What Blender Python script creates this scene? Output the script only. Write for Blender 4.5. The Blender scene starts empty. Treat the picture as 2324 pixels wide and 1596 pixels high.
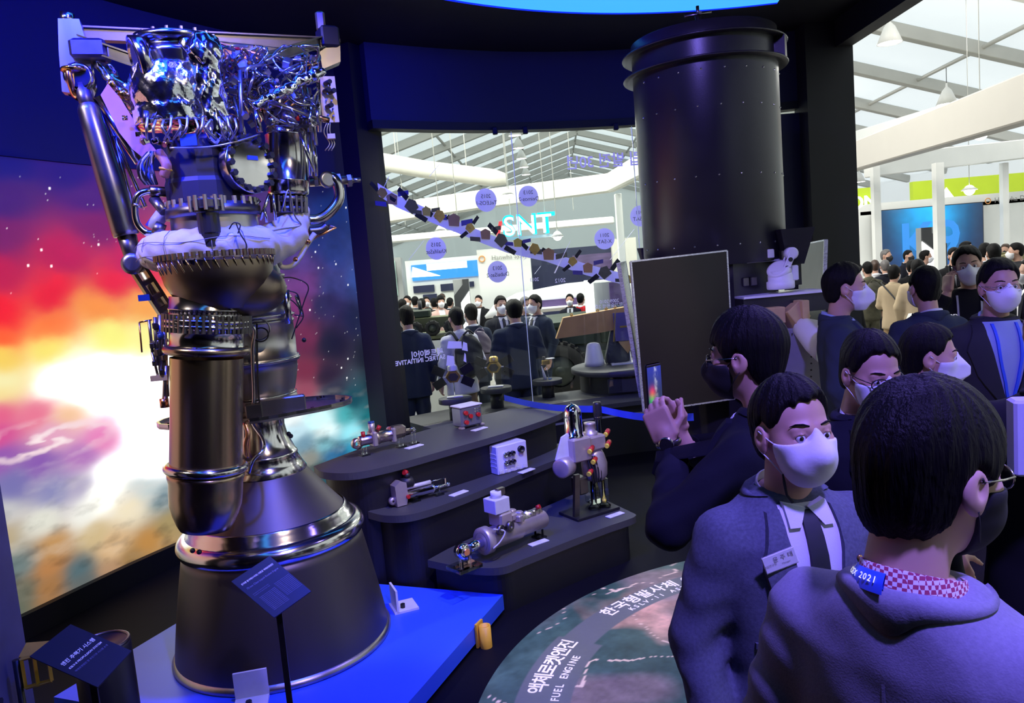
import bpy, bmesh, math, random
import numpy as np
from mathutils import Vector, Matrix
random.seed(7); RNG = np.random.default_rng(7)
SC = bpy.context.scene; COL = SC.collection
# ------------------------------------------------------------------ camera
F_PX, CX, CY = 1745.0, 1162.0, 798.0
PIT, ROLL = math.atan(F_PX/16000.0), math.atan(1338/16000.0)
CAM = np.array([0.0, 0.0, 2.0])
_r = np.array([1.0, 0, 0]); FWD = np.array([0, math.cos(PIT), -math.sin(PIT)]); _u = np.array([0, math.sin(PIT), math.cos(PIT)])
RGT = _r*math.cos(ROLL)-_u*math.sin(ROLL); UPV = _u*math.cos(ROLL)+_r*math.sin(ROLL)
def ray(x, y): return FWD+RGT*(x-CX)/F_PX-UPV*(y-CY)/F_PX
def at_y(x, y, Y):
    d = ray(x, y); return CAM+d*(Y/d[1])
def at_z(x, y, z):
    d = ray(x, y); return CAM+d*((z-CAM[2])/d[2])
cd = bpy.data.cameras.new('camera'); cam = bpy.data.objects.new('camera', cd); COL.objects.link(cam)
cd.sensor_width = 36.0; cd.lens = 36.0*F_PX/2324.0; cd.clip_start = 0.05; cd.clip_end = 300
cam.matrix_world = Matrix(((RGT[0], UPV[0], -FWD[0], CAM[0]), (RGT[1], UPV[1], -FWD[1], CAM[1]), (RGT[2], UPV[2], -FWD[2], CAM[2]), (0, 0, 0, 1)))
SC.camera = cam
# ------------------------------------------------------------------ world, lights, exposure
W = bpy.data.worlds.new('sky'); SC.world = W; W.use_nodes = True
W.node_tree.nodes['Background'].inputs[0].default_value = (0.86, 0.93, 1.0, 1)
W.node_tree.nodes['Background'].inputs[1].default_value = 2.3
vs = SC.view_settings; vs.view_transform = 'Standard'; vs.look = 'None'; vs.exposure = 0.0; vs.gamma = 1.0; vs.use_curve_mapping = False
def lamp(name, kind, loc, energy, color, target=None, size=0.1, cone=60, blend=0.4, radius=None):
    l = bpy.data.lights.new(name, kind); l.energy = energy; l.color = color
    if kind == 'SPOT': l.spot_size = math.radians(cone); l.spot_blend = blend; l.shadow_soft_size = size
    elif kind == 'AREA': l.shape = 'DISK'; l.size = size; l.spread = math.radians(64)
    else: l.shadow_soft_size = size
    o = bpy.data.objects.new(name, l); COL.objects.link(o); o.location = loc
    if target is not None:
        o.rotation_euler = (Vector(target)-Vector(loc)).to_track_quat('-Z', 'Y').to_euler()
    return o
VIO, BLU, WRM, WHT = (0.25, 0.18, 1.0), (0.03, 0.06, 1.0), (1.0, 0.78, 0.58), (1.0, 0.95, 0.9)
lamp('spot_lamp', 'SPOT', (0.4, 1.6, 3.95), 120, WRM, (-1.3, 3.7, 2.2), 0.05, 55)
lamp('spot_lamp', 'SPOT', (-2.7, 2.2, 3.95), 170, (1, .85, .75), (-1.5, 3.8, 2.4), 0.05, 60)
lamp('foil_fill_lamp', 'AREA', (-1.75, 2.6, 4.0), 75, (.006, .012, 1.0), (-1.42, 3.9, 2.95), 0.7)  # added blue area light, sized to give the engine foil broad blue reflections
lamp('spot_lamp', 'SPOT', (-0.6, 2.9, 3.95), 520, BLU, (-1.1, 4.2, 0.5), 0.08, 75)
lamp('spot_lamp', 'SPOT', (0.9, 0.3, 3.95), 680, VIO, (1.2, 1.9, 1.0), 0.12, 85)
lamp('spot_lamp', 'SPOT', (2.0, 3.6, 3.95), 300, VIO, (1.4, 1.9, 1.2), 0.12, 90)
lamp('spot_lamp', 'SPOT', (0.9, 3.6, 3.95), 300, (1, .88, .8), (0.0, 5.0, 0.5), 0.06, 50)
lamp('spot_lamp', 'SPOT', (0.6, 4.2, 3.95), 200, (.008, .008, 1.0), (-0.6, 7.0, 3.7), 0.2, 110)
lamp('spot_lamp', 'SPOT', (-1.2, 3.2, 3.95), 620, (.008, .008, 1.0), (-2.8, 5.2, 3.5), 0.2, 110)
lamp('spot_lamp', 'SPOT', (0.5, 3.0, 3.95), 170, VIO, (1.45, 5.4, 2.6), 0.1, 45)
# ------------------------------------------------------------------ materials
MATS = {}
def mat(name, col=(.5, .5, .5), rough=.5, metal=0., emit=None, es=1., noise=0., nscale=20., bump=0., bscale=80., trans=0., ior=1.45, alpha=1., attr=None, attr_emit=None, spec=.5, stretch=(1, 1, 1), coat=0., sub=0., aniso=0.):
    if name in MATS: return MATS[name]
    m = bpy.data.materials.new(name); m.use_nodes = True; nt = m.node_tree; b = nt.nodes['Principled BSDF']; L = nt.links.new
    I = b.inputs
    I['Base Color'].default_value = (*col, 1); I['Roughness'].default_value = rough; I['Metallic'].default_value = metal
    I['Specular IOR Level'].default_value = spec; I['Alpha'].default_value = alpha; I['Coat Weight'].default_value = coat
    if trans: I['Transmission Weight'].default_value = trans; I['IOR'].default_value = ior
    if sub: I['Subsurface Weight'].default_value = sub; I['Subsurface Radius'].default_value = (.02, .008, .004); I['Subsurface Scale'].default_value = .5
    if aniso: I['Anisotropic'].default_value = aniso
    if emit is not None: I['Emission Color'].default_value = (*emit, 1); I['Emission Strength'].default_value = es
    src = None
    if attr or attr_emit:
        a = nt.nodes.new('ShaderNodeAttribute'); a.attribute_name = attr or attr_emit; src = a.outputs['Color']
    if noise or bump:
        tc = nt.nodes.new('ShaderNodeTexCoord'); mp = nt.nodes.new('ShaderNodeMapping'); mp.inputs['Scale'].default_value = stretch
        L(tc.outputs['Object'], mp.inputs['Vector'])
    if noise:
        n = nt.nodes.new('ShaderNodeTexNoise'); n.inputs['Scale'].default_value = nscale; n.inputs['Detail'].default_value = 6; L(mp.outputs[0], n.inputs['Vector'])
        r = nt.nodes.new('ShaderNodeMapRange'); r.inputs['To Min'].default_value = 1-noise; r.inputs['To Max'].default_value = 1+noise; L(n.outputs[0], r.inputs[0])
        x = nt.nodes.new('ShaderNodeMix'); x.data_type = 'RGBA'; x.blend_type = 'MULTIPLY'; x.inputs[0].default_value = 1
        if src is not None: L(src, x.inputs[6])
        else: x.inputs[6].default_value = (*col, 1)
        L(r.outputs[0], x.inputs[7]); src = x.outputs[2]
        rr = nt.nodes.new('ShaderNodeMapRange'); rr.inputs['To Min'].default_value = max(0, rough-noise*.25); rr.inputs['To Max'].default_value = min(1, rough+noise*.25)
        L(n.outputs[0], rr.inputs[0]); L(rr.outputs[0], I['Roughness'])
    if src is not None:
        if attr_emit: L(src, I['Emission Color']); I['Emission Strength'].default_value = es; I['Base Color'].default_value = (.02, .02, .02, 1)
        else: L(src, I['Base Color'])
    if bump:
        n2 = nt.nodes.new('ShaderNodeTexNoise'); n2.inputs['Scale'].default_value = bscale; n2.inputs['Detail'].default_value = 4; L(mp.outputs[0], n2.inputs['Vector'])
        bp = nt.nodes.new('ShaderNodeBump'); bp.inputs['Strength'].default_value = bump; bp.inputs['Distance'].default_value = .01; L(n2.outputs[0], bp.inputs['Height']); L(bp.outputs[0], I['Normal'])
    MATS[name] = m; return m
def trans_mat(name, col, mix=.5, rough=.9):
    m = bpy.data.materials.new(name); m.use_nodes = True; nt = m.node_tree; nt.nodes.clear(); L = nt.links.new
    o = nt.nodes.new('ShaderNodeOutputMaterial'); d = nt.nodes.new('ShaderNodeBsdfDiffuse'); t = nt.nodes.new('ShaderNodeBsdfTranslucent'); x = nt.nodes.new('ShaderNodeMixShader')
    n = nt.nodes.new('ShaderNodeTexNoise'); n.inputs['Scale'].default_value = .6; r = nt.nodes.new('ShaderNodeMapRange'); r.inputs['To Min'].default_value = .9; r.inputs['To Max'].default_value = 1.05
    L(n.outputs[0], r.inputs[0]); mx = nt.nodes.new('ShaderNodeMix'); mx.data_type = 'RGBA'; mx.blend_type = 'MULTIPLY'; mx.inputs[0].default_value = 1; mx.inputs[6].default_value = (*col, 1); L(r.outputs[0], mx.inputs[7])
    L(mx.outputs[2], d.inputs[0]); L(mx.outputs[2], t.inputs[0]); x.inputs[0].default_value = mix; L(d.outputs[0], x.inputs[1]); L(t.outputs[0], x.inputs[2]); L(x.outputs[0], o.inputs[0])
    MATS[name] = m; return m
def glass_mat(name, tint=(.95, 1, .98), refl=1.0):
    m = bpy.data.materials.new(name); m.use_nodes = True; nt = m.node_tree; nt.nodes.clear(); L = nt.links.new
    o = nt.nodes.new('ShaderNodeOutputMaterial'); t = nt.nodes.new('ShaderNodeBsdfTransparent'); g = nt.nodes.new('ShaderNodeBsdfGlossy'); x = nt.nodes.new('ShaderNodeMixShader'); fr = nt.nodes.new('ShaderNodeFresnel')
    t.inputs[0].default_value = (*tint, 1); g.inputs['Roughness'].default_value = .01; fr.inputs[0].default_value = 1.45
    mm = nt.nodes.new('ShaderNodeMath'); mm.operation = 'MULTIPLY'; mm.inputs[1].default_value = refl; L(fr.outputs[0], mm.inputs[0])
    L(mm.outputs[0], x.inputs[0]); L(t.outputs[0], x.inputs[1]); L(g.outputs[0], x.inputs[2]); L(x.outputs[0], o.inputs[0]); MATS[name] = m; return m
# ------------------------------------------------------------------ objects
def tag(o, label=None, cat=None, group=None, kind=None):
    if label: o['label'] = label
    if cat: o['category'] = cat
    if group: o['group'] = group
    if kind: o['kind'] = kind
    return o
def thing(name, label, cat, loc=(0, 0, 0), rz=0., group=None):
    o = bpy.data.objects.new(name, None); COL.objects.link(o); o.location = loc; o.rotation_euler = (0, 0, rz); o.empty_display_size = .05
    return tag(o, label, cat, group)
def link(name, me, m, parent=None):
    o = bpy.data.objects.new(name, me); COL.objects.link(o)
    if m is not None:
        me.materials.clear()
        for q in (m if isinstance(m, (list, tuple)) else [m]): me.materials.append(MATS[q] if isinstance(q, str) else q)
    if parent is not None: o.parent = parent
    return o
def copy_tree(o, parent=None):
    c = o.copy(); COL.objects.link(c); c.parent = parent
    for ch in list(o.children): copy_tree(ch, c)
    return c
def frame(d):
    d = Vector(d).normalized(); a = Vector((0, 0, 1)) if abs(d.z) < .95 else Vector((1, 0, 0))
    u = a.cross(d).normalized(); return u, d.cross(u).normalized(), d
class MB:
    def __init__(s): s.v = []; s.f = []; s.sm = []
    def _add(s, vs, fs, smooth=False):
        n = len(s.v); s.v.extend(tuple(map(float, p)) for p in vs); s.f.extend(tuple(i+n for i in f) for f in fs); s.sm.extend([smooth]*len(fs)); return s
    def box(s, c, d, rot=None, bev=0.):
        hx, hy, hz = d[0]/2, d[1]/2, d[2]/2
        if bev > 0:
            b = min(bev, hx*.9, hy*.9, hz*.9); vs = []; ring = [(1, 1), (-1, 1), (-1, -1), (1, -1)]
            def lay(z, ix, iy):
                return [(hx-ix, hy-iy-b, z), (hx-ix-b, hy-iy, z), (-hx+ix+b, hy-iy, z), (-hx+ix, hy-iy-b, z), (-hx+ix, -hy+iy+b, z), (-hx+ix+b, -hy+iy, z), (hx-ix-b, -hy+iy, z), (hx-ix, -hy+iy+b, z)]
            L = [lay(-hz, b, b), lay(-hz+b, 0, 0), lay(hz-b, 0, 0), lay(hz, b, b)]
            for l in L: vs += l
            fs = [tuple(range(7, -1, -1)), tuple(range(24, 32))]
            for k in range(3):
                for i in range(8): j = (i+1) % 8; fs.append((k*8+i, k*8+j, k*8+8+j, k*8+8+i))
        else:
            vs = [(x*hx, y*hy, z*hz) for x in (-1, 1) for y in (-1, 1) for z in (-1, 1)]
            fs = [(0, 1, 3, 2), (4, 6, 7, 5), (0, 4, 5, 1), (2, 3, 7, 6), (0, 2, 6, 4), (1, 5, 7, 3)]
        M = rot if rot is not None else Matrix.Identity(3)
        if isinstance(M, (int, float)): M = Matrix.Rotation(M, 3, 'Z')
        return s._add([Vector(c)+M @ Vector(p) for p in vs], fs)
    def cone(s, a, b, r0, r1, n=16, cap=True, smooth=True, flat=1.):
        a, b = Vector(a), Vector(b); u, v, d = frame(b-a); vs = []
        for p, r in ((a, r0), (b, r1)):
            for i in range(n): t = 2*math.pi*i/n; vs.append(p+u*(math.cos(t)*r)+v*(math.sin(t)*r*flat))
        fs = [(i, (i+1) % n, n+(i+1) % n, n+i) for i in range(n)]; s._add(vs, fs, smooth and n > 7)
        if cap:
            k = len(s.v)-2*n; s.f.append(tuple(k+i for i in range(n-1, -1, -1))); s.f.append(tuple(k+n+i for i in range(n))); s.sm += [False, False]
        return s
    def cyl(s, a, b, r, n=16, **k): return s.cone(a, b, r, r, n, **k)
    def tube(s, pts, r, n=8, closed=False, cap=True):
        pts = [Vector(p) for p in pts]; N = len(pts); rs = r if isinstance(r, (list, tuple, np.ndarray)) else [r]*N
        up = None; vs = []
        for i in range(N):
            t = (pts[(i+1) % N]-pts[i-1]) if (closed or 0 < i < N-1) else (pts[1]-pts[0] if i == 0 else pts[-1]-pts[-2])
            if t.length < 1e-9: t = Vector((0, 0, 1))
            t.normalize()
            if up is None: up = frame(t)[0]
            up = (up-t*up.dot(t)); up = up.normalized() if up.length > 1e-6 else frame(t)[0]
            w = t.cross(up)
            for k in range(n): a = 2*math.pi*k/n; vs.append(pts[i]+up*(math.cos(a)*rs[i])+w*(math.sin(a)*rs[i]))
        M = N if closed else N-1; fs = []
        for i in range(M):
            j = (i+1) % N
            for k in range(n): fs.append((i*n+k, i*n+(k+1) % n, j*n+(k+1) % n, j*n+k))
        b = len(s.v); s._add(vs, fs, n > 4)
        if cap and not closed:
            s.f += [tuple(b+i for i in range(n-1, -1, -1)), tuple(b+(N-1)*n+i for i in range(n))]; s.sm += [False, False]
        return s
    def lathe(s, prof, n=32, c=(0, 0, 0), ax=(0, 0, 1), smooth=True, arc=None, cap=True):
        c = Vector(c); u, v, d = frame(ax) if tuple(ax) != (0, 0, 1) else (Vector((1, 0, 0)), Vector((0, 1, 0)), Vector((0, 0, 1)))
        vs = []; full = arc is None; m = n if full else n+1; a0, a1 = (0, 2*math.pi) if full else arc
        for r, z in prof:
            for i in range(m): t = a0+(a1-a0)*i/n; vs.append(c+u*(math.cos(t)*r)+v*(math.sin(t)*r)+d*z)
        fs = []
        for k in range(len(prof)-1):
            for i in range(n):
                j = (i+1) % m
                fs.append((k*m+i, k*m+j, (k+1)*m+j, (k+1)*m+i))
        b = len(s.v); s._add(vs, fs, smooth)
        if cap and full:
            if prof[0][0] > 1e-6: s.f.append(tuple(b+i for i in range(n-1, -1, -1))); s.sm.append(False)
            if prof[-1][0] > 1e-6: s.f.append(tuple(b+(len(prof)-1)*m+i for i in range(n))); s.sm.append(False)
        return s
    def torus(s, c, R, r, n=48, k=12, ax=(0, 0, 1), arc=None, flat=1.):
        u, v, d = frame(ax) if tuple(ax) != (0, 0, 1) else (Vector((1, 0, 0)), Vector((0, 1, 0)), Vector((0, 0, 1)))
        a0, a1 = arc or (0, 2*math.pi); N = n if arc is None else n+1
        pts = [Vector(c)+u*(math.cos(a0+(a1-a0)*i/n)*R)+v*(math.sin(a0+(a1-a0)*i/n)*R) for i in range(N)]
        vs = []; fs = []
        for i, p in enumerate(pts):
            e = (p-Vector(c)).normalized()
            for q in range(k): t = 2*math.pi*q/k; vs.append(p+e*(math.cos(t)*r)+d*(math.sin(t)*r*flat))
        for i in range(N if arc is None else N-1):
            j = (i+1) % N
            for q in range(k): fs.append((i*k+q, j*k+q, j*k+(q+1) % k, i*k+(q+1) % k))
        return s._add(vs, fs, True)
    def prism(s, poly, z0, z1, M=None, bev=0.):
        # polygon in local xy extruded z0..z1, placed by matrix M (4x4)
        n = len(poly); M = M or Matrix.Identity(4)
        vs = [M @ Vector((x, y, z0)) for x, y in poly]+[M @ Vector((x, y, z1)) for x, y in poly]
        fs = [tuple(range(n-1, -1, -1)), tuple(range(n, 2*n))]+[(i, (i+1) % n, n+(i+1) % n, n+i) for i in range(n)]
        return s._add(vs, fs)
    def grid(s, P, smooth=True, flip=False):
        # P: array (n,m,3)
        P = np.asarray(P); n, m = P.shape[:2]; fs = []
        for i in range(n-1):
            for j in range(m-1):
                q = (i*m+j, (i+1)*m+j, (i+1)*m+j+1, i*m+j+1); fs.append(q[::-1] if flip else q)
        return s._add(P.reshape(-1, 3), fs, smooth)
    def sphere(s, c, r, n=12, sc=(1, 1, 1)):
        prof = [(math.sin(math.pi*k/n), -math.cos(math.pi*k/n)) for k in range(n+1)]; prof = [(max(a, 1e-7), b) for a, b in prof]
        b = len(s.v); s.lathe(prof, n*2, cap=False)
        for i in range(b, len(s.v)): p = s.v[i]; s.v[i] = (c[0]+p[0]*r*sc[0], c[1]+p[1]*r*sc[1], c[2]+p[2]*r*sc[2])
        return s
    def mesh(s, name):
        me = bpy.data.meshes.new(name); me.from_pydata(s.v, [], s.f); me.polygons.foreach_set('use_smooth', s.sm); me.update(); return me
    def build(s, name, m, parent=None, fix=True):
        me = s.mesh(name)
        if fix:
            b = bmesh.new(); b.from_mesh(me); bmesh.ops.recalc_face_normals(b, faces=b.faces); b.to_mesh(me); b.free()
        return link(name, me, m, parent)
def np_mesh(name, V, Q, smooth=True):
    me = bpy.data.meshes.new(name); V = np.asarray(V, np.float32); Q = np.asarray(Q, np.int32); k = Q.shape[1]
    me.vertices.add(len(V)); me.vertices.foreach_set('co', V.ravel()); me.loops.add(Q.size); me.loops.foreach_set('vertex_index', Q.ravel())
    me.polygons.add(len(Q)); me.polygons.foreach_set('loop_start', np.arange(0, Q.size, k, dtype=np.int32)); me.polygons.foreach_set('use_smooth', np.full(len(Q), smooth)); me.update(calc_edges=True); return me
def grid_mesh(name, P, col=None, smooth=True):
    n, m = P.shape[:2]; i = np.arange((n-1)*m).reshape(n-1, m)[:, :-1].ravel(); Q = np.stack([i, i+m, i+m+1, i+1], 1)
    me = np_mesh(name, P.reshape(-1, 3), Q, smooth)
    if col is not None:
        a = me.color_attributes.new('paint', 'FLOAT_COLOR', 'POINT'); c = np.concatenate([col.reshape(-1, 3), np.ones((n*m, 1))], 1).astype(np.float32); a.data.foreach_set('color', c.ravel())
    return me
# value noise (numpy)
def vnoise(x, y, seed=0):
    xi, yi = np.floor(x).astype(int), np.floor(y).astype(int); fx, fy = x-xi, y-yi; fx = fx*fx*(3-2*fx); fy = fy*fy*(3-2*fy)
    def h(a, b): n = (a*374761393+b*668265263+seed*974634777) & 0x7fffffff; n = ((n ^ (n >> 13))*1274126177) & 0x7fffffff; return ((n ^ (n >> 16)) & 0xffff)/65535.
    return (h(xi, yi)*(1-fx)+h(xi+1, yi)*fx)*(1-fy)+(h(xi, yi+1)*(1-fx)+h(xi+1, yi+1)*fx)*fy
def fbm(x, y, o=5, seed=0):
    s = 0; a = .5; t = 0
    for k in range(o): s = s+a*vnoise(x*2**k, y*2**k, seed+k); t += a; a *= .5
    return s/t
# text as flat mesh
def text_mesh(txt, size=.1, extrude=.0, bold=False, align='CENTER', shear=0.):
    c = bpy.data.curves.new('lettering', 'FONT'); c.body = txt; c.size = size; c.extrude = extrude; c.align_x = align; c.align_y = 'CENTER'; c.shear = shear; c.resolution_u = 3
    if bold: c.offset = size*.018
    o = bpy.data.objects.new('lettering', c); me = bpy.data.meshes.new_from_object(o); bpy.data.objects.remove(o); bpy.data.curves.remove(c); return me
def text(txt, size, m, M, parent=None, name='lettering', **k):
    me = text_mesh(txt, size, **k); me.transform(M); return link(name, me, m, parent)
def basis(o, x, y, z=None):
    x, y = Vector(x).normalized(), Vector(y); y = (y-x*y.dot(x)).normalized(); z = x.cross(y); o = Vector(o)
    return Matrix(((x.x, y.x, z.x, o.x), (x.y, y.y, z.y, o.y), (x.z, y.z, z.z, o.z), (0, 0, 0, 1)))
# signed-distance meshing (surface nets)
def snet(f, lo, hi, h):
    lo, hi = np.array(lo, float), np.array(hi, float); n = np.ceil((hi-lo)/h).astype(int)+1
    ax = [lo[i]+h*np.arange(n[i]) for i in range(3)]; G = np.stack(np.meshgrid(*ax, indexing='ij'), -1)
    D = f(G.reshape(-1, 3)).reshape(n).astype(np.float32); S = D < 0
    cs = np.zeros(n-1, np.int8)
    for dx in (0, 1):
        for dy in (0, 1):
            for dz in (0, 1): cs += S[dx:n[0]-1+dx, dy:n[1]-1+dy, dz:n[2]-1+dz]
    act = np.argwhere((cs > 0) & (cs < 8)); idx = -np.ones(n-1, np.int64); idx[tuple(act.T)] = np.arange(len(act))
    acc = np.zeros((len(act), 3)); cnt = np.zeros(len(act))
    cor = [(a, b, c) for a in (0, 1) for b in (0, 1) for c in (0, 1)]
    for a in cor:
        for k in range(3):
            if a[k] == 1: continue
            b = list(a); b[k] = 1; da = D[tuple((act+a).T)]; db = D[tuple((act+b).T)]; m = (da < 0) != (db < 0)
            t = np.where(m, da/np.where(m, da-db, 1), 0); p = np.array(a)[None]+np.zeros((len(act), 3)); p[:, k] += t
            acc += p*m[:, None]; cnt += m
    V = lo+h*(act+acc/np.maximum(cnt, 1)[:, None]); Q = []
    for k in range(3):
        u, v = (k+1) % 3, (k+2) % 3; sl = [slice(None)]*3; sl2 = [slice(None)]*3; sl[k] = slice(0, n[k]-1); sl2[k] = slice(1, n[k])
        A, B = S[tuple(sl)], S[tuple(sl2)]; e = np.argwhere(A != B); e = e[(e[:, u] > 0) & (e[:, v] > 0) & (e[:, u] < n[u]-1) & (e[:, v] < n[v]-1)]
        if not len(e): continue
        o = lambda du, dv: (e-(np.eye(3, dtype=int)[u]*du+np.eye(3, dtype=int)[v]*dv))
        q = np.stack([idx[tuple(o(a, b).T)] for a, b in ((1, 1), (0, 1), (0, 0), (1, 0))], 1); fl = ~A[tuple(e.T)]
        q[fl] = q[fl][:, ::-1]; Q.append(q[(q >= 0).all(1)])
    return V, (np.concatenate(Q) if Q else np.zeros((0, 4), int))
def smin(a, b, k): h = np.clip(.5+.5*(b-a)/k, 0, 1); return b+(a-b)*h-k*h*(1-h)
def smax(a, b, k): return -smin(-a, -b, k)
def ell(p, c, r): q = (p-np.array(c))/np.array(r); l = np.linalg.norm(q, axis=1); g = np.linalg.norm(q/np.array(r), axis=1); return l*(l-1)/np.maximum(g, 1e-9)
def cap(p, a, b, r0, r1=None):
    a, b = np.array(a, float), np.array(b, float); r1 = r0 if r1 is None else r1; ba = b-a; t = np.clip(((p-a) @ ba)/max(ba @ ba, 1e-12), 0, 1); return np.linalg.norm(p-a-t[:, None]*ba, axis=1)-(r0+(r1-r0)*t)
def catmull(pts, n=8):
    P = [np.array(p, float) for p in pts]; P = [2*P[0]-P[1]]+P+[2*P[-1]-P[-2]]; out = []
    for i in range(1, len(P)-2):
        for k in range(n):
            t = k/n; a, b, c, d = P[i-1:i+3]; out.append(.5*((2*b)+(c-a)*t+(2*a-5*b+4*c-d)*t*t+(-a+3*b-3*c+d)*t**3))
    out.append(P[-2]); return out
# ================================================================== the setting
mat('black_paint', (.004, .004, .008), .6, noise=.15, nscale=3)
mat('blue_black_paint', (.008, .009, .05), .65, noise=.12, nscale=2)
mat('black_floor', (.005, .005, .009), .6, spec=.07, noise=.06, nscale=9)
mat('hall_floor_grey', (.36, .34, .31), .35, noise=.1, nscale=1.5)
mat('white_booth', (.82, .83, .80), .5, noise=.04, nscale=2)
mat('ivory_booth', (.74, .72, .64), .5, noise=.05, nscale=2)
mat('alu_beam', (.42, .42, .39), .5, metal=.3, noise=.1, nscale=2)
mat('dark_steel', (.05, .05, .055), .4, metal=.8, noise=.2)
trans_mat('tent_fabric', (.70, .72, .70), .5); mat('fascia_grey', (.46, .44, .40), .5, noise=.04, nscale=2)
glass_mat('pane_glass', (.97, 1, .985), .9)
glass_mat('acrylic', (.93, .98, .99), 2.0)
# ---- floors
CEN = (1.6, 3.0)
m = MB(); m.box((12, 32, -.2), (70, 110, .2)); fl = m.build('floor', 'hall_floor_grey'); tag(fl, kind='structure')
m = MB(); poly = [(-4.6, -3.5), (4.6, -3.5), (4.6, 2.0), (4.3, 8.6), (2.2, 9.0), (-2.6, 8.8), (-4.6, 6)]; m.prism(poly, -.1, 0); tag(m.build('floor_stage', 'black_floor'), kind='structure')
# painted map on the floor: aerial view of farmland, ring-shaped grey road with lettering
n_a, n_r = 620, 200
A = np.linspace(0, 2*np.pi, n_a); R = np.linspace(.02, 1.93, n_r); AA, RR = np.meshgrid(A, R, indexing='ij'); X = np.cos(AA)*RR; Y = np.sin(AA)*RR
w1, w2 = fbm(X*1.7+5, Y*1.7, 4, 3)-.5, fbm(X*1.7+9, Y*1.7+4, 4, 8)-.5
cell = vnoise(X*1.5+w1*2.2+40, Y*1.5+w2*2.2+40, 21); det = fbm(X*9, Y*9, 4, 5)
pink, green, dk = np.array([.46, .25, .20]), np.array([.035, .07, .065]), np.array([.16, .115, .125])
k = np.clip((cell-.42)*7, 0, 1)[..., None]; base = green*(1-k)+pink*k
k2 = np.clip((vnoise(X*2.6+7, Y*2.6+3, 33)-.55)*6, 0, 1)[..., None]; base = base*(1-k2)+dk*k2
base = base*(.45+.95*det[..., None])*(.7+.6*fbm(X*38, Y*38, 3, 9)[..., None])
rd = np.abs(fbm(X*1.1+w2+3, Y*1.1+w1+8, 3, 13)-.5); base = np.where((rd < .0035)[..., None], np.array([.62, .45, .36])*np.ones_like(base), base)
rd = np.abs(fbm(X*1.6+w1+13, Y*1.6+w2+1, 2, 17)-.5); base = np.where((rd < .0028)[..., None], np.array([.5, .36, .30])*np.ones_like(base), base)
deg = np.degrees(AA); ring = ((RR > 1.555) & (RR < 1.735) & (deg < 147)) | ((RR > 1.50) & (RR < 1.76) & (deg >= 147) & (deg < 200))
base = np.where(ring[..., None], np.array([.085, .09, .105]), base)
mat('floor_print', (.1, .1, .1), .35, attr='paint', noise=.08, nscale=40)
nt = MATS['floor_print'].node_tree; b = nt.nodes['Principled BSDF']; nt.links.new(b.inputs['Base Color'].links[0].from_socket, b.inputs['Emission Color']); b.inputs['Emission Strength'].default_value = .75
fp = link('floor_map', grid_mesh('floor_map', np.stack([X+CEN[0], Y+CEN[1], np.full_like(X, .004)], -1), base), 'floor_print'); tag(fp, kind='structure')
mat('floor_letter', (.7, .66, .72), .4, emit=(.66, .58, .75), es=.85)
def arc_text(txt, r, a0, step, size):
    for i, ch in enumerate(txt):
        if ch == ' ': continue
        a = math.radians(a0-step*i); c = Vector((CEN[0]+math.cos(a)*r, CEN[1]+math.sin(a)*r, .006))
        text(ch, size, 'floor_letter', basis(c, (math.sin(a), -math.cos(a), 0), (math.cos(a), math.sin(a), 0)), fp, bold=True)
arc_text('한국형발사체(누리호)', 1.672, 134.2, 3.45, .105)
arc_text('KSLV-II AST', 1.595, 130.6, 1.5, .05)
arc_text('75톤급 1단 액체로켓엔진', 1.67, 188, 3.0, .105)
arc_text('LIQUID FUEL ENGINE', 1.575, 177, 1.42, .055)
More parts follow.
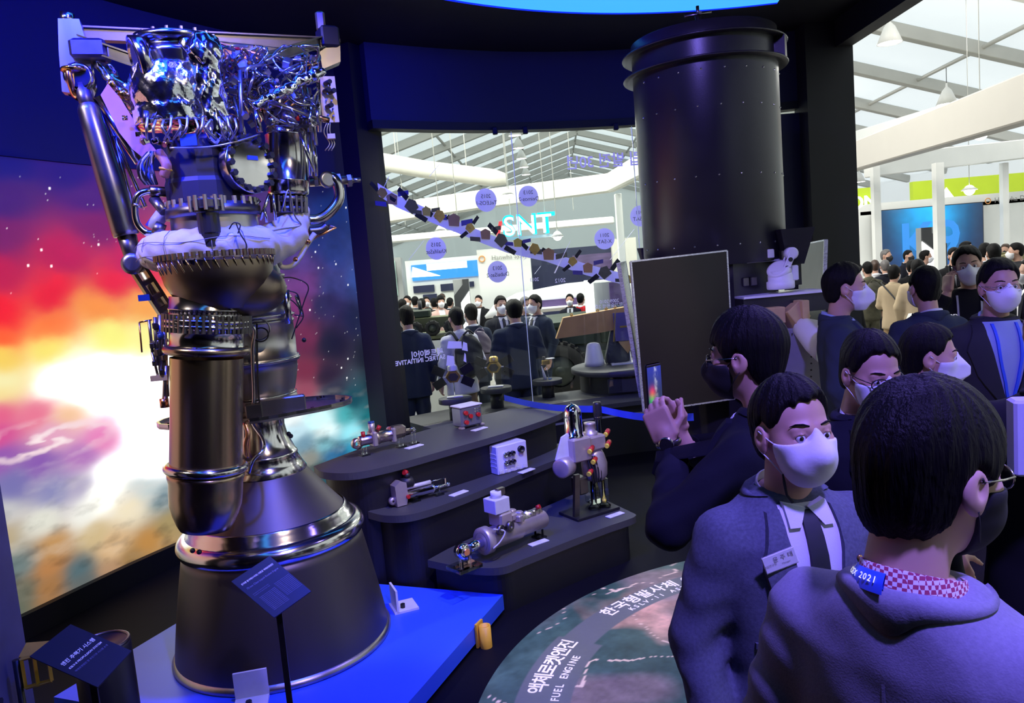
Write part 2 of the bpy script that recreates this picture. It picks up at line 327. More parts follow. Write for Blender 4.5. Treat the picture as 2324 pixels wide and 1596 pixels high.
# ---- mural wall (a backlit printed panel)
WP = [(-3.75, 2.6), (-3.42, 3.7), (-3.14, 4.47), (-2.66, 5.63), (-1.86, 6.84), (-1.30, 7.62)]
WC = np.array(catmull([(x, y, 0) for x, y in WP], 10))[:, :2]; seg = np.linalg.norm(np.diff(WC, axis=0), axis=1); WS = np.r_[0, np.cumsum(seg)]
def wall_at(s): return np.stack([np.interp(s, WS, WC[:, 0]), np.interp(s, WS, WC[:, 1])], -1)
def px_to_wall(px, py):
    d = ray(px, py); S = np.linspace(0, WS[-1], 400); W2 = wall_at(S); cr = d[0]*W2[:, 1]-d[1]*W2[:, 0]; i = np.argmin(np.abs(cr)); t = np.hypot(*W2[i])/np.hypot(d[0], d[1]); return S[i], 2+d[2]*t
ctl = [(0, 350, 26, 20, 120), (150, 380, 40, 20, 120), (0, 450, 70, 30, 110), (200, 450, 75, 28, 115), (0, 540, 120, 30, 95), (220, 520, 125, 30, 95), (0, 610, 190, 25, 70), (150, 590, 190, 25, 75), (300, 590, 200, 30, 80), (0, 700, 245, 20, 40), (120, 670, 240, 25, 45), (260, 640, 235, 30, 50), (330, 640, 225, 40, 60),
       (0, 760, 255, 90, 40), (120, 745, 255, 120, 50), (230, 710, 255, 150, 60), (330, 690, 255, 170, 70), (0, 815, 255, 215, 90), (110, 800, 255, 235, 110), (250, 770, 255, 250, 130), (330, 750, 255, 250, 150), (0, 865, 255, 250, 190), (120, 860, 300, 300, 290), (250, 850, 330, 330, 330), (340, 860, 340, 340, 340), (200, 900, 330, 330, 330), (320, 960, 340, 340, 340), (0, 885, 255, 230, 150),
       (0, 930, 235, 90, 140), (80, 935, 240, 120, 150), (160, 940, 250, 200, 150), (0, 985, 220, 80, 150), (130, 985, 235, 170, 200), (230, 1000, 240, 130, 190), (0, 1040, 150, 90, 180), (100, 1060, 140, 90, 180), (190, 1040, 180, 110, 190), (250, 1070, 300, 300, 300), (350, 1060, 320, 320, 320), (30, 1110, 120, 115, 180), (120, 1120, 140, 140, 190), (180, 1110, 180, 170, 200), (240, 1130, 300, 300, 290), (330, 1110, 200, 215, 215), (370, 1130, 110, 140, 150),
       (0, 1170, 205, 205, 205), (100, 1180, 235, 235, 220), (200, 1160, 250, 250, 240), (300, 1150, 250, 235, 200), (380, 1180, 170, 150, 100), (0, 1220, 190, 170, 130), (120, 1240, 200, 150, 90), (220, 1210, 215, 190, 140), (260, 1240, 230, 190, 140), (340, 1220, 195, 140, 70), (40, 1280, 110, 130, 130), (110, 1290, 190, 130, 75), (180, 1290, 75, 110, 120), (250, 1290, 185, 145, 110), (300, 1260, 160, 125, 75), (60, 1340, 105, 110, 95), (120, 1330, 170, 120, 70), (200, 1310, 95, 105, 105), (20, 1390, 95, 105, 90),
       (720, 410, 8, 14, 80), (800, 420, 10, 30, 95), (760, 480, 16, 45, 115), (820, 520, 16, 45, 110), (700, 540, 30, 50, 125), (760, 560, 40, 60, 130), (670, 580, 85, 60, 140), (690, 640, 110, 55, 125), (750, 640, 60, 65, 130), (820, 640, 45, 70, 140), (680, 700, 120, 45, 100), (740, 700, 45, 40, 85), (820, 720, 25, 35, 75), (690, 770, 125, 40, 75), (750, 780, 25, 25, 45), (850, 800, 14, 24, 40), (690, 840, 150, 50, 75), (740, 850, 50, 30, 50), (860, 870, 10, 40, 55), (690, 885, 190, 90, 110), (760, 890, 60, 60, 80), (800, 910, 15, 90, 105), (870, 920, 12, 70, 85),
       (660, 945, 300, 310, 310), (720, 955, 270, 310, 310), (780, 945, 90, 220, 225), (840, 950, 25, 140, 150), (880, 960, 16, 110, 120), (670, 980, 250, 280, 290), (740, 980, 290, 310, 310), (800, 985, 200, 290, 300), (850, 1000, 60, 210, 230), (690, 1010, 140, 190, 215), (740, 1010, 150, 230, 245), (800, 1020, 60, 190, 235), (700, 1040, 180, 180, 165), (750, 1040, 60, 140, 200), (780, 1040, 20, 110, 170), (720, 1070, 90, 120, 110), (750, 1085, 25, 95, 110), (880, 1040, 20, 110, 150),
       (500, 1100, 150, 130, 90), (550, 1000, 260, 260, 250), (500, 900, 330, 330, 330), (500, 750, 255, 190, 110), (560, 700, 220, 60, 80), (500, 600, 160, 35, 90), (500, 480, 60, 30, 115), (600, 1000, 290, 290, 290)]
CS = np.array([px_to_wall(a, b) for a, b, *_ in ctl]); CC = (np.array([c[2:] for c in ctl])/255.)
CC = np.where(CC <= 1.02, np.where(CC > .04, ((np.clip(CC, 0, 1)+.055)/1.055)**2.4, CC/12.9), CC**3.2)
s0, s1, zb, zt = 0.0, WS[-1], .15, 2.93
ns, nz = 740, 345; S = np.linspace(s0, s1, ns); Z = np.linspace(zb, zt, nz); SS, ZZ = np.meshgrid(S, Z, indexing='ij')
wx, wz = (fbm(SS*2.2, ZZ*5, 5, 1)-.5)*.10, (fbm(SS*2.2+7, ZZ*4+9, 5, 2)-.5)*.09
flame = np.exp(-((ZZ-2.05)/.35)**2); wz = wz*(1+1.6*flame); P1 = (SS+wx).ravel(); P2 = (ZZ+wz).ravel()
num = np.zeros((P1.size, 3)); den = np.zeros(P1.size)
for (a, b), c in zip(CS, CC): w = 1/(((P1-a)*1.0)**2+((P2-b)*1.4)**2+.010)**2.3; num += w[:, None]*c; den += w
PC = (num/den[:, None]).reshape(ns, nz, 3)
# spiral storm, ocean glints and cloud streaks
sc_, zc_ = px_to_wall(110, 1000); dx, dz = (SS-sc_)/.55, (ZZ-zc_)/.13; rr = np.hypot(dx, dz); sp = np.sin(np.arctan2(dz, dx)*2+rr*7.5+fbm(SS*9, ZZ*22, 3, 6)*3)
k = np.clip(sp-.1, 0, 1)*np.clip(1.25-rr, 0, 1)*1.3; PC = PC*(1-k[..., None])+np.array([1.0, .78, .82])*k[..., None]
cl = np.clip((fbm(SS*4+2, ZZ*11, 5, 12)-.5)*3.2, 0, 1)*np.clip((1.15-ZZ)*2.5, 0, 1)*np.clip(2.0*(ZZ-.1), 0, 1); PC = PC*(1-.4*cl[..., None])+np.array([.85, .80, .72])*.4*cl[..., None]
dkc = np.clip((fbm(SS*6+5, ZZ*14+3, 5, 15)-.52)*3, 0, 1)*np.clip((.95-ZZ)*3, 0, 1); PC = PC*(1-.45*dkc[..., None])
hz = np.clip((fbm(SS*5, ZZ*6, 5, 19)-.3)*2.2, 0, 1.3)*np.clip((ZZ-1.4)*2, 0, 1); kk = np.clip((SS-3.2)/1.2, 0, 1)[..., None]; PC = PC*(1-.05-.35*kk+hz[..., None]*(.08+.45*kk))
lum = PC.mean(-1)
for q in range(460):
    a, b = RNG.uniform(s0, s1), RNG.uniform(1.0, zt-.02); i, j = int((a-s0)/(s1-s0)*(ns-1)), int((b-zb)/(zt-zb)*(nz-1))
    if lum[i, j] > .28: continue
    big = RNG.random() < .12; v = 1.0 if big else RNG.uniform(.2, .75); e = 1 if big else 0
    PC[i:i+1+e, j:j+1+e] = PC[i:i+1+e, j:j+1+e]+v
G = np.zeros((ns, nz, 3)); G[..., :2] = wall_at(SS); G[..., 2] = ZZ
mat('mural_print', attr_emit='paint', es=1.0, rough=.5)
def offs(P, d):
    P = np.asarray(P); t = np.gradient(P, axis=0); t /= np.linalg.norm(t, axis=1)[:, None]; return P+np.stack([t[:, 1], -t[:, 0]], 1)*d
wl = MB(); inn, out = offs(WC, 0.), offs(WC, -.25)
def strip(m, A, B, z0, z1):
    n = len(A); vs = [(*p, z0) for p in A]+[(*p, z1) for p in A]+[(*p, z0) for p in B]+[(*p, z1) for p in B]; fs = []
    for i in range(n-1): fs += [(i, i+1, n+i+1, n+i), (2*n+i, 3*n+i, 3*n+i+1, 2*n+i+1), (n+i, n+i+1, 3*n+i+1, 3*n+i), (i, 2*n+i, 2*n+i+1, i+1)]
    fs += [(0, n, 3*n, 2*n), (n-1, 3*n-1, 4*n-1, 2*n-1)]; m._add(vs, fs); return m
strip(wl, offs(WC, -.02), out, 0, 4.12); wall_l = wl.build('wall_left', 'blue_black_paint'); tag(wall_l, kind='structure')
mu = link('mural_panel', grid_mesh('mural_panel', G, PC), 'mural_print', wall_l); mu['label'] = 'backlit print of a sunrise over the Earth with red nebula and stars'
m = MB(); strip(m, offs(WC, .05), offs(WC, -.02), 0, .15); tag(m.build('baseboard_left', 'black_paint'), kind='structure')
m = MB(); strip(m, offs(WC, .03), offs(WC, -.02), 2.93, 2.99); tag(m.build('trim_1', 'blue_black_paint'), kind='structure')
# ---- curved header above the window, its glass, pillars and roof
HP = [(-1.12, 7.17), (-.48, 7.56), (.135, 7.85), (.8, 8.05), (1.45, 8.15), (2.25, 8.13), (3.1, 7.98)]
HC = np.array(catmull([(x, y, 0) for x, y in HP], 6))[:, :2]; hs = np.r_[0, np.cumsum(np.linalg.norm(np.diff(HC, axis=0), axis=1))]
def head_at(s): return np.array([np.interp(s, hs, HC[:, 0]), np.interp(s, hs, HC[:, 1])])
m = MB(); strip(m, offs(HC, .06), offs(HC, -.3), 3.40, 4.12); tag(m.build('wall_header', 'blue_black_paint'), kind='structure')
m = MB(); strip(m, offs(HC, .08), offs(HC, -.08), 3.345, 3.42); rail = m.build('trim_2', 'black_paint'); tag(rail, kind='structure')
win = bpy.data.objects.new('window_1', None); COL.objects.link(win); tag(win, kind='structure', label='tall curved glass partition of four frameless panes')
js = [0.06, 1.47, 2.76, 3.95, hs[-1]-.02]
for a, b in zip(js[:-1], js[1:]):
    S_ = np.linspace(a+.004, b-.004, 7); pts = np.array([head_at(s) for s in S_]); m = MB(); strip(m, offs(pts, .006), offs(pts, -.006), .56, 3.36); m.build('pane', 'pane_glass', win)
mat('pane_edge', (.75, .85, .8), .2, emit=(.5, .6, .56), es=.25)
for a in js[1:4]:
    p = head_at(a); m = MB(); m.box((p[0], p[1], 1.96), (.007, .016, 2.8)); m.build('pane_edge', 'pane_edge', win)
for a in (1.30, 1.62, 2.58, 2.90):
    p = head_at(a); m = MB(); m.box((p[0]-.0, p[1]-.1, 3.335), (.05, .05, .07), bev=.006); m.build('glass_clamp', 'black_paint', win)
m = MB(); m.box((-1.22, 7.28, 2.05), (.20, .34, 4.1), -.55); tag(m.build('wall_pillar_left', 'black_paint'), kind='structure')
m = MB(); m.box((3.30, 7.85, 2.05), (.46, .34, 4.12), .0); tag(m.build('wall_pillar_right', 'black_paint'), kind='structure')
m = MB(); m.box((2.98, 7.95, 1.65), (.20, .1, 3.3), .0); tag(m.build('wall_panel_right', 'blue_black_paint'), kind='structure')
m = MB(); m.box((-.6, -3.3, 2.05), (7.4, .2, 4.1)); tag(m.build('wall_rear_blocker', 'black_paint'), kind='structure')  # unseen black wall added behind the camera to darken the stand
m = MB(); m.box((-4.25, -.4, 2.05), (.2, 6.2, 4.1)); tag(m.build('wall_rear_left_blocker', 'black_paint'), kind='structure')  # unseen extension of the left wall, added to darken the stand too
# roof slab with an edge towards the open side, and the blue light ring
mat('ring_light', (.02, .05, .1), emit=(.05, .40, 1.0), es=1.25); mat('ring_edge', (.01, .01, .1), emit=(.0, .02, 1.0), es=1.2)
m = MB(); poly = [(-4.4, -3.2), (3.6, -3.2), (3.62, 6.0), (3.53, 8.3), (-2.2, 9.0), (-4.4, 6.0)]; m.prism(poly, 4.1, 4.35); ce = m.build('ceiling_canopy', 'black_paint'); tag(ce, kind='structure')
m = MB(); m.box((3.44, 2.4, 3.98), (.16, 11.2, .26)); tag(m.build('trim_3', 'black_paint'), kind='structure')
rl = thing('ring_light', 'long curved blue light ring fixed under the black canopy', 'light', (2.0, 3.1, 0))
A0, A1 = math.radians(82.5), math.radians(310)
def band(r0, r1, z0, z1):
    m = MB(); N = 96; prof = [(r0, z0), (r1, z0), (r1, z1), (r0, z1), (r0, z0)]; m.lathe(prof, N, arc=(A0, A1)); return m
band(3.36, 3.68, 4.03, 4.098).build('diffuser', 'ring_light', rl)
band(3.68, 3.71, 4.028, 4.098).build('outer_rim', 'ring_edge', rl); band(3.33, 3.36, 4.028, 4.098).build('inner_rim', 'ring_edge', rl)
# ================================================================== the tent hall around the stand
def xz(px, py, Y): p = at_y(px, py, Y); return p[0], p[2]
def pbox(m, px0, py0, px1, py1, Y, th, bev=0.):
    x0, _ = xz(px0, (py0+py1)/2, Y); x1, _ = xz(px1, (py0+py1)/2, Y); c = (px0+px1)/2; _, z0 = xz(c, py1, Y); _, z1 = xz(c, py0, Y)
    return m.box(((x0+x1)/2, Y+th/2, (z0+z1)/2), (abs(x1-x0), th, abs(z1-z0)), bev=bev)
RIDGE, SLOPE, BAY = 11.4, .30, 4.5
def ridge_x(y): return 2.6+.06*y
def roof_z(o): return RIDGE-SLOPE*abs(o)
tent = bpy.data.objects.new('ceiling_tent', None); COL.objects.link(tent); tag(tent, kind='structure', label='white tent roof on grey aluminium rafters')
YS = [-10+BAY*i for i in range(22)]; HALF = 20
for sgn in (-1, 1):
    for a, b in zip(YS[:-1], YS[1:]):
        m = MB(); v = []
        P = np.zeros((7, 5, 3))
        for i, o in enumerate(np.linspace(0, HALF, 7)):
            for j, t in enumerate(np.linspace(0, 1, 5)): y = a+(b-a)*t; P[i, j] = (ridge_x(y)+sgn*o, y, roof_z(o)+.28-.18*math.sin(math.pi*t))
        m.grid(P); m.build('fabric_panel', 'tent_fabric', tent)
    for y in YS:
        m = MB(); a = Vector((ridge_x(y), y, RIDGE)); b = Vector((ridge_x(y)+sgn*HALF, y, roof_z(HALF))); d = (b-a)
        m.box((a+b)/2, (d.length, .34, .42), Matrix.Rotation(math.atan2(SLOPE, 1)*sgn, 3, 'Y'), bev=.02); m.build('rafter', 'alu_beam', tent)
for o in (-16, -12, -8, -4, 0, 4, 8, 12, 16):
    m = MB(); y0, y1 = YS[0], YS[-1]; m.cyl((ridge_x(y0)+o, y0, roof_z(o)+.05), (ridge_x(y1)+o, y1, roof_z(o)+.05), .075, 8); m.build('purlin', 'alu_beam', tent)
    for y in YS[3:14]:
        m = MB(); m.box((ridge_x(y)+o, y, roof_z(o)-.05), (.18, .30, .30), bev=.02); m.build('purlin_bracket', 'dark_steel', tent)
for nm, x0, x1, yy in (('wall_gable', -20, 32, 84.5), ('wall_gable_near', -24, 30, -10.2)):
    m = MB(); m.box(((x0+x1)/2, yy, 5.5), (x1-x0, .2, 12)); tag(m.build(nm, 'tent_fabric'), kind='structure')
m = MB(); P = np.array([[(ridge_x(y)-HALF, y, z) for z in (0, 5.7)] for y in (-10, 84)]); m.grid(P); tag(m.build('wall_tent_left', 'tent_fabric'), kind='structure')
m = MB(); P = np.array([[(ridge_x(y)+HALF, y, z) for z in (0, 5.7)] for y in (-10, 84)]); m.grid(P); tag(m.build('wall_tent_right', 'tent_fabric'), kind='structure')
# high-bay lamps
mat('lamp_white', (.75, .75, .72), .4); mat('lamp_glow', (.9, .9, .9), emit=(1, .97, .9), es=14)
def bay_lamp():
    t = thing('high_bay_lamp', 'bell-shaped high-bay lamp hanging from a tent purlin', 'lamp', group='high-bay lamps under the tent roof')
    MB().lathe([(.03, .75), (.04, .62), (.16, .48), (.36, .0), (.345, .0), (.15, .46)], 18, cap=False).build('lamp_shade', 'lamp_white', t)
    MB().lathe([(.33, .02), (.001, .03)], 18, cap=False).build('bulb_disc', 'lamp_glow', t); MB().cyl((0, 0, .7), (0, 0, 1.35), .012, 6).build('suspension_rod', 'dark_steel', t); return t
lp = bay_lamp(); first = True
LAMPS = []
for o in (-12, -4, 4, 8, 12, 16):
    for i in range(4, 16, 1 if o in (-4, 8) else 2):
        y = YS[i]+BAY/2
        if y < 9: continue
        LAMPS.append((ridge_x(y)+o, y, roof_z(o)-1.3))
for i, p in enumerate(LAMPS):
    o = lp if i == 0 else copy_tree(lp); o.location = p
for (x, y) in ((-6, 20), (6, 18), (14, 20), (0, 34), (12, 34), (22, 30), (6, 52), (10, 9), (16, 10), (-1.5, 11.5), (2.2, 12.5), (-5, 14)):  # light of the hall lamps, plus strong extras added to brighten behind the glass
    lamp('hall_lamp_fill_light', 'POINT', (x, y, 7.2 if x < 20 else 5.2), 1150 if y < 15 and x < 5 else (45 if y < 12 else 330), (1, .96, .88), size=.5)
# ---- booths seen through the glass
mat('blue_screen', (.01, .02, .05), emit=(.03, .30, .85), es=1.4); mat('white_glow', (.9, .9, .9), emit=(1, 1, .97), es=2.2); mat('cyan_glow', (0, .3, .5), emit=(.0, .62, .95), es=1.8); mat('red_glow', (.5, .02, .02), emit=(.9, .06, .08), es=1.0)
mat('navy_print', (.02, .025, .07), .4, noise=.3, nscale=2); mat('purple_print', (.12, .08, .2), .4, noise=.6, nscale=3, stretch=(1, 1, 4)); mat('grey_panel', (.33, .34, .34), .5, noise=.06, nscale=2); mat('charcoal_panel', (.045, .047, .05), .45, noise=.1)
mat('lime', (.55, .72, .03), .5, noise=.05, nscale=2); mat('letter_white', (.85, .85, .85), .5, emit=(1, 1, 1), es=.6); mat('letter_grey', (.25, .24, .23), .5); mat('letter_orange', (.8, .35, .1), .5)
def hang(t, xs=(0,), zt=.05):
    p = t.location
    for x in xs: MB().cyl((x, .08 if len(xs) > 1 else 0, zt), (x, .08 if len(xs) > 1 else 0, roof_z(p.x-ridge_x(p.y))+.1-p.z), .008, 6).build('hanger', 'alu_beam', t)
# overhead white beams
def beam3(name, label, pts, w, h, mt='white_booth', cat='beam'):
    t = thing(name, label, cat, pts[0])
    for a, b in zip(pts[:-1], pts[1:]):
        a, b = Vector(a)-Vector(pts[0]), Vector(b)-Vector(pts[0]); d = b-a; m = MB(); m.box((a+b)/2, (d.length+.06, w, h), basis((0, 0, 0), d, Vector((0, 0, 1)).cross(d)).to_3x3(), bev=.03); m.build('beam_section', mt, t)
    return t
def P3(px, py, Y): p = at_y(px, py, Y); return (float(p[0]), float(p[1]), float(p[2]))
t = thing('white_air_duct', 'long white rounded duct hung under the tent roof', 'duct', P3(1000, 388, 17))
o = np.array(t.location); m = MB(); m.tube([np.array(P3(780, 352, 17))-o, np.array(P3(960, 384, 17))-o, np.array(P3(1120, 404, 17))-o, np.array(P3(1150, 407, 17))-o], [.19, .19, .19, .12], 16); m.build('duct_body', 'ivory_booth', t)
for px, py in ((900, 370), (1060, 395)): q = Vector(P3(px, py, 17)); MB().cyl(q-Vector(o), Vector((q.x, q.y, roof_z(q.x-ridge_x(q.y))+.1))-Vector(o), .012, 6).build('hanger', 'alu_beam', t)
beam3('overhead_fascia', 'ivory overhead fascia of the booth with the cyan sign', [P3(780, 500, 15), P3(1080, 455, 15), P3(1385, 415, 15), P3(1500, 352, 11)], .16, .36, 'ivory_booth', 'fascia')
beam3('overhead_fascia', 'thin white overhead frame under the ivory fascia', [P3(870, 545, 17), P3(1390, 500, 17)], .2, .16, 'white_booth', 'fascia'); hang(bpy.context.scene.objects['overhead_fascia.001'], (.5, 4.2), .3)
def post(px, py0, py1, Y, w, label, mt='white_booth'):
    x, z1 = xz(px, py0, Y); m = MB(); m.box((x, Y, (z1-.1)/2), (w, w, z1+.1), bev=.01); o = m.build('booth_post', mt); tag(o, label, 'post')
post(1402, 440, 600, 14.6, .13, 'white square post carrying the ivory overhead fascia')
# SNT sign
t = thing('lit_sign', 'cyan and white lit capital letters with a red slash hanging behind the glass', 'sign', P3(1200, 512, 13.5)); o = Vector(t.location)
text('SNT', .50, 'cyan_glow', basis((0, 0, 0), (1, 0, .0), (0, 0, 1)), t, bold=True, extrude=.07); text('SNT', .46, 'white_glow', basis((-.02, -.085, -.01), (1, 0, .0), (0, 0, 1)), t, extrude=.004)
m = MB(); M = basis((-.52, 0, -.04), (1, 0, 0), (0, 0, 1)); m.prism([(-.07, -.15), (-.01, -.15), (.07, .15), (.01, .15)], -.04, .04, M); m.build('slash', 'red_glow', t)
m = MB(); m.box((0, .08, -.20), (.8, .08, .05)); m.build('sign_rail', 'white_booth', t); hang(t, (-.3, .3))
for q, (px, py) in enumerate(((1152, 440), (1265, 535), (1000, 522), (1040, 520))):
    t = thing('flood_lamp', 'glaring white floodlight %s' % ('hung by the duct end', 'beside the cyan sign', 'under the thin white frame on the left', 'under the thin white frame nearer the sign')[q], 'lamp', P3(px, py, 13.3)); MB().lathe([(.02, .08), (.05, .06), (.11, -.02), (.10, -.02)], 14, cap=False).build('lamp_shade', 'lamp_white', t); MB().sphere((0, 0, -.01), .075, 6).build('bulb', 'lamp_glow', t); hang(t)
# white wall with blue picture and caption boards
t = thing('exhibit_wall', 'white exhibit wall with a blue sky picture and blue caption boards', 'display wall', P3(1000, 740, 21)); o = np.array(t.location)
def lb(px0, py0, px1, py1, Y, th, mt, name, t): m = MB(); pbox(m, px0, py0, px1, py1, Y, th); m.v = [tuple(np.array(v)-np.array(t.location)) for v in m.v]; return m.build(name, mt, t)
lb(928, 585, 1105, 790, 21, .2, 'white_booth', 'wall_body', t); lb(934, 596, 1090, 632, 20.93, .05, 'blue_screen', 'sky_picture', t)
for q in ((938, 648, 986, 664), (1000, 644, 1034, 660), (960, 668, 992, 682), (1042, 640, 1076, 652)): lb(*q, 20.93, .05, 'navy_print', 'caption_board', t)
m = MB(); a = np.array([P3(934, 630, 20.9), P3(1000, 626, 20.9), P3(936, 606, 20.9)])-o; m._add(a, [(0, 1, 2)]); m._add(a+np.array([0, .02, 0]), [(2, 1, 0)]); m.build('cloud_shape', 'white_glow', t)
lb(968, 596, 1060, 611, 20.9, .02, 'white_glow', 'cloud_shape', t)
t = thing('video_column', 'grey column with a green and white waterfall picture at the glass edge', 'display', P3(905, 700, 18)); lb(868, 585, 914, 700, 18, .3, 'grey_panel', 'column_body', t); lb(884, 592, 900, 672, 17.96, .03, 'waterfall' if 'waterfall' in MATS else mat('waterfall', (.35, .5, .45), .4, noise=.9, nscale=3, stretch=(8, 8, 1)), 'picture', t)
t = thing('sign_board', 'tall white rounded board with an orange ring logo and grey lettering', 'sign board', P3(1150, 740, 19)); lb(1091, 562, 1211, 801, 19, .25, 'white_booth', 'board', t); o = Vector(t.location)
p = Vector(P3(1140, 584, 18.95))-o; text('Hanwha Systems', .155, 'letter_grey', basis(p+Vector((.26, 0, 0)), (1, 0, 0), (0, 0, 1)), t); MB().torus(p+Vector((-.50, 0, 0)), .07, .014, 20, 6, ax=(0, 1, 0)).build('ring_logo', 'letter_orange', t)
t = thing('space_poster', 'wide dark purple space poster behind the military truck', 'poster', P3(1320, 690, 20)); lb(1212, 560, 1440, 792, 20, .15, 'navy_print', 'board', t); lb(1300, 575, 1425, 612, 19.96, .03, 'purple_print', 'nebula_band', t); lb(1395, 540, 1450, 760, 19.5, .2, 'ivory_booth', 'side_panel', t)
def kiosk(name, label, px0, py0, px1, py1, Y, flip=1):
    t = thing(name, label, 'kiosk'); x0, _ = xz(px0, (py0+py1)/2, Y); x1, _ = xz(px1, (py0+py1)/2, Y); _, z1 = xz((px0+px1)/2, py0, Y); w = (x1-x0); H = z1+.1; t.location = ((x0+x1)/2, Y, -.1)
    M = basis((0, 0, 0), (1, 0, 0), (0, 0, 1)); q = lambda pts: [(a*w*flip, b*H) for a, b in pts]
    MB().prism(q([(-.5, 0), (.5, 0), (.5, 1), (-.5, 1)]), -.22, .0, M).build('kiosk_body', 'grey_panel', t)
    MB().prism(q([(-.5, 1), (-.5, .88), (.12, .74), (.12, .22), (-.12, .12), (-.12, 0), (.32, 0), (.32, .1), (.5, .2), (.5, .82), (-.1, .94), (-.1, 1)]), .0, .04, M).build('dark_frame', 'charcoal_panel', t)
    MB().prism(q([(-.48, .86), (.10, .735), (.10, .23), (-.14, .125), (-.48, .125)]), .0, .03, M).build('light_panel', 'white_glow', t); return t
kiosk('info_kiosk', 'small kiosk with a dark zigzag frame seen through the glass', 1032, 634, 1068, 740, 17, -1)
# white pedestal and small olive vehicle
mat('olive', (.10, .11, .045), .6, noise=.35, nscale=4); mat('army_green', (.022, .038, .022), .55, noise=.25, nscale=3); mat('tyre', (.012, .012, .012), .85, noise=.2, nscale=20); mat('hub_green', (.03, .04, .03), .5)
t = thing('white_plinth', 'long white plinth under the small olive vehicle', 'plinth', P3(1000, 800, 11)); lb(925, 768, 1090, 960, 11, 1.0, 'white_booth', 'plinth_body', t); lb(945, 760, 1095, 770, 11.0, .9, 'olive', 'turf_sheet', t)
def wheel(t, c, r, w, nl=18):
    m = MB(); prof = [(r*.55, -w/2), (r*.92, -w/2), (r, -w*.32), (r, w*.32), (r*.92, w/2), (r*.55, w/2)]; m.lathe(prof, 28, c=c, ax=(0, 1, 0), cap=False)
    for i in range(nl):
        a = 2*math.pi*i/nl; m.box(Vector(c)+Vector((math.cos(a)*r, 0, math.sin(a)*r)), (r*.09, w*.95, r*.16), Matrix.Rotation(-a, 3, 'Y'))
    tw = m.build('tyre', 'tyre', t); MB().lathe([(r*.56, -w*.3), (r*.5, -w*.42), (r*.2, -w*.36), (r*.16, -w*.55), (.001, -w*.56)], 20, c=c, ax=(0, -1, 0) if False else (0, 1, 0), cap=False).build('wheel_hub', 'hub_green', tw)
t = thing('model_vehicle', 'small olive wheeled unmanned vehicle on the white plinth', 'vehicle', P3(990, 757, 11.3)); s = .012
m = MB(); M = basis((0, 0, 0), (1, 0, 0), (0, 0, 1)); m.prism([(-.42, .10), (.42, .10), (.46, .16), (.40, .25), (-.38, .25), (-.46, .18)], -.2, .2, M); m.build('hull', 'olive', t)
MB().box((-.2, 0, .31), (.3, .25, .12), bev=.02).build('mast_box', 'army_green', t); MB().cyl((-.2, 0, .3), (-.2, 0, .5), .03).build('mast', 'dark_steel', t)
for x in (-.27, -.02, .25): wheel(t, (x, -.24, .10), .11, .1, 10)
# big army truck
t = thing('army_truck', 'dark green eight-wheeled army vehicle behind the glass', 'truck', P3(1330, 880, 12.2)); t.location.z = -.1; o = Vector(t.location)
xl, z_ = xz(1190, 700, 12.2); xl -= o.x; M = basis((0, 0, 0), (1, 0, 0), (0, 0, 1))
m = MB(); m.prism([(xl, .55), (xl, .82), (xl+.15, 1.12), (2.6, 1.18), (2.6, .55)], -1.6, .3, M); m.build('hull', 'army_green', t)
m = MB(); m.prism([(xl+.05, 1.12), (xl+.05, 1.19), (2.6, 1.27), (2.6, 1.18)], -1.6, .42, M); m.build('deck_rail', 'army_green', t)
for x in (-.43, .95, 2.0): wheel(t, (x, -.42, .46), .44, .30, 24)
m = MB(); m.box((.3, -.38, .66), (3.0, .12, .1)); m.build('side_skirt', 'army_green', t)
for x in (-.9, -.1, .5): MB().box((x, -.33, .92), (.5, .06, .18), bev=.01).build('hatch_panel', 'army_green', t)
t = thing('aircraft_model', 'long white aircraft nose and fuselage above the army vehicle', 'aircraft', P3(1290, 680, 15.5)); m = MB(); m.tube([(-1.7, 0, -.22), (-1.45, 0, -.1), (-1.0, 0, .0), (0, 0, .06), (1.6, 0, .08)], [.03, .14, .22, .27, .28], 18); m.build('fuselage', 'white_booth', t); m = MB(); m.box((.5, 0, -.12), (2.2, .9, .05), bev=.02); m.build('wing', 'white_booth', t); MB().cyl((0.2, 0, -1.9), (.2, 0, 0), .1).build('stand', 'grey_panel', t); MB().box((-.35, -.28, -.04), (1.0, .05, .16)).build('violet_window_strip', 'purple_print', t)
t = thing('exhibit_column', 'grey exhibit column with a lit white edge behind the dark rock', 'column', P3(1375, 800, 13)); lb(1338, 640, 1422, 800, 13, .6, 'grey_panel', 'column_body', t); lb(1332, 636, 1352, 800, 12.9, .1, 'white_glow', 'light_strip', t); lb(1384, 640, 1420, 690, 12.95, .05, 'purple_print', 'picture', t)
# dark rock, white cone, golden winged satellite on stand
mat('rock', (.035, .04, .042), .8, noise=.5, nscale=5, bump=.5, bscale=6)
def rock_f(p):
    d = ell(p, (0, 0, .28), (.32, .26, .42)); 
    for n, k in (((1, .2, .3), .26), ((-1, .1, .4), .24), ((.3, -1, .2), .2), ((-.4, -1, .5), .3), ((0, 0, 1), .56), ((.8, -.5, .6), .38)): n = np.array(n)/np.linalg.norm(n); d = np.maximum(d, p @ n-k)
    return d
V, Q = snet(rock_f, (-.5, -.5, -.02), (.5, .5, .8), .035); ro = link('boulder', np_mesh('boulder', V, Q, False), 'rock'); ro.location = P3(1372, 848, 9.3); tag(ro, 'dark faceted boulder beside the golden satellite model', 'rock')
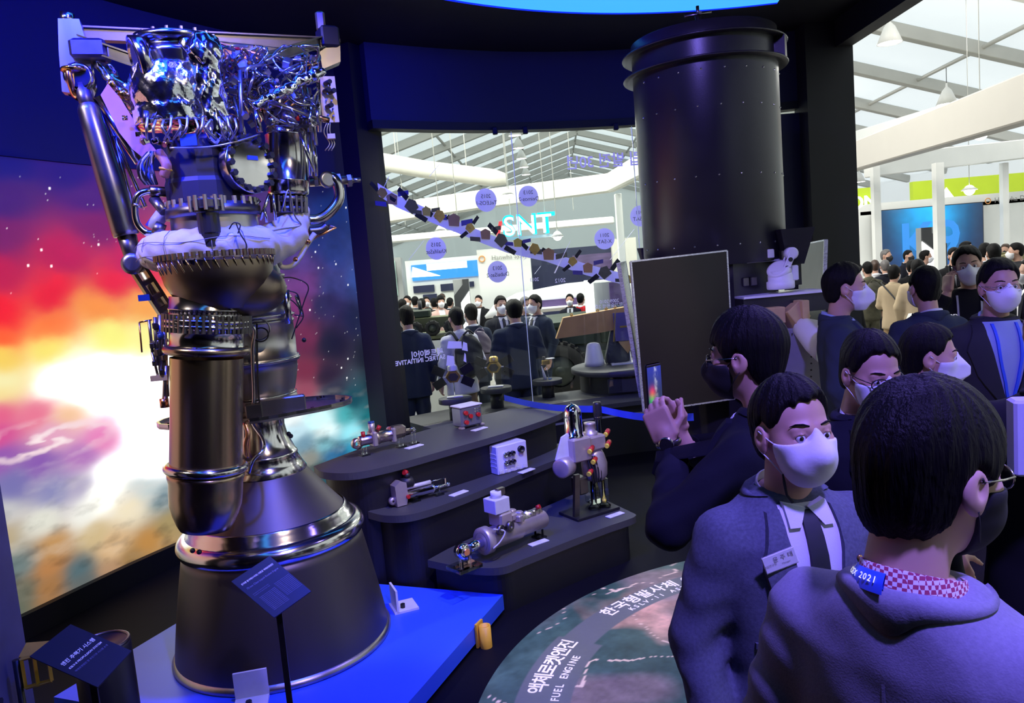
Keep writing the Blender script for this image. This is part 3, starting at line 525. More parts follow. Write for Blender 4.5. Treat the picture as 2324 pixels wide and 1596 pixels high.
# green/white booths in the open right-hand part
t = thing('overhead_canopy', 'big white slanting overhead frame of the booth on the right', 'canopy', P3(2128, 330, 15)); o = Vector(t.location)
def seg(t, a, b, w, h, nm, mt):
    o = Vector(t.location); a, b = Vector(a)-o, Vector(b)-o; d = b-a; m = MB(); m.box((a+b)/2, (d.length, w, h), basis((0, 0, 0), d, Vector((0, 0, 1)).cross(d)).to_3x3(), bev=.02); return m.build(nm, mt, t)
seg(t, P3(1855, 385, 19), P3(2420, 195, 8.5), .3, .55, 'front_fascia', 'fascia_grey'); seg(t, P3(1850, 345, 26), P3(2150, 262, 18), .3, .5, 'rear_fascia', 'white_booth'); seg(t, P3(1975, 378, 18.5), P3(2400, 330, 22), .4, .5, 'cross_fascia', 'white_booth')
for px, Y in ((1985, 18.2), (2128, 15.5), (2278, 21)): 
    x, z = xz(px, 370, Y); m = MB(); m.box((x-o.x, Y-o.y, (z-.1)/2-o.z), (.16, .16, z+.1)); m.build('post', 'white_booth', t)
for px, py, Y in ((2225, 300, 14.5), (2200, 430, 20)): tt = thing('flood_lamp', 'glaring white floodlight %s' % ('under the slanting white overhead frame' if Y < 15 else 'shining on the lime green banner'), 'lamp', P3(px, py, Y)); MB().lathe([(.02, .1), (.1, .06), (.2, -.02), (.19, -.02)], 14, cap=False).build('lamp_shade', 'lamp_white', tt); MB().sphere((0, 0, -.02), .13, 8).build('bulb', 'lamp_glow', tt); hang(tt)
t = thing('green_banner_wall', 'lime green banner wall above the white booth wall', 'banner', P3(2180, 430, 24)); lb(2072, 398, 2420, 450, 24, .2, 'lime', 'banner', t); m = MB(); p = Vector(P3(2148, 444, 23.9))-Vector(t.location); m.prism([(-.25, -.1), (.25, -.1), (0, .25)], -.02, .02, basis(p, (1, 0, 0), (0, 0, 1))); m.build('white_triangle', 'letter_white', t)
t = thing('green_booth_sign', 'lime green booth front with white capital letters beside the black pillar', 'sign', P3(1950, 480, 25)); lb(1850, 430, 1990, 508, 25, .2, 'lime', 'board', t); lb(1850, 500, 1990, 700, 25, .2, 'white_booth', 'lower_wall', t); p = Vector(P3(1938, 462, 24.85))-Vector(t.location); text('YEON', .55, 'letter_white', basis(p, (1, 0, 0), (0, 0, 1)), t, bold=True, extrude=.03)
for q in ((1904, 530, 1914, 578), (1920, 528, 1934, 576)): lb(*q, 24.95, .03, mat('pale_screen', (.3, .42, .40), .4), 'picture', t)
t = thing('white_booth_wall', 'white booth wall with rounded end holding the blue video wall', 'wall panel', P3(2180, 640, 22)); lb(1952, 462, 2420, 470, 22, .3, 'white_booth', 'top_edge', t); o = Vector(t.location)
m = MB(); x0, z0 = xz(1936, 560, 22); x1, _ = xz(2440, 560, 22); _, zt_ = xz(2100, 452, 22); x0 -= o.x; x1 -= o.x; zt_ -= o.z; zb_ = -.1-o.z; r = .55
arc = [(x0+r-r*math.cos(a), zt_-r+r*math.sin(a)) for a in np.linspace(0, math.pi/2, 8)]; m.prism([(x0, zb_)]+arc+[(x1, zt_), (x1, zb_)], -.3, .0, basis((0, 0, 0), (1, 0, 0), (0, 0, 1))); m.build('wall_body', 'white_booth', t)
p = Vector(P3(2292, 452, 21.9))-o; text('Hanwha Defense', .20, 'letter_grey', basis(p+Vector((.25, 0, 0)), (1, 0, 0), (0, 0, 1)), t); MB().torus(p+Vector((-.62, 0, 0)), .075, .014, 20, 6, ax=(0, 1, 0)).build('ring_logo', 'letter_orange', t)
# video wall painted with a blue radial picture
sx0, _ = xz(1988, 550, 21.9); sx1, _ = xz(2229, 550, 21.9); _, sz1 = xz(2108, 470, 21.9); _, sz0 = xz(2108, 640, 21.9); U, Vv = np.meshgrid(np.linspace(0, 1, 90), np.linspace(0, 1, 60), indexing='ij')
g = np.exp(-(((U-.5)/.28)**2+((Vv-1.0)/.5)**2)); bg = np.array([.004, .012, .05])+np.exp(-((U-.5)/.3)**2)[..., None]*np.array([.004, .07, .30])+g[..., None]*np.array([.0, .42, .75]); bg *= (.75+.5*fbm(U*9, Vv*7, 4, 4))[..., None]
mat('video_print', attr_emit='paint', es=1.15, rough=.2)
vw = thing('video_wall', 'wide blue video wall with big pale lettering on the white booth', 'screen', (sx0, 21.85, sz0)); link('screen', grid_mesh('screen', np.stack([U*(sx1-sx0), U*0, Vv*(sz1-sz0)], -1), bg), 'video_print', vw); lb(1984, 468, 2233, 646, 21.88, .06, 'charcoal_panel', 'bezel', vw)
mat('k9_big', (.02, .1, .3), emit=(.03, .25, .70), es=1.0); W_, H_ = sx1-sx0, sz1-sz0
text('K9', H_*.72, 'k9_big', basis((W_*.5, -.012, H_*.52), (1, 0, 0), (0, 0, 1)), vw, bold=True); text('K9', H_*.34, 'letter_white', basis((W_*.5, -.03, H_*.56), (1, 0, 0), (0, 0, 1)), vw, bold=True); text('1989', H_*.12, 'letter_white', basis((W_*.44, -.03, H_*.30), (1, 0, 0), (0, 0, 1)), vw, bold=True)
kiosk('info_kiosk', 'tall kiosk with a white light panel and dark frame before the video wall', 2092, 515, 2148, 690, 17.5, 1)
# white console desk with screen
t = thing('console_desk', 'white touch-screen console desk beside the tall kiosk', 'desk', P3(2160, 745, 10)); t.location.z = -.1; M = basis((0, 0, 0), (0, 1, 0), (0, 0, 1))
MB().prism([(-.35, 0), (.30, 0), (.30, .95), (.22, 1.05), (-.45, .72), (-.45, .62)], -.45, .45, M).build('desk_body', 'white_booth', t); MB().prism([(-.36, .78), (.16, 1.035), (.155, 1.05), (-.365, .795)], -.36, .36, M).build('screen', 'charcoal_panel', t)
t = thing('camouflage_model', 'long sand-coloured model vehicle on a white table before the white wall', 'model', P3(2310, 615, 13)); lb(2270, 632, 2380, 800, 13, .8, 'white_booth', 'table', t); mm = MB(); M = basis((0, .3, .12), (1, 0, 0), (0, 0, 1)); mm.prism([(-.25, 0), (.5, 0), (.55, .12), (.1, .2), (-.2, .14)], -.12, .12, M); mm.build('hull', mat('sand', (.30, .27, .14), .6, noise=.3, nscale=6), t); MB().cyl((.0, .3, .3), (-.32, .3, .34), .02).build('gun_barrel', 'sand', t)
# floor tiles glare sheets and boards right
# ================================================================== blue platform and rocket engine
mat('platform_blue', (.03, .10, .75), .38, noise=.08, nscale=3); mat('platform_side', (.03, .06, .5), .5)
mat('yellow_paint', (.75, .42, .03), .45, noise=.2, nscale=20); mat('white_bracket', (.6, .6, .62), .4, noise=.1)
E0 = np.array([-1.34, 3.95, .12])
pl = thing('display_platform', 'low bright blue platform under the rocket engine', 'platform', (0, 0, 0))
PC4 = [(-.17, 4.29), (-.725, 2.895), (-2.355, 3.545), (-1.80, 4.94)]
def rnd_prism(m, poly, z0, z1): return m.prism(poly, z0, z1)
m = MB(); m.prism(PC4, .03, .12); m.build('deck', 'platform_blue', pl)
m = MB(); m.prism([((x+1.26)*.96-1.26, (y-3.92)*.96+3.92) for x, y in PC4], 0, .03); m.build('plinth', 'black_paint', pl)
def socket(c, ang):
    m = MB(); m.lathe([(.032, -.06), (.032, .06), (.025, .06), (.025, -.06)], 20, c=c, cap=False); o = m.build('tie_down_socket', 'yellow_paint', pl)
    d = Vector((math.cos(ang), math.sin(ang), 0)); m = MB(); m.box(Vector(c)-d*.035+Vector((0, 0, .01)), (.012, .075, .13), Matrix.Rotation(ang, 3, 'Z')); m.build('socket_plate', 'yellow_paint', o)
socket((-.268, 3.92, .06), math.radians(-25))
def lbr(c, ang):
    m = MB(); R_ = Matrix.Rotation(ang, 3, 'Z'); m.box(Vector(c)+R_ @ Vector((0, 0, .006)), (.15, .14, .012), R_); m.box(Vector(c)+R_ @ Vector((0, .05, .07)), (.15, .012, .13), R_); o = m.build('hold_down_bracket', 'white_bracket', pl); MB().cyl(Vector(c)+Vector((0, -.03, .012)), Vector(c)+Vector((0, -.03, .035)), .014, 6).build('bolt', 'dark_steel', o)
lbr(E0+np.array([.02, -.62, 0]), math.radians(12)); lbr(E0+np.array([.60, .28, 0]), math.radians(112))
mat('steel_polished', (.62, .60, .58), .16, 1., noise=.12, nscale=9, stretch=(1, 1, .15)); mat('steel_brushed', (.42, .40, .39), .34, 1., noise=.25, nscale=14, stretch=(1, 1, .1)); mat('steel_mid', (.27, .26, .255), .3, 1., noise=.2, nscale=10); mat('steel_dark', (.16, .15, .15), .38, 1., noise=.2)
mat('bronze', (.40, .31, .22), .26, 1., noise=.22, nscale=5, stretch=(1, 1, .25)); mat('bronze_dark', (.20, .155, .11), .36, 1., noise=.3, nscale=4)
mat('nozzle_matte', (.15, .13, .125), .46, .85, noise=.22, nscale=5, stretch=(1, 1, .3)); mat('nozzle_skirt', (.105, .095, .09), .42, .85, noise=.2, nscale=4, stretch=(1, 1, .2))
mat('foil', (.82, .83, .86), .13, 1., bump=.55, bscale=14, noise=.1, nscale=9); mat('gold_foil', (.85, .50, .14), .18, 1., bump=.9, bscale=30)
mat('black_plastic', (.012, .012, .015), .45, noise=.2); mat('navy_cover', (.010, .010, .022), .55, noise=.25, nscale=8); mat('white_blanket', (.62, .60, .62), .85, noise=.12, nscale=14, bump=.35, bscale=18)
mat('peach_plate', (.40, .17, .12), .55, noise=.1); mat('cream_plate', (.72, .58, .36), .5, noise=.06); mat('red_cap', (.45, .012, .015), .45); mat('blue_cap', (.02, .07, .3), .4); mat('copper', (.75, .38, .22), .25, 1., noise=.2); mat('cable_white', (.55, .53, .5), .5); mat('cable_black', (.012, .012, .014), .5)
eng = thing('rocket_engine', 'tall steel liquid-fuel rocket engine standing nozzle-down on the blue platform', 'rocket engine', E0)
vd = np.array([E0[0], E0[1], 0]); vd = vd/np.linalg.norm(vd); rt = np.array([vd[1], -vd[0], 0])
def L(px, py, off=0.):
    d = ray(px, py); t = ((E0-CAM) @ vd+off)/(d @ vd); return CAM+d*t-E0
def part(m, name, mt, par=eng, kind=None):
    o = m.build(name, mt, par)
    if kind: o['kind'] = kind
    return o
# nozzle
part(MB().lathe([(.552, .0), (.56, .004), (.562, .02), (.553, .03), (.545, .04)], 72), 'nozzle_rim', 'steel_brushed')
prof = [(.548, .02)]+[(.548-.095*(z/.55)**1.15, .02+z) for z in np.linspace(.05, .56, 10)]; part(MB().lathe(prof+[(p[0]-.012, p[1]) for p in prof[::-1]], 72, cap=False), 'nozzle_skirt', 'nozzle_skirt')
part(MB().torus((0, 0, .605), .425, .052, 80, 16), 'coolant_ring', 'steel_polished')
part(MB().lathe([(.43, .63), (.432, .655), (.412, .662), (.41, .685), (.396, .69), (.394, .71), (.384, .715)], 72, cap=False), 'ring_collar', 'steel_polished')
part(MB().lathe([(.386, .70), (.34, .755), (.29, .82), (.245, .88), (.207, .93)], 72, cap=False), 'nozzle_cone', 'nozzle_matte')
part(MB().lathe([(.209, .925), (.212, .935), (.192, .968), (.172, 1.012), (.176, 1.018), (.17, 1.03), (.164, 1.035), (.148, 1.075), (.131, 1.12), (.123, 1.17), (.126, 1.215), (.14, 1.25), (.17, 1.275), (.19, 1.285)], 64, cap=False), 'throat', 'steel_polished')
ch = [(.19, 1.28), (.2, 1.29), (.205, 1.32), (.19, 1.33), (.194, 1.345), (.2, 1.36), (.21, 1.40), (.222, 1.46), (.224, 1.50), (.236, 1.502), (.236, 1.53), (.226, 1.532), (.228, 1.62), (.225, 1.70), (.231, 1.703), (.231, 1.715), (.224, 1.718), (.224, 1.73), (.23, 1.733), (.23, 1.745), (.222, 1.75), (.217, 1.81), (.228, 1.813), (.228, 1.838), (.213, 1.842), (.21, 1.87), (.214, 1.872), (.214, 1.885), (.207, 1.888), (.204, 1.93), (.209, 1.933), (.209, 1.945), (.19, 1.95), (.187, 2.02)]
part(MB().lathe(ch, 64, cap=False), 'combustion_chamber', 'steel_brushed')
for z, r in ((1.337, .20), (1.516, .237), (1.74, .232), (1.825, .229)): part(MB().torus((0, 0, z), r, .006, 64, 6), 'chamber_band', 'steel_polished')
# heat shield flange
pts = []
for k in range(40):
    a = 2*math.pi*k/40; r = .29+.195*abs(math.cos(a))**5; pts.append((rt*math.cos(a)+vd*math.sin(a))*r)
m = MB(); m.prism([(p[0], p[1]) for p in pts], 1.235, 1.246); fl_ = part(m, 'heat_shield_flange', 'steel_brushed')
m = MB()
for a, b in zip(pts, pts[1:]+pts[:1]):
    pass
n = len(pts); vs = [(p[0]*s, p[1]*s, z) for s, z in ((1., 1.246), (1., 1.262), (.975, 1.262), (.975, 1.246)) for p in pts]; m._add(vs, [(k*n+i, k*n+(i+1) % n, (k+1)*n+(i+1) % n, (k+1)*n+i) for k in range(3) for i in range(n)]); part(m, 'flange_lip', 'steel_polished', fl_)
for a in range(0, 40, 3): q = pts[a]*.9; part(MB().cyl((q[0], q[1], 1.246), (q[0], q[1], 1.262), .009, 6), 'bolt', 'dark_steel', fl_)
q = rt*.12-vd*.2; part(MB().box((q[0], q[1], 1.29), (.22, .06, .09), math.atan2(rt[1], rt[0]), bev=.006), 'flange_pocket', 'steel_brushed', fl_)
q = rt*-.02-vd*.23; part(MB().box((q[0], q[1], 1.285), (.08, .06, .08), math.atan2(rt[1], rt[0]), bev=.006), 'flange_pocket', 'steel_dark', fl_)
# front exhaust cylinder
A_, B_ = Vector(L(471, 690, -.42)), Vector(L(467, 1200, -.42)); ax = (A_-B_).normalized(); LT = (A_-B_).length; u = lambda py: (1200-py)/510*LT
cpr = [(.108, 0), (.112, .002), (.128, .03), (.146, .075), (.158, .12), (.161, .17), (.162, u(1090)), (.168, u(1080)), (.168, u(1072)), (.16, u(1070))]
part(MB().lathe([(.001, .012)]+cpr, 56, c=B_, ax=ax, cap=False), 'exhaust_cup', 'bronze')
part(MB().torus(B_+ax*u(1058), .164, .021, 56, 12, ax=ax), 'exhaust_ring', 'steel_polished')
part(MB().lathe([(.158, u(1056)), (.156, u(950)), (.158, u(810))], 56, c=B_, ax=ax, cap=False), 'exhaust_cylinder', 'bronze')
part(MB().torus(B_+ax*u(793), .168, .021, 56, 12, ax=ax), 'exhaust_ring', 'bronze')
part(MB().lathe([(.166, u(785)), (.160, u(780)), (.161, u(745)), (.19, u(742)), (.19, u(736)), (.185, u(736)), (.185, u(732)), (.19, u(732)), (.19, u(724)), (.163, u(722)), (.163, u(705)), (.167, u(704)), (.167, u(702)), (.163, u(700)), (.162, u(676))], 56, c=B_, ax=ax, cap=False), 'exhaust_neck', 'steel_polished')
uu, vv, dd = frame(ax); m = MB()
for k in range(44):
    a = 2*math.pi*k/44; p = B_+ax*u(733)+uu*math.cos(a)*.183+vv*math.sin(a)*.183; m.cyl(p-ax*.04, p+ax*.04, .0095, 6)
part(m, 'flange_stud_row', 'steel_dark', kind='stuff')
# brass dome and its ribs
dc = Vector(L(487, 640, -.42)); dax = Vector((.06, -.02, 1)).normalized()
part(MB().lathe([(.155, -.115), (.175, -.09), (.205, -.05), (.228, -.01), (.238, .03), (.240, .07), (.236, .10)], 56, c=dc+Vector((.02, 0, 0)), ax=dax, cap=False), 'turbine_dome', 'bronze_dark')
def lobe(p): return smin(smin(ell(p, (.14, .06, -.05), (.16, .15, .12)), ell(p, (.02, .0, .02), (.215, .20, .10)), .05), ell(p, (.05, .0, -.06), (.15, .14, .1)), .05)
V, Q = snet(lobe, (-.3, -.3, -.25), (.4, .35, .2), .016); o = link('turbine_lobe', np_mesh('turbine_lobe', V, Q), 'bronze_dark', eng); o.location = dc
m = MB()
for k in range(40):
    a = 2*math.pi*k/40; m.tube([dc+Vector((.02+math.cos(a+t*.12)*(.246-.02*t*t), math.sin(a+t*.12)*(.246-.02*t*t), .10-.075*t)) for t in (0, .33, .66, 1)], .0045, 5)
part(m, 'rib_row', 'bronze', kind='stuff')
m = MB()
for k in range(52): a = 2*math.pi*k/52; q = dc+Vector((.02+math.cos(a)*.25, math.sin(a)*.25, .115)); m.cyl(q-Vector((0, 0, .012)), q+Vector((0, 0, .014)), .010, 6)
part(m, 'dome_bolt_row', 'bronze_dark', kind='stuff')
# white quilted blanket with its arm to the right
bc = np.array(L(480, 566, -.22))
def blanket(p):
    d = p-bc; r = np.hypot(d[:, 0], d[:, 1]); t = np.hypot(np.maximum(r-.235, 0), d[:, 2]*1.05)-.088; t = np.where(r < .235, np.abs(d[:, 2])*1.05-.088, t)
    a0, a1, a2 = np.array(L(610, 560, -.2)), np.array(L(655, 530, -.14)), np.array(L(672, 485, -.1)); t = smin(t, smin(cap(p, a0, a1, .085, .085), cap(p, a1, a2, .085, .066), .04), .05)
    an = np.arctan2(d[:, 1], d[:, 0]); return t+.007*np.sin(an*14+d[:, 2]*30)*np.cos(d[:, 2]*40+an*5)+.004*np.sin(p[:, 0]*70)*np.sin(p[:, 2]*60+p[:, 1]*50)
V, Q = snet(blanket, bc-.45, bc+np.array([.75, .55, .4]), .0115); link('insulation_blanket', np_mesh('insulation_blanket', V, Q), 'white_blanket', eng)
for off, rr in ((.03, .326), (-.03, .328)):
    pts = [bc+np.array([math.cos(a)*rr, math.sin(a)*rr, off+.008*math.sin(a*5)]) for a in np.linspace(-2.7, -.3, 24)]; part(MB().tube(pts, .0018, 5), 'seam', 'letter_grey')
for a in (-2.3, -1.85, -1.2, -.75):
    pts = [bc+np.array([math.cos(a)*r, math.sin(a)*r, z]) for r, z in ((.27, .083), (.31, .055), (.327, .01), (.318, -.05))]; part(MB().tube(pts, .0018, 5), 'seam', 'letter_grey')
part(MB().tube(catmull([L(640, 480, -.28), L(655, 430, -.27), L(668, 488, -.24), L(682, 512, -.2), L(640, 520, -.28), L(585, 530, -.32)], 5), .004, 6), 'sense_wire', 'steel_brushed')
for (a, b, c, d) in (((520, 520), (530, 506), (545, 510), (540, 530)), ((535, 505), (545, 530), (560, 560), (545, 590))): part(MB().tube(catmull([L(*a, -.56), L(*b, -.57), L(*c, -.57), L(*d, -.57)], 6), .003, 5), 'harness_loop', 'cable_black')
# turbopump housing
hc = np.array(L(460, 395, -.2)); hz0, hz1 = L(460, 468, -.2)[2], L(450, 318, -.2)[2]
part(MB().lathe([(.17, hz0), (.172, hz0+.10), (.165, hz0+.12), (.165, hz1-.02), (.15, hz1)], 14, c=(hc[0], hc[1], 0), smooth=False), 'pump_housing', 'navy_cover')
part(MB().lathe([(.215, hz0-.06), (.215, hz0-.015), (.205, hz0-.012), (.205, hz0), (.18, hz0)], 44, c=(hc[0]+.03, hc[1], 0)), 'pump_flange', 'steel_dark')
part(MB().lathe([(.20, hz0-.15), (.195, hz0-.06)], 44, c=(hc[0]+.03, hc[1], 0), cap=False), 'pump_skirt', 'steel_brushed')
m = MB()
for k in range(26): a = 2*math.pi*k/26; q = Vector((hc[0]+.03+math.cos(a)*.2, hc[1]+math.sin(a)*.2, hz0)); m.cyl(q-Vector((0, 0, .03)), q+Vector((0, 0, .022)), .011, 6)
part(m, 'flange_bolt_row', 'steel_brushed', kind='stuff')
pz = Vector(L(473, 500, -.50)); part(MB().lathe([(.043, -.115), (.043, -.06), (.047, -.055), (.047, .03), (.052, .035), (.052, .05)], 18, c=pz, smooth=False), 'vent_plug', 'black_plastic')
part(MB().lathe([(.06, .05), (.066, .055), (.066, .085), (.06, .09), (.001, .09)], 20, c=pz, smooth=False), 'vent_plug_cap', 'steel_dark')
for k in range(10): a = 2*math.pi*k/10; q = pz+Vector((math.cos(a)*.068, math.sin(a)*.068, .07)); part(MB().cyl(q-Vector((0, 0, .03)), q+Vector((0, 0, .035)), .009, 6), 'bolt', 'steel_brushed')
# round cover plate with bolts
dcv = Vector(L(571, 372, -.33)); nrm = (Vector(rt)*.62-Vector(vd)*.78+Vector((0, 0, .04))).normalized(); u1, v1, _ = frame(nrm)
part(MB().lathe([(.135, -.06), (.137, -.012), (.135, .0), (.10, .004), (.03, .012), (.001, .012)], 48, c=dcv, ax=nrm, cap=False), 'cover_plate', 'steel_polished')
for k in range(16):
    a = 2*math.pi*k/16; q = dcv+u1*math.cos(a)*.122+v1*math.sin(a)*.122; part(MB().cyl(q, q+nrm*.022, .0155, 6, smooth=False), 'cover_bolt', 'black_plastic')
part(MB().box(dcv+nrm*.014+v1*.025, (.055, .02, .006), basis((0, 0, 0), u1, v1).to_3x3()), 'name_plate', 'blue_cap')
part(MB().cyl(dcv-nrm*.22, dcv-nrm*.05, .12, 32), 'cover_drum', 'steel_dark')
# right-hand vertical cylinder
rc = Vector(L(655, 440, -.12)); rtp = Vector(L(648, 288, -.12)); ax2 = (rtp-rc).normalized(); LR = (rtp-rc).length
part(MB().lathe([(.085, -.01), (.098, .0), (.1, .01), (.1, .055), (.103, .057), (.103, .062), (.1, .064), (.1, LR-.05), (.103, LR-.048), (.103, LR-.04), (.098, LR-.02), (.09, LR), (.001, LR)], 44, c=rc, ax=ax2, cap=False), 'pressure_cylinder', 'steel_polished')
part(MB().lathe([(.07, -.10), (.085, -.09), (.085, -.07), (.07, -.065), (.07, -.05), (.088, -.045), (.088, -.02), (.07, -.012)], 32, c=rc, ax=ax2, cap=False), 'cylinder_clamp', 'steel_dark')
m = MB(); ua, va, _ = frame(ax2)
for k in range(18): a = 2*math.pi*k/18; q = rc+ua*math.cos(a)*.083+va*math.sin(a)*.083; m.cyl(q-ax2*.095, q-ax2*.015, .009, 6)
part(m, 'clamp_stud_row', 'steel_dark', kind='stuff')
# foil wrapped oxygen pump and column
def crumple(p, s=1.): return .010*s*(np.sin(p[:, 0]*41+3*np.sin(p[:, 2]*23))*np.sin(p[:, 1]*37+2*np.sin(p[:, 0]*29))+.7*np.sin(p[:, 2]*53+4*np.sin(p[:, 1]*31+p[:, 0]*17))*np.sin(p[:, 0]*67))+.005*s*np.abs(np.sin(p[:, 0]*97+p[:, 2]*71))
f0, f1 = np.array(L(400, 262, -.22)), np.array(L(392, 165, -.22))
def foil_a(p):
    d = p-f0; r = np.hypot(d[:, 0], d[:, 1]); h = (f1-f0)[2]; b = np.maximum(r-.17-.02*np.sin(d[:, 2]*16), np.abs(d[:, 2]-h/2)-h/2-.02); b = smin(b, np.maximum(r-.185, np.abs(d[:, 2]+.02)-.035), .03); return b+crumple(p, .35)
V, Q = snet(foil_a, f0+(-.27, -.27, -.12), f0+(.27, .27, .32), .0095); link('foil_wrap', np_mesh('foil_wrap', V, Q), 'foil', eng)
g0, g1 = np.array(L(492, 300, -.36)), np.array(L(462, 118, -.36))
def foil_b(p): return smin(cap(p, g0, g1, .062, .07), cap(p, g1, L(420, 95, -.3), .07, .05), .05)+crumple(p+2, .75)
V, Q = snet(foil_b, np.minimum(g0, g1)-.16, np.maximum(g0, g1)+.16, .0085); link('foil_column', np_mesh('foil_column', V, Q), 'foil', eng)
h0, h1 = np.array(L(582, 236, -.4)), np.array(L(722, 166, -.34))
def foil_c(p): return cap(p, h0, h1, .022, .03)+crumple(p+1, .7)
V, Q = snet(foil_c, np.minimum(h0, h1)-.09, np.maximum(h0, h1)+.09, .0075); link('foil_bar', np_mesh('foil_bar', V, Q), 'foil', eng)
def foil_d(p): return np.minimum(cap(p, L(240, 165, -.1), L(300, 235, -.14), .03, .05), cap(p, L(232, 150, -.1), L(250, 170, -.1), .04))+crumple(p+5, .9)
lo = np.minimum(L(225, 130, -.1), L(310, 260, -.14))-.12; V, Q = snet(foil_d, lo, lo+np.array([.5, .32, .55]), .0085); link('crumpled_foil', np_mesh('crumpled_foil', V, Q), 'foil', eng)
for a, b in (((246, 185), (262, 205)), ((268, 215), (296, 222))): part(MB().tube([L(*a, -.2), (np.array(L(*a, -.2))+L(*b, -.2))/2+np.array([0, 0, .01]), L(*b, -.2)], [.018, .026, .015], 7), 'gold_foil_patch', 'gold_foil')
# inlet at the top
ic = Vector(L(405, 130, -.2)); part(MB().lathe([(.15, -.10), (.155, -.03), (.165, .0), (.165, .02), (.15, .03), (.15, .055), (.185, .06), (.185, .085), (.17, .09), (.001, .095)], 40, c=ic, ax=(.05, -.06, 1)), 'oxidiser_inlet', 'steel_polished')
part(MB().lathe([(.08, 0), (.10, .02), (.105, .06), (.075, .065), (.07, .03)], 28, c=Vector(L(338, 132, -.3)), ax=(-.75, -.5, -.2)), 'side_port', 'steel_polished')
part(MB().lathe([(.06, .058), (.001, .056)], 24, c=Vector(L(338, 132, -.3)), ax=(-.75, -.5, -.2), cap=False), 'side_port_bore', 'black_plastic')
m = MB()
for k in range(18): a = 2*math.pi*k/18; q = ic+Vector((math.cos(a)*.172, math.sin(a)*.172, .07)); m.cyl(q, q+Vector((0, 0, .018)), .009, 6)
part(m, 'inlet_bolt_row', 'steel_dark', kind='stuff')
# top frame
def bar(a, b, w, h, mt, name):
    a, b = Vector(a), Vector(b); d = b-a; R_ = basis((0, 0, 0), d, Vector((0, 0, 1)).cross(d)).to_3x3(); m = MB(); c = (a+b)/2; m.box(c, (d.length, w*.25, h), R_); m.box(c+R_ @ Vector((0, 0, h/2)), (d.length, w, h*.14), R_); m.box(c-R_ @ Vector((0, 0, h/2)), (d.length, w, h*.14), R_); return part(m, name, mt)
bar(L(172, 76, -.02), L(742, 100, .22), .05, .055, 'steel_dark', 'frame_beam'); bar(L(172, 92, -.1), L(342, 150, -.28), .05, .05, 'steel_polished', 'frame_beam'); bar(L(742, 92, .2), L(585, 138, -.1), .06, .05, 'steel_brushed', 'frame_beam'); bar(L(585, 138, -.1), L(470, 105, -.1), .06, .05, 'copper', 'frame_beam'); bar(L(480, 100, -.05), L(700, 122, .1), .03, .03, 'steel_brushed', 'frame_beam')
tl = Vector(L(165, 120, -.1)); part(MB().prism([(-.06, -.18), (.06, -.2), (.075, -.02), (.05, .14), (-.035, .14), (-.05, 0)], -.035, .035, basis(tl, rt, (0, 0, 1))), 'corner_tower', 'steel_brushed'); part(MB().box(tl+Vector((.08, 0, .0)), (.15, .14, .085), .3, bev=.012), 'corner_block', 'steel_dark')
part(MB().cyl(tl+Vector((-.01, 0, .13)), tl+Vector((.0, 0, .175)), .03, 10), 'lifting_eye', 'steel_polished'); part(MB().torus(tl+Vector((.02, -.05, -.09)), .045, .011, 20, 8, ax=(0, 0, 1)), 'gold_band', 'gold_foil')
tr = Vector(L(744, 88, .2)); part(MB().box(tr, (.10, .12, .11), .5, bev=.01), 'corner_block', 'navy_cover'); part(MB().box(tr+Vector((-.03, 0, .09)), (.05, .06, .1), .2, bev=.01), 'lifting_lug', 'steel_brushed'); part(MB().prism([(-.05, -.1), (.05, -.06), (.06, .06), (-.06, .06)], -.04, .04, basis(tr+Vector((0, 0, -.07)), rt, (0, 0, 1))), 'corner_bracket', 'steel_dark')
# gimbal clevis and left actuator
cl = Vector(L(182, 178, -.12)); part(MB().lathe([(.05, -.05), (.062, -.045), (.062, .045), (.05, .05)], 24, c=cl, ax=(-vd[0], -vd[1], 0)), 'clevis_eye', 'steel_polished')
part(MB().prism([(-.075, .02), (-.07, -.06), (-.02, -.1), (.03, -.1), (.06, -.04), (.055, .08), (-.06, .1)], -.06, -.03, basis(cl, rt, (0, 0, 1))), 'clevis_fork', 'steel_polished')
part(MB().torus(cl+Vector((-.035, 0, 0)), .07, .016, 24, 8, ax=tuple(rt), arc=(2.6, 5.9)), 'clevis_strap', 'copper')
sa, sb = Vector(L(188, 205, -.14)), Vector(L(287, 535, -.14)); d = (sb-sa); dn = d.normalized(); LA = d.length
part(MB().cyl(sa-dn*.03, sa+dn*.1, .032, 20), 'actuator_neck', 'steel_dark'); part(MB().lathe([(.034, .06), (.044, .075), (.048, .09), (.052, LA*.3), (.058, LA*.6), (.060, LA-.02), (.055, LA), (.001, LA)], 32, c=sa, ax=dn, cap=False), 'actuator_cylinder', 'steel_mid')
sc2 = Vector(L(300, 590, -.14)); part(MB().cone(sb, sc2, .042, .03, 20), 'actuator_rod', 'steel_dark'); part(MB().lathe([(.03, -.045), (.05, -.04), (.05, .04), (.03, .045)], 22, c=sc2+dn*.02, ax=tuple(-vd)), 'rod_eye', 'steel_brushed')
a, b = sc2, Vector(L(372, 700, -.10)); dd_ = b-a; R_ = basis((0, 0, 0), dd_, Vector((0, 0, 1)).cross(dd_)).to_3x3(); m = MB()
for s in (-1, 1): m.box((a+b)/2+R_ @ Vector((0, 0, s*.028)), (dd_.length+.04, .05, .016), R_)
for t in (.1, .45, .75, 1.): m.box(a+dd_*t, (.022, .05, .06), R_)
part(m, 'outrigger_bracket', 'steel_dark'); part(MB().cyl(L(318, 605, 0.0), L(385, 725, 0.0), .03, 14), 'outrigger_tube', 'steel_brushed'); part(MB().box(L(328, 676, -.15), (.05, .04, .03), .3), 'cable_clip', 'blue_cap')
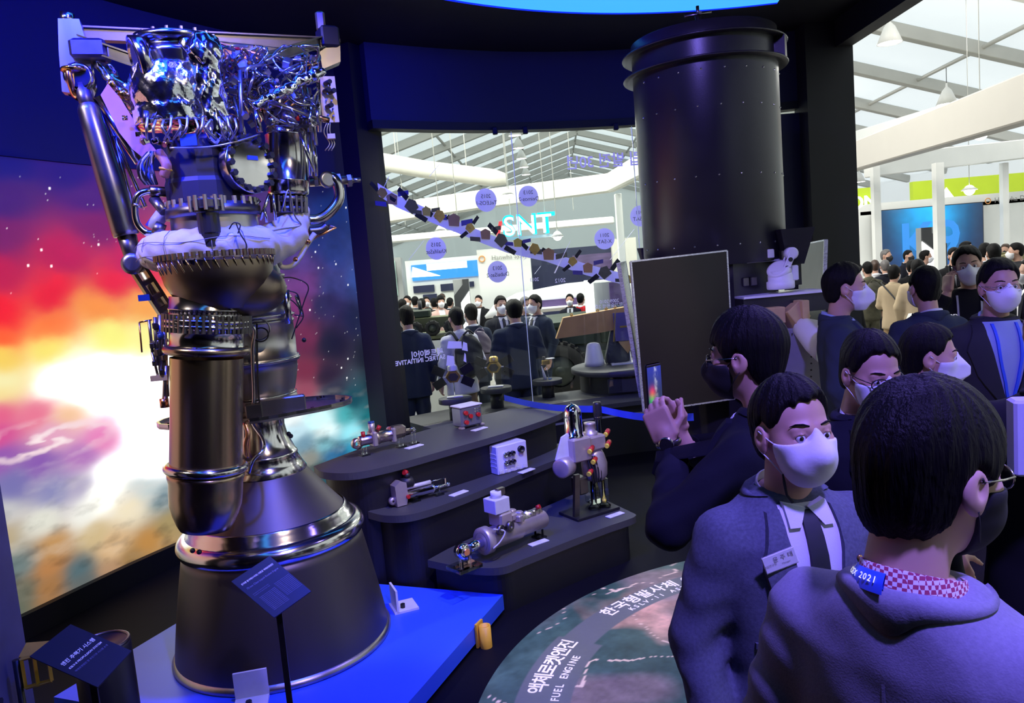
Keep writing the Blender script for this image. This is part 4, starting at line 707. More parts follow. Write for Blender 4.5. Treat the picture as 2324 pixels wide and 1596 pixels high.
# peach plate strip with clamps, chrome tubes
pp = [L(238, 205, -.22), L(262, 240, -.23), L(290, 290, -.25), L(318, 328, -.27), L(352, 362, -.28)]; ws = [.02, .032, .038, .034, .02]; G_ = np.array([[np.array(p)-rt*w*1.0+np.array([0, 0, -.02]), np.array(p)+rt*w*.8+np.array([0, 0, .03])] for p, w in zip(pp, ws)])
m = MB(); m.grid(G_, False); m.grid(G_+vd*.008, False, True); part(m, 'thermal_plate', 'peach_plate')
for (px, py) in ((300, 268), (330, 305)): part(MB().box(L(px-16, py, -.29), (.022, .012, .02), .2), 'plate_clip', 'gold_foil')
for (a, b, r) in (((222, 222), (318, 368), .026), ((236, 258), (330, 470), .010), ((246, 270), (312, 560), .009), ((258, 310), (300, 470), .012), ((228, 300), (300, 560), .012)): part(MB().cyl(L(*a, -.05), L(*b, -.05), r, 14), 'strut_tube', 'steel_polished')
# cable bundle
for k in range(14):
    t = k/13; j = RNG.uniform(-4, 4, 6); pts = catmull([L(338+10*t+j[0], 345+j[1], -.32), L(312+34*t+j[2], 372+j[3], -.36+.04*t), L(318+30*t+j[4], 398+j[5], -.34), L(330+26*t, 418, -.3)], 5); part(MB().tube(pts, .0065, 6), 'cable', ('blue_cap', 'cable_black', 'cable_white')[k % 3 if k % 4 else 1])
part(MB().tube(catmull([L(360, 345, -.33), L(378, 375, -.36), L(372, 400, -.34)], 5), .022, 8), 'padded_hose', 'peach_plate'); part(MB().torus(L(376, 384, -.35), .024, .006, 14, 6, ax=(.3, 0, 1)), 'orange_band', 'yellow_paint')
# bent chrome tube on the left (C shape) with fittings
part(MB().tube(catmull([L(372, 438, -.2), L(335, 434, -.22), L(312, 446, -.22), L(306, 478, -.22), L(312, 508, -.22), L(330, 527, -.22), L(348, 530, -.22)], 6), .016, 12), 'bent_pipe', 'steel_polished'); part(MB().cyl(L(340, 434, -.22), L(378, 436, -.2), .024, 16), 'pipe_fitting', 'bronze'); part(MB().cyl(L(311, 470, -.22), L(313, 464, -.22), .022, 14), 'pipe_collar', 'steel_brushed')
part(MB().cone(L(350, 452, -.2), L(372, 482, -.25), .026, .02, 14), 'blue_tube', 'steel_brushed'); part(MB().cone(L(372, 480, -.1), L(345, 520, -.1), .03, .035, 14), 'bright_sleeve', 'white_bracket')
part(MB().cyl(L(350, 515, -.25), L(372, 525, -.25), .03, 12), 'pipe_fitting', 'steel_dark')
# right-hand big elbow pipe and its fittings
part(MB().tube(catmull([L(700, 500, -.08), L(725, 497, -.08), L(748, 482, -.08), L(768, 455, -.08), L(768, 425, -.08), L(757, 405, -.08), L(742, 402, -.06)], 6), .027, 14), 'elbow_pipe', 'steel_polished')
part(MB().cyl(L(702, 414, -.05), L(800, 408, -.05), .022, 16), 'fitting_pipe', 'steel_brushed'); part(MB().cyl(L(800, 409, -.05), L(818, 409, -.05), .012, 10), 'fitting_nipple', 'steel_brushed'); part(MB().lathe([(.03, -.012), (.042, -.008), (.042, .008), (.03, .012)], 22, c=Vector(L(743, 408, -.1)), ax=tuple(rt*.3-vd)), 'pipe_flange', 'steel_brushed')
for px, r in ((716, .032), (768, .038), (792, .034)): part(MB().cyl(L(px-4, 411, -.05), L(px+5, 410, -.05), r, 6, smooth=False), 'hex_nut', 'steel_brushed')
part(MB().tube(catmull([L(700, 525, -.08), L(728, 522, -.08), L(742, 512, -.08)], 5), .02, 10), 'drain_pipe', 'steel_dark'); part(MB().tube([L(705, 545, -.08), L(735, 530, -.08), L(762, 516, -.08), L(745, 512, -.08)], .007, 8), 'copper_tube', 'copper')
part(MB().tube(catmull([L(714, 530, -.14), L(694, 560, -.15), L(680, 585, -.16), L(662, 604, -.16), L(640, 606, -.16), L(632, 590, -.16)], 6), .013, 10), 'wrapped_hose', 'cable_white')
for px, py in ((698, 548), (672, 590)): part(MB().sphere(L(px, py, -.16), .016, 6), 'hose_tie', 'copper')
# cream connector board
cb = Vector(L(746, 226, .05)); R3 = basis((0, 0, 0), rt, (0, 0, 1)).to_3x3(); part(MB().box(cb, (.085, .235, .012), R3), 'connector_board', 'cream_plate')
for (px, py) in ((738, 190), (736, 208), (748, 210), (742, 243)): q = Vector(L(px, py, .03)); part(MB().cyl(q, q-Vector(vd)*.05+Vector(rt)*.02, .012, 10), 'connector_plug', 'black_plastic')
for (px, py) in ((748, 194), (740, 228), (752, 230), (755, 248), (744, 262), (756, 264)): q = Vector(L(px, py, .035)); part(MB().cyl(q, q-Vector(vd)*.02, .005, 8), 'connector_pin', 'blue_cap')
for dx in (0, 7, 14): part(MB().tube(catmull([L(742+dx*.5, 278, .0), L(735+dx, 300, .0), L(748+dx*.8, 325, .0), L(738+dx, 342, .0)], 5), .0035, 6), 'thin_tube', 'steel_brushed')
part(MB().box(L(752, 310, -.01), (.04, .03, .025), .2), 'tube_clip', 'cream_plate')
# columns and plumbing at the upper right
for (a, b, r, off) in (((578, 245), (590, 300), .014, -.3), ((545, 160), (548, 300), .010, -.34), ((530, 220), (560, 330), .012, -.3), ((700, 200), (716, 330), .012, -.15), ((688, 190), (700, 300), .016, -.12), ((722, 180), (726, 300), .010, -.05), ((655, 225), (652, 290), .03, -.2), ((625, 200), (640, 280), .05, -.1), ((596, 180), (610, 250), .04, -.15), ((700, 300), (705, 400), .012, -.2), ((712, 320), (718, 400), .010, -.15), ((680, 300), (712, 390), .008, -.25)): part(MB().cyl(L(*a, off), L(*b, off), r, 14), 'feed_tube', ('steel_polished', 'steel_brushed')[int(a[0]) % 2])
for k in range(85):
    x0, y0 = RNG.uniform(500, 715), RNG.uniform(110, 265); pts = [L(x0, y0, RNG.uniform(-.38, .05))]; x, y = x0, y0
    for q in range(4): x = float(np.clip(x+RNG.uniform(-42, 42), 485, 722)); y = float(np.clip(y+RNG.uniform(-38, 42), 105, 282)); pts.append(L(x, y, RNG.uniform(-.38, .05)))
    part(MB().tube(catmull(pts, 4), float(RNG.choice([.003, .0045, .006, .008])), 7), 'plumbing_line', ('steel_polished', 'steel_brushed', 'steel_polished', 'copper')[k % 4 if k % 12 == 3 else k % 3])
for k in range(46):
    q = Vector(L(RNG.uniform(485, 715), RNG.uniform(115, 282), RNG.uniform(-.36, .0))); s = RNG.uniform(.018, .04); a = Vector(RNG.normal(size=3)).normalized()
    if k % 3 == 0: part(MB().box(q, (s*1.4, s, s*1.2), Matrix.Rotation(RNG.uniform(0, 3), 3, a), bev=.003), 'valve_block', 'steel_brushed')
    elif k % 3 == 1: part(MB().cyl(q-a*s, q+a*s, s*.6, 10), 'valve_body', ('steel_dark', 'steel_polished')[k % 2])
    else: part(MB().cyl(q-a*s*.5, q+a*s*.5, s*.7, 6, smooth=False), 'pipe_union', 'steel_brushed')
for px, py in ((620, 278), (676, 274), (540, 114)): q = Vector(L(px, py, -.30)); part(MB().cyl(q, q+Vector((.0, -.01, .022)), .010, 10), 'red_protective_cap', 'red_cap')
part(MB().cyl(L(612, 230, -.36), L(728, 272, -.3), .011, 10), 'tie_rod', 'steel_brushed'); part(MB().cyl(L(715, 265, -.3), L(746, 273, -.28), .014, 12), 'rod_sleeve', 'copper')
for k in range(34):
    x0, y0 = RNG.uniform(330, 540), RNG.uniform(262, 330); q = Vector(L(x0, y0, RNG.uniform(-.42, -.2))); a = Vector(RNG.normal(size=3)).normalized(); s = RNG.uniform(.014, .03)
    part(MB().cyl(q-a*s, q+a*s, s*.55, 8) if k % 2 else MB().box(q, (s*1.3, s, s), Matrix.Rotation(RNG.uniform(0, 3), 3, a), bev=.003), ('pipe_union', 'valve_block')[k % 2], ('steel_polished', 'steel_dark', 'copper')[k % 3 if k % 9 == 2 else k % 2])
for k in range(12):
    x0 = 335+k*18; pts = catmull([L(x0, 268+RNG.uniform(-6, 6), -.42), L(x0+RNG.uniform(-14, 14), 292, -.44), L(x0+RNG.uniform(-25, 25), 318, -.40)], 5); part(MB().tube(pts, .006, 7), 'plumbing_line', 'steel_brushed')
part(MB().box(L(428, 318, -.42), (.07, .01, .05), .1), 'blue_tape', 'blue_cap'); part(MB().tube(catmull([L(385, 336, -.42), L(470, 334, -.42), L(535, 322, -.4), L(590, 305, -.34)], 5), .005, 6), 'sense_wire', 'steel_brushed')
for (a, b) in (((590, 455), (560, 480)), ((612, 440), (590, 500)), ((620, 440), (625, 500)), ((600, 470), (605, 505)), ((560, 470), (545, 510))): part(MB().cyl(L(*a, -.26), L(*b, -.26), .008, 8), 'support_rod', 'steel_polished')
# left lower valve cluster
for (a, b, r) in (((316, 732), (322, 800), .004), ((316, 732), (345, 726), .004), ((338, 726), (346, 800), .007), ((352, 720), (356, 830), .009), ((364, 715), (366, 840), .013), ((372, 735), (378, 900), .012), ((340, 778), (382, 772), .008), ((345, 800), (360, 860), .006), ((378, 830), (374, 920), .013)): part(MB().cyl(L(*a, -.3), L(*b, -.3), r, 10), 'valve_tube', ('steel_brushed', 'copper')[a[0] < 330])
for (px, py, s) in ((352, 740, .022), (364, 762, .028), (346, 785, .02), (358, 800, .026), (372, 812, .022), (350, 825, .018), (366, 845, .02)): part(MB().box(L(px, py, -.31), (s, s, s*1.3), px*.1, bev=.003), 'valve_block', 'steel_dark')
part(MB().sphere(L(365, 763, -.36), .016, 8), 'blue_knob', 'blue_cap'); part(MB().box(L(362, 858, -.3), (.075, .02, .025), .1), 'end_bracket', 'cream_plate'); part(MB().cyl(L(372, 905, -.3), L(374, 925, -.3), .02, 12), 'end_fitting', 'copper')
# black wires and tubes at the chamber
part(MB().tube(catmull([L(568, 735, -.3), L(578, 752, -.3), L(573, 800, -.28), L(576, 900, -.25), L(572, 955, -.22), L(596, 995, -.3), L(598, 1020, -.4), L(575, 1045, -.42), L(565, 1075, -.4)], 7), .008, 8), 'drain_tube', 'steel_polished')
part(MB().tube(catmull([L(583, 735, -.25), L(585, 850, -.25), L(590, 930, -.25), L(596, 970, -.25)], 6), .004, 6), 'sense_wire', 'cable_black'); part(MB().torus(L(588, 748, -.26), .05, .004, 24, 6, ax=(.3, -1, 0)), 'tube_loop', 'steel_brushed'); part(MB().torus(L(592, 760, -.27), .035, .0035, 24, 6, ax=(.2, -1, .4)), 'tube_loop', 'cable_black')
for k, pts in enumerate([[(635, 632), (660, 630), (690, 640), (700, 655), (690, 685), (662, 770)], [(655, 660), (675, 668), (683, 695), (688, 720), (672, 745)], [(640, 675), (662, 682), (680, 700)], [(668, 715), (690, 718)]]): part(MB().tube(catmull([L(x, y, -.12) for x, y in pts], 6), .0035, 6), 'harness_wire', 'cable_black')
part(MB().cyl(L(672, 670, -.1), L(685, 714, -.1), .009, 10), 'sensor', 'steel_polished'); part(MB().cyl(L(648, 658, -.16), L(655, 735, -.16), .018, 12), 'chamber_pipe', 'steel_polished'); part(MB().cyl(L(600, 620, -.1), L(648, 655, -.14), .014, 10), 'chamber_pipe', 'steel_brushed'); part(MB().sphere(L(636, 682, -.24), .018, 8), 'blue_knob', 'blue_cap')
for px, py, off in ((690, 772, -.1), (655, 985, -.12), (660, 990, -.12), (437, 1250, -.43), (452, 1253, -.44), (742, 1218, -.36)): part(MB().sphere(L(px, py, off), .012, 8), 'sensor_ball', 'black_plastic')
part(MB().tube(catmull([L(556, 960, -.3), L(563, 985, -.32), L(558, 1010, -.32), L(562, 1040, -.32)], 5), .012, 8), 'purge_line', 'copper')
# ================================================================== stepped display, counter and exhibits
mat('display_top', (.045, .047, .052), .55, noise=.12, nscale=8, bump=.08, bscale=150); mat('display_body', (.006, .006, .010), .5, noise=.1)
mat('card_white', (.75, .75, .75), .5); mat('pink_steel', (.55, .45, .43), .28, 1., noise=.15, nscale=12); mat('cast_grey', (.46, .40, .40), .42, .6, noise=.2, nscale=15); mat('white_case', (.66, .66, .70), .4, noise=.05); mat('clear_case', (.20, .21, .25), .25, .5, noise=.25, nscale=10)
mat('dome_steel', (.75, .75, .76), .08, 1.); mat('yellow_cap', (.8, .65, .05), .4); mat('belt_blue', (.03, .08, .55), .6); mat('chrome', (.75, .75, .75), .08, 1.); mat('stem_black', (.012, .012, .013), .4)
sd = thing('stepped_display', 'black three-step curved display stand between the engine and the glass', 'display stand')
def tier(name, label, front, back, z, th=.045, inset=.05):
    t = sd; F = [p[:2] for p in catmull([(x, y, 0) for x, y in front], 8)]; poly = [tuple(p) for p in F]+list(back); c = np.mean(poly, 0)
    m = MB(); m.prism(poly, z-th, z); m.build('step_top', 'display_top', t); m = MB(); F2 = np.array(F); F2 = F2+(np.array(back).mean(0)-F2)*.07; m.prism([tuple(p) for p in F2]+[tuple(np.array(b)+(c-np.array(b))*.05) for b in back], 0, z-th); m.build('step_body', 'display_body', t); return t
tier('display_step', 'highest black display step, nearest the mural', [(-1.32, 4.80), (-1.22, 4.63), (-1.02, 4.55), (-.80, 4.66), (-.52, 4.91), (-.05, 5.36), (.33, 5.84), (.33, 6.02)], [(-.05, 6.25), (-.6, 5.75), (-1.1, 5.2)], .85)
tier('display_step', 'middle black display step holding the white electronics box', [(-.97, 4.62), (-.84, 4.51), (-.67, 4.50), (-.45, 4.68), (-.15, 5.02), (.18, 5.42), (.50, 5.72), (.52, 5.9)], [(.30, 6.0), (-.05, 5.55), (-.5, 5.05), (-.8, 4.85)], .58)
tier('display_step', 'lowest black display step holding the big servo actuator', [(-.61, 4.46), (-.42, 4.33), (-.18, 4.25), (-.02, 4.36), (.24, 4.57), (.50, 4.77), (.72, 4.93), (.70, 5.05)], [(.45, 5.62), (.1, 5.25), (-.3, 4.85), (-.5, 4.62)], .30)
ct = thing('curved_counter', 'long dark curved counter below the glass partition', 'counter'); ext = np.vstack([HC, HC[-1]+(HC[-1]-HC[-2])*1.2]); A_ = offs(HC, .42); B_ = offs(HC, -.62)
m = MB(); strip(m, A_[2:-4], B_[2:-4], .505, .55); m.build('counter_top', 'display_top', ct); m = MB(); strip(m, offs(HC, .36)[2:-4], offs(HC, -.55)[2:-4], 0, .505); m.build('counter_body', 'display_body', ct); m = MB(); strip(m, offs(HC, .37)[12:-4], offs(HC, .35)[12:-4], .40, .42); m.build('front_strip', 'grey_panel', ct)  # the last strip is a raised grey band along the counter front
# caption cards
for px, py, z, lb_ in ((940, 1015, .85, 'white caption card on the highest step before the pink actuator'), (1088, 975, .85, 'white caption card on the highest step before the clear electronics box'), (1041, 1121, .58, 'white caption card on the middle step beside the slim actuator'), (1195, 1070, .58, 'white caption card on the middle step before the white electronics box'), (1222, 1233, .30, 'white caption card on the lowest step before the big servo actuator'), (1396, 1170, .30, 'white caption card on the lowest step before the hydraulic unit')):
    p = at_z(px, py, z); m = MB(); m.box((0, 0, .003), (.135, .05, .006), bev=.001); o = m.build('caption_card', 'card_white'); o.location = (p[0], p[1], z+.0006); o.rotation_euler = (0, 0, .82 if z > .4 else .62); tag(o, lb_, 'card')
    for k, w in enumerate((.07, .09)): text(('유압 구동장치', 'Actuator')[k], .011, 'letter_grey', Matrix.Translation((0, .008-.016*k, .0063)), o)
def put(t, px, py, z, rz, off=(0, 0)): p = at_z(px, py, z); t.location = (p[0]+off[0], p[1]+off[1], z); t.rotation_euler = (0, 0, rz)
def stand(t, x, h, w=.06):
    s = MB(); s.box((x, 0, .006), (.06, w, .012)); b = s.build('acrylic_foot', 'acrylic', t)
    for y in (-w*.42, w*.42): MB().box((x, y, .012+h/2), (.012, .007, h)).build('acrylic_upright', 'acrylic', t)
X = (1, 0, 0)
# pink actuator on the top step
t = thing('pink_actuator', 'pinkish steel actuator with red and blue caps on the highest step', 'actuator'); put(t, 880, 1022, .85, .62); h = .10
MB().lathe([(.001, -.2), (.03, -.2), (.034, -.19), (.034, -.1), (.045, -.095), (.045, -.06), (.04, -.055), (.04, .02), (.046, .025), (.046, .05), (.036, .055), (.034, .13), (.02, .135), (.016, .19), (.001, .19)], 24, c=(0, 0, h), ax=X).build('cylinder', 'pink_steel', t)
MB().box((-.10, 0, h), (.035, .10, .10), bev=.008).build('end_flange', 'cast_grey', t); MB().box((.04, 0, h), (.03, .10, .10), bev=.008).build('end_flange', 'cast_grey', t)
MB().lathe([(.018, -.018), (.036, -.018), (.036, .018), (.018, .018), (.018, -.018)], 20, c=(-.215, 0, h-.012), ax=(0, 1, 0), cap=False).build('rod_eye', 'pink_steel', t); MB().lathe([(.01, -.01), (.022, -.01), (.022, .01), (.01, .01), (.01, -.01)], 18, c=(.2, 0, h), ax=(0, 1, 0), cap=False).build('rod_eye', 'chrome', t)
MB().cyl((-.10, .0, h+.04), (-.10, 0, h+.105), .022, 16).build('port', 'cast_grey', t); MB().cyl((-.10, 0, h+.105), (-.10, 0, h+.115), .022, 16).build('blue_cap', 'blue_cap', t); MB().cyl((-.06, 0, h+.05), (-.04, 0, h+.075), .014, 12).build('red_cap', 'red_cap', t); MB().cyl((-.17, -.01, h+.02), (-.17, -.01, h+.06), .014, 12).build('red_cap', 'red_cap', t); MB().box((.08, 0, h+.02), (.12, .075, .07), bev=.015).build('valve_housing', 'pink_steel', t); stand(t, -.17, .07); stand(t, .1, .075); stand(t, .2, .1)
# clear electronics box
t = thing('clear_electronics_box', 'grey clear-sided electronics box with red caps on the highest step', 'electronics box'); put(t, 1062, 968, .85, .66); MB().box((0, 0, .085), (.19, .13, .15), bev=.012).build('case', 'clear_case', t); MB().box((0, 0, .163), (.2, .14, .012), bev=.004).build('lid', 'white_case', t)
for x, z in ((-.06, .12), (-.02, .09), (.05, .09), (-.06, .05)): MB().cyl((x, -.064, z), (x, -.088, z), .016, 14).build('red_cap', 'red_cap', t)
for x in (.03, .05, .07):
    for z in (.115, .135): MB().cyl((x, -.064, z), (x, -.07, z), .006, 8).build('screw', 'chrome', t)
for x in (-.09, .09): MB().box((x, -.05, .008), (.03, .05, .016), bev=.004).build('foot', 'cast_grey', t)
# slim actuator
t = thing('slim_actuator', 'slim silver actuator with a black motor and red cap on the middle step', 'actuator'); put(t, 955, 1135, .58, .60); h = .055
MB().lathe([(.001, -.13), (.027, -.13), (.027, .08), (.031, .082), (.031, .095), (.02, .097), (.001, .097)], 24, c=(0, 0, h), ax=X).build('cylinder', 'chrome', t); MB().cyl((-.1, .0, h+.045), (.08, 0, h+.045), .013, 14).build('side_rod', 'white_bracket', t); MB().cyl((.09, 0, h), (.20, 0, h), .012, 14).build('piston_rod', 'chrome', t); MB().cyl((.09, .02, h+.04), (.19, .02, h+.04), .004, 8).build('guide_rod', 'chrome', t); MB().sphere((.205, 0, h), .016, 8).build('rod_end', 'chrome', t); MB().box((.187, .01, h+.02), (.008, .03, .05)).build('end_plate', 'chrome', t)
MB().prism([(-.035, -.05), (.03, -.05), (.045, .0), (.04, .09), (.0, .105), (-.04, .08)], -.035, .035, basis((-.145, 0, h), X, (0, 0, 1))).build('gearbox', 'cast_grey', t); MB().lathe([(.001, -.04), (.033, -.04), (.035, .03), (.03, .04), (.001, .04)], 20, c=(-.085, 0, h+.08), ax=X).build('motor', 'black_plastic', t); MB().cyl((-.08, 0, h+.11), (-.08, 0, h+.14), .02, 14).build('connector', 'black_plastic', t); MB().cyl((-.08, 0, h+.14), (-.10, -.005, h+.15), .017, 14).build('red_cap', 'red_cap', t); MB().cyl((-.105, -.03, h+.0), (-.105, -.05, h), .012, 12).build('red_cap', 'red_cap', t)
MB().lathe([(.008, -.015), (.024, -.015), (.024, .015), (.008, .015), (.008, -.015)], 18, c=(-.195, 0, h-.015), ax=(0, 1, 0), cap=False).build('rod_eye', 'cast_grey', t); stand(t, -.04, .03, .05); stand(t, .13, .04, .05)
# white electronics box
t = thing('white_electronics_box', 'white painted electronics box with round black connectors on the middle step', 'electronics box'); put(t, 1148, 1066, .58, .62); t.scale = (1.3, 1.3, 1.2); MB().box((0, 0, .085), (.20, .15, .17), bev=.006).build('case', 'white_case', t)
for i, x in enumerate((-.05, -.025, .0)):
    for z in (.115, .065): q = MB().lathe([(.0125, 0), (.0125, .016), (.009, .016), (.009, .004), (.001, .004)], 16, c=(x, -.074, z), ax=(0, -1, 0), cap=False).build('connector', 'chrome' if i == 0 else 'black_plastic', t)
MB().lathe([(.02, 0), (.02, .016), (.015, .016), (.015, .004), (.001, .004)], 18, c=(.055, -.074, .125), ax=(0, -1, 0), cap=False).build('connector', 'black_plastic', t); text('주의', .018, 'letter_orange', basis((.055, -.0765, .092), X, (0, 0, 1)), t)
for x in (-.085, -.05, -.01, .03, .07): MB().box((x, -.076, .018), (.02, .006, .02), bev=.002).build('mount_tab', 'white_bracket', t)
for z in (.03, .14): MB().box((-.115, .03, z), (.03, .03, .035), bev=.004).build('side_lug', 'white_case', t)
for z in (.045, .07, .095, .12): MB().box((-.1005, .0, z), (.003, .12, .006)).build('cooling_rib', 'white_case', t)
# big servo actuator on the lowest step
t = thing('servo_actuator', 'big grey servo actuator with a white valve box on the lowest step', 'actuator'); put(t, 1165, 1245, .30, .72); h = .115
MB().lathe([(.05, -.24), (.078, -.24), (.082, -.235), (.082, -.19), (.066, -.18), (.066, .05), (.058, .06), (.056, .26), (.05, .27), (.001, .27)], 32, c=(0, 0, h), ax=X).build('cylinder', 'cast_grey', t); MB().lathe([(.055, -.242), (.05, -.2), (.001, -.2)], 28, c=(0, 0, h), ax=X, cap=False).build('bore', 'steel_dark', t)
MB().cyl((-.36, 0, h-.01), (-.2, 0, h), .03, 20).build('piston_rod', 'chrome', t); MB().lathe([(.018, -.03), (.045, -.03), (.045, .03), (.018, .03), (.018, -.03)], 24, c=(-.38, 0, h-.012), ax=(0, 1, 0), cap=False).build('rod_eye', 'chrome', t); MB().cyl((-.38, -.04, h-.012), (-.38, .04, h-.012), .02, 16).build('pin', 'copper', t)
MB().box((-.08, 0, h+.10), (.10, .12, .09), bev=.012).build('manifold', 'cast_grey', t); MB().box((-.10, 0, h+.19), (.115, .11, .085), bev=.003).build('valve_box', 'white_bracket', t); MB().cyl((-.10, 0, h+.232), (-.10, 0, h+.27), .033, 20).build('connector', 'white_case', t); MB().box((-.065, 0, h+.26), (.06, .03, .045), bev=.004).build('connector_clip', 'steel_dark', t)
for x, y in ((-.145, -.06), (-.07, -.06)): MB().lathe([(.012, -.012), (.03, -.012), (.03, .012), (.012, .012), (.012, -.012)], 18, c=(x, y-.01, h+.06), ax=(.3, -1, 0), cap=False).build('port_ring', 'steel_dark', t)
for x, y, z in ((.0, -.02, .09), (.03, .02, .10), (.06, -.01, .085), (.03, -.04, .075)): MB().box((x, y, h+z), (.045, .045, .04), Matrix.Rotation(x*9, 3, 'Z'), bev=.006).build('valve_block', 'cast_grey', t)
def wrap(p): return cap(p, (.06, 0, h+.045), (.23, 0, h+.055), .035, .03)+crumple(p*1.4, .6)
V, Q = snet(wrap, (-.02, -.08, h-.05), (.32, .08, h+.14), .008); link('wrapped_cable', np_mesh('wrapped_cable', V, Q), 'steel_brushed', t); MB().cyl((.2, -.02, h+.09), (.21, -.04, h+.10), .014, 12).build('red_cap', 'red_cap', t); MB().tube(catmull([(-.2, -.07, h+.08), (-.13, -.09, h+.05), (-.17, -.09, h-.0), (-.22, -.08, h-.03)], 5), .005, 6).build('strap', 'cable_white', t); stand(t, -.37, .07, .12); stand(t, .22, .05, .08)
m = MB(); m.box((-.38, 0, .012), (.16, .14, .02)); m.build('acrylic_base', 'acrylic', t)
# hydraulic power unit
t = thing('hydraulic_unit', 'hydraulic power unit with a domed steel tank on a black base plate', 'hydraulic unit'); put(t, 1330, 1165, .30, .55)
MB().box((.03, .0, .01), (.36, .22, .02), bev=.003).build('base_plate', 'stem_black', t); MB().box((-.04, 0, .46), (.15, .15, .16), bev=.01).build('manifold', 'cast_grey', t); MB().box((.09, 0, .48), (.16, .13, .10), bev=.012).build('manifold', 'cast_grey', t)
MB().lathe([(.062, 0), (.066, .005), (.066, .02), (.06, .024), (.06, .15), (.056, .185), (.042, .212), (.02, .226), (.008, .228), (.008, .236), (.001, .236)], 32, c=(-.05, 0, .535), cap=False).build('domed_tank', 'dome_steel', t); MB().lathe([(.05, 0), (.05, .02), (.036, .022), (.036, .07), (.04, .072), (.04, .085), (.001, .086)], 24, c=(.085, 0, .53), cap=False).build('round_filter', 'cast_grey', t)
MB().prism([(-.09, .0), (-.03, .14), (.03, .16), (.06, .12), (.06, -.06), (-.02, -.12), (-.08, -.09)], -.06, -.045, basis((-.13, -.06, .42), X, (0, 0, 1))).build('triangular_plate', 'white_bracket', t); MB().lathe([(.06, -.05), (.065, -.04), (.065, .05), (.05, .055), (.001, .056)], 28, c=(-.16, -.02, .36), ax=(-.9, -.4, 0)).build('motor_drum', 'cast_grey', t)
for x, y, z, n in ((.0, -.08, .46, 'a'), (.03, -.07, .38, 'b'), (.17, -.05, .46, 'c'), (.19, -.02, .53, 'd'), (-.02, -.08, .31, 'e')):
    MB().cyl((x+.05, y+.02, z), (x, y-.02, z-.01), .017, 14).build('red_cap', 'red_cap', t); MB().cyl((x, y-.02, z-.01), (x-.014, y-.026, z-.013), .016, 14).build('yellow_ring', 'yellow_cap', t)
MB().lathe([(.07, .22), (.085, .25), (.09, .33), (.07, .40), (.05, .43)], 20, c=(.1, 0, 0)).build('pump_body', 'cast_grey', t); MB().lathe([(.04, .02), (.045, .03), (.02, .06), (.018, .24)], 20, c=(.06, -.02, 0)).build('clear_stand', 'acrylic', t); MB().lathe([(.04, .02), (.045, .03), (.012, .06), (.010, .26)], 20, c=(.14, -.03, 0)).build('clear_stand', 'acrylic', t); MB().cyl((.14, -.03, .05), (.14, -.03, .075), .014, 10).build('yellow_ring', 'yellow_cap', t)
MB().prism([(-.02, .02), (.02, .02), (.05, .30), (.01, .30)], -.012, .012, basis((-.12, -.05, 0), X, (0, 0, 1))).build('support_leg', 'steel_dark', t); MB().box((-.02, .02, .2), (.08, .1, .12), bev=.01).build('lower_block', 'steel_dark', t)
for k in range(5): MB().tube(catmull([(.0+.02*k, -.06, .40), (.01+.02*k, -.08, .3), (.03+.015*k, -.07, .22), (.06+.01*k, -.05, .3)], 5), .007, 7).build('hose', 'cable_black', t)
MB().box((.14, .05, .12), (.14, .10, .16), bev=.004).build('clear_block', 'acrylic', t)
# ---- belt barrier posts
def stanchion(label, p):
    t = thing('belt_post', label, 'barrier post', p); MB().lathe([(.16, 0), (.16, .012), (.03, .03), (.024, .04), (.024, .86), (.03, .862)], 28).build('post', 'chrome', t); MB().lathe([(.031, .86), (.031, .97), (.027, .985), (.001, .985)], 24, cap=False).build('cassette_head', 'stem_black', t); MB().lathe([(.0325, .875), (.0325, .88)], 24, cap=False).build('chrome_band', 'chrome', t); return t
stanchion('chrome belt post with black head beside the hydraulic unit', (.58, 5.46+.02, 0)); stanchion('chrome belt post with black head behind the spectacled man', (2.66, 6.23, 0))
def belt(label, a, b):
    a, b = Vector(a), Vector(b); m = MB(); n = 8; P = np.array([[a+(b-a)*(i/n)+Vector((0, 0, -.03*math.sin(math.pi*i/n)-.025*s)) for s in (-1, 1)] for i in range(n+1)]); m.grid(P); m.grid(P+np.array([0, .003, 0]), flip=True); o = m.build('barrier_belt', 'belt_blue'); tag(o, label, 'belt')
belt('blue barrier belt running from the chrome post behind the display steps', (.56, 5.50, .93), (-.1, 6.5, .9)); belt('blue barrier belt running from the chrome post towards the satellite', (.61, 5.46, .93), (1.15, 4.95, .93))
# ---- pedestals with satellite models behind the glass
mat('solar_black', (.012, .012, .016), .3, noise=.3, nscale=30); mat('solar_purple', (.10, .08, .22), .35, noise=.2, nscale=20); mat('gold_skin', (.62, .42, .12), .3, .8, noise=.3, nscale=25); mat('tan_foil', (.50, .30, .11), .45, .4, noise=.2, nscale=9)
def pedestal(p, r, h, label):
    t = thing('display_pedestal', label, 'pedestal', p); MB().cyl((0, 0, 0), (0, 0, h-.05), r*.42, 28).build('stem', 'stem_black', t); MB().lathe([(r*.98, h-.05), (r, h-.045), (r, h-.004), (r*.99, h), (.001, h)], 40).build('disc_top', 'display_top', t); return t
PED = [(-.60, 7.52, .55, .165, .22, 'first'), (-.20, 7.98, .55, .165, .22, 'second'), (.36, 8.36, .55, .165, .2, 'third')]
for x, y, z, r, h, w in PED: pedestal((x, y, z), r, h, 'black round pedestal under the %s' % {'first': 'satellite model with a white cap', 'second': 'satellite model with a clear lens cap', 'third': 'small model with a white cone'}[w])
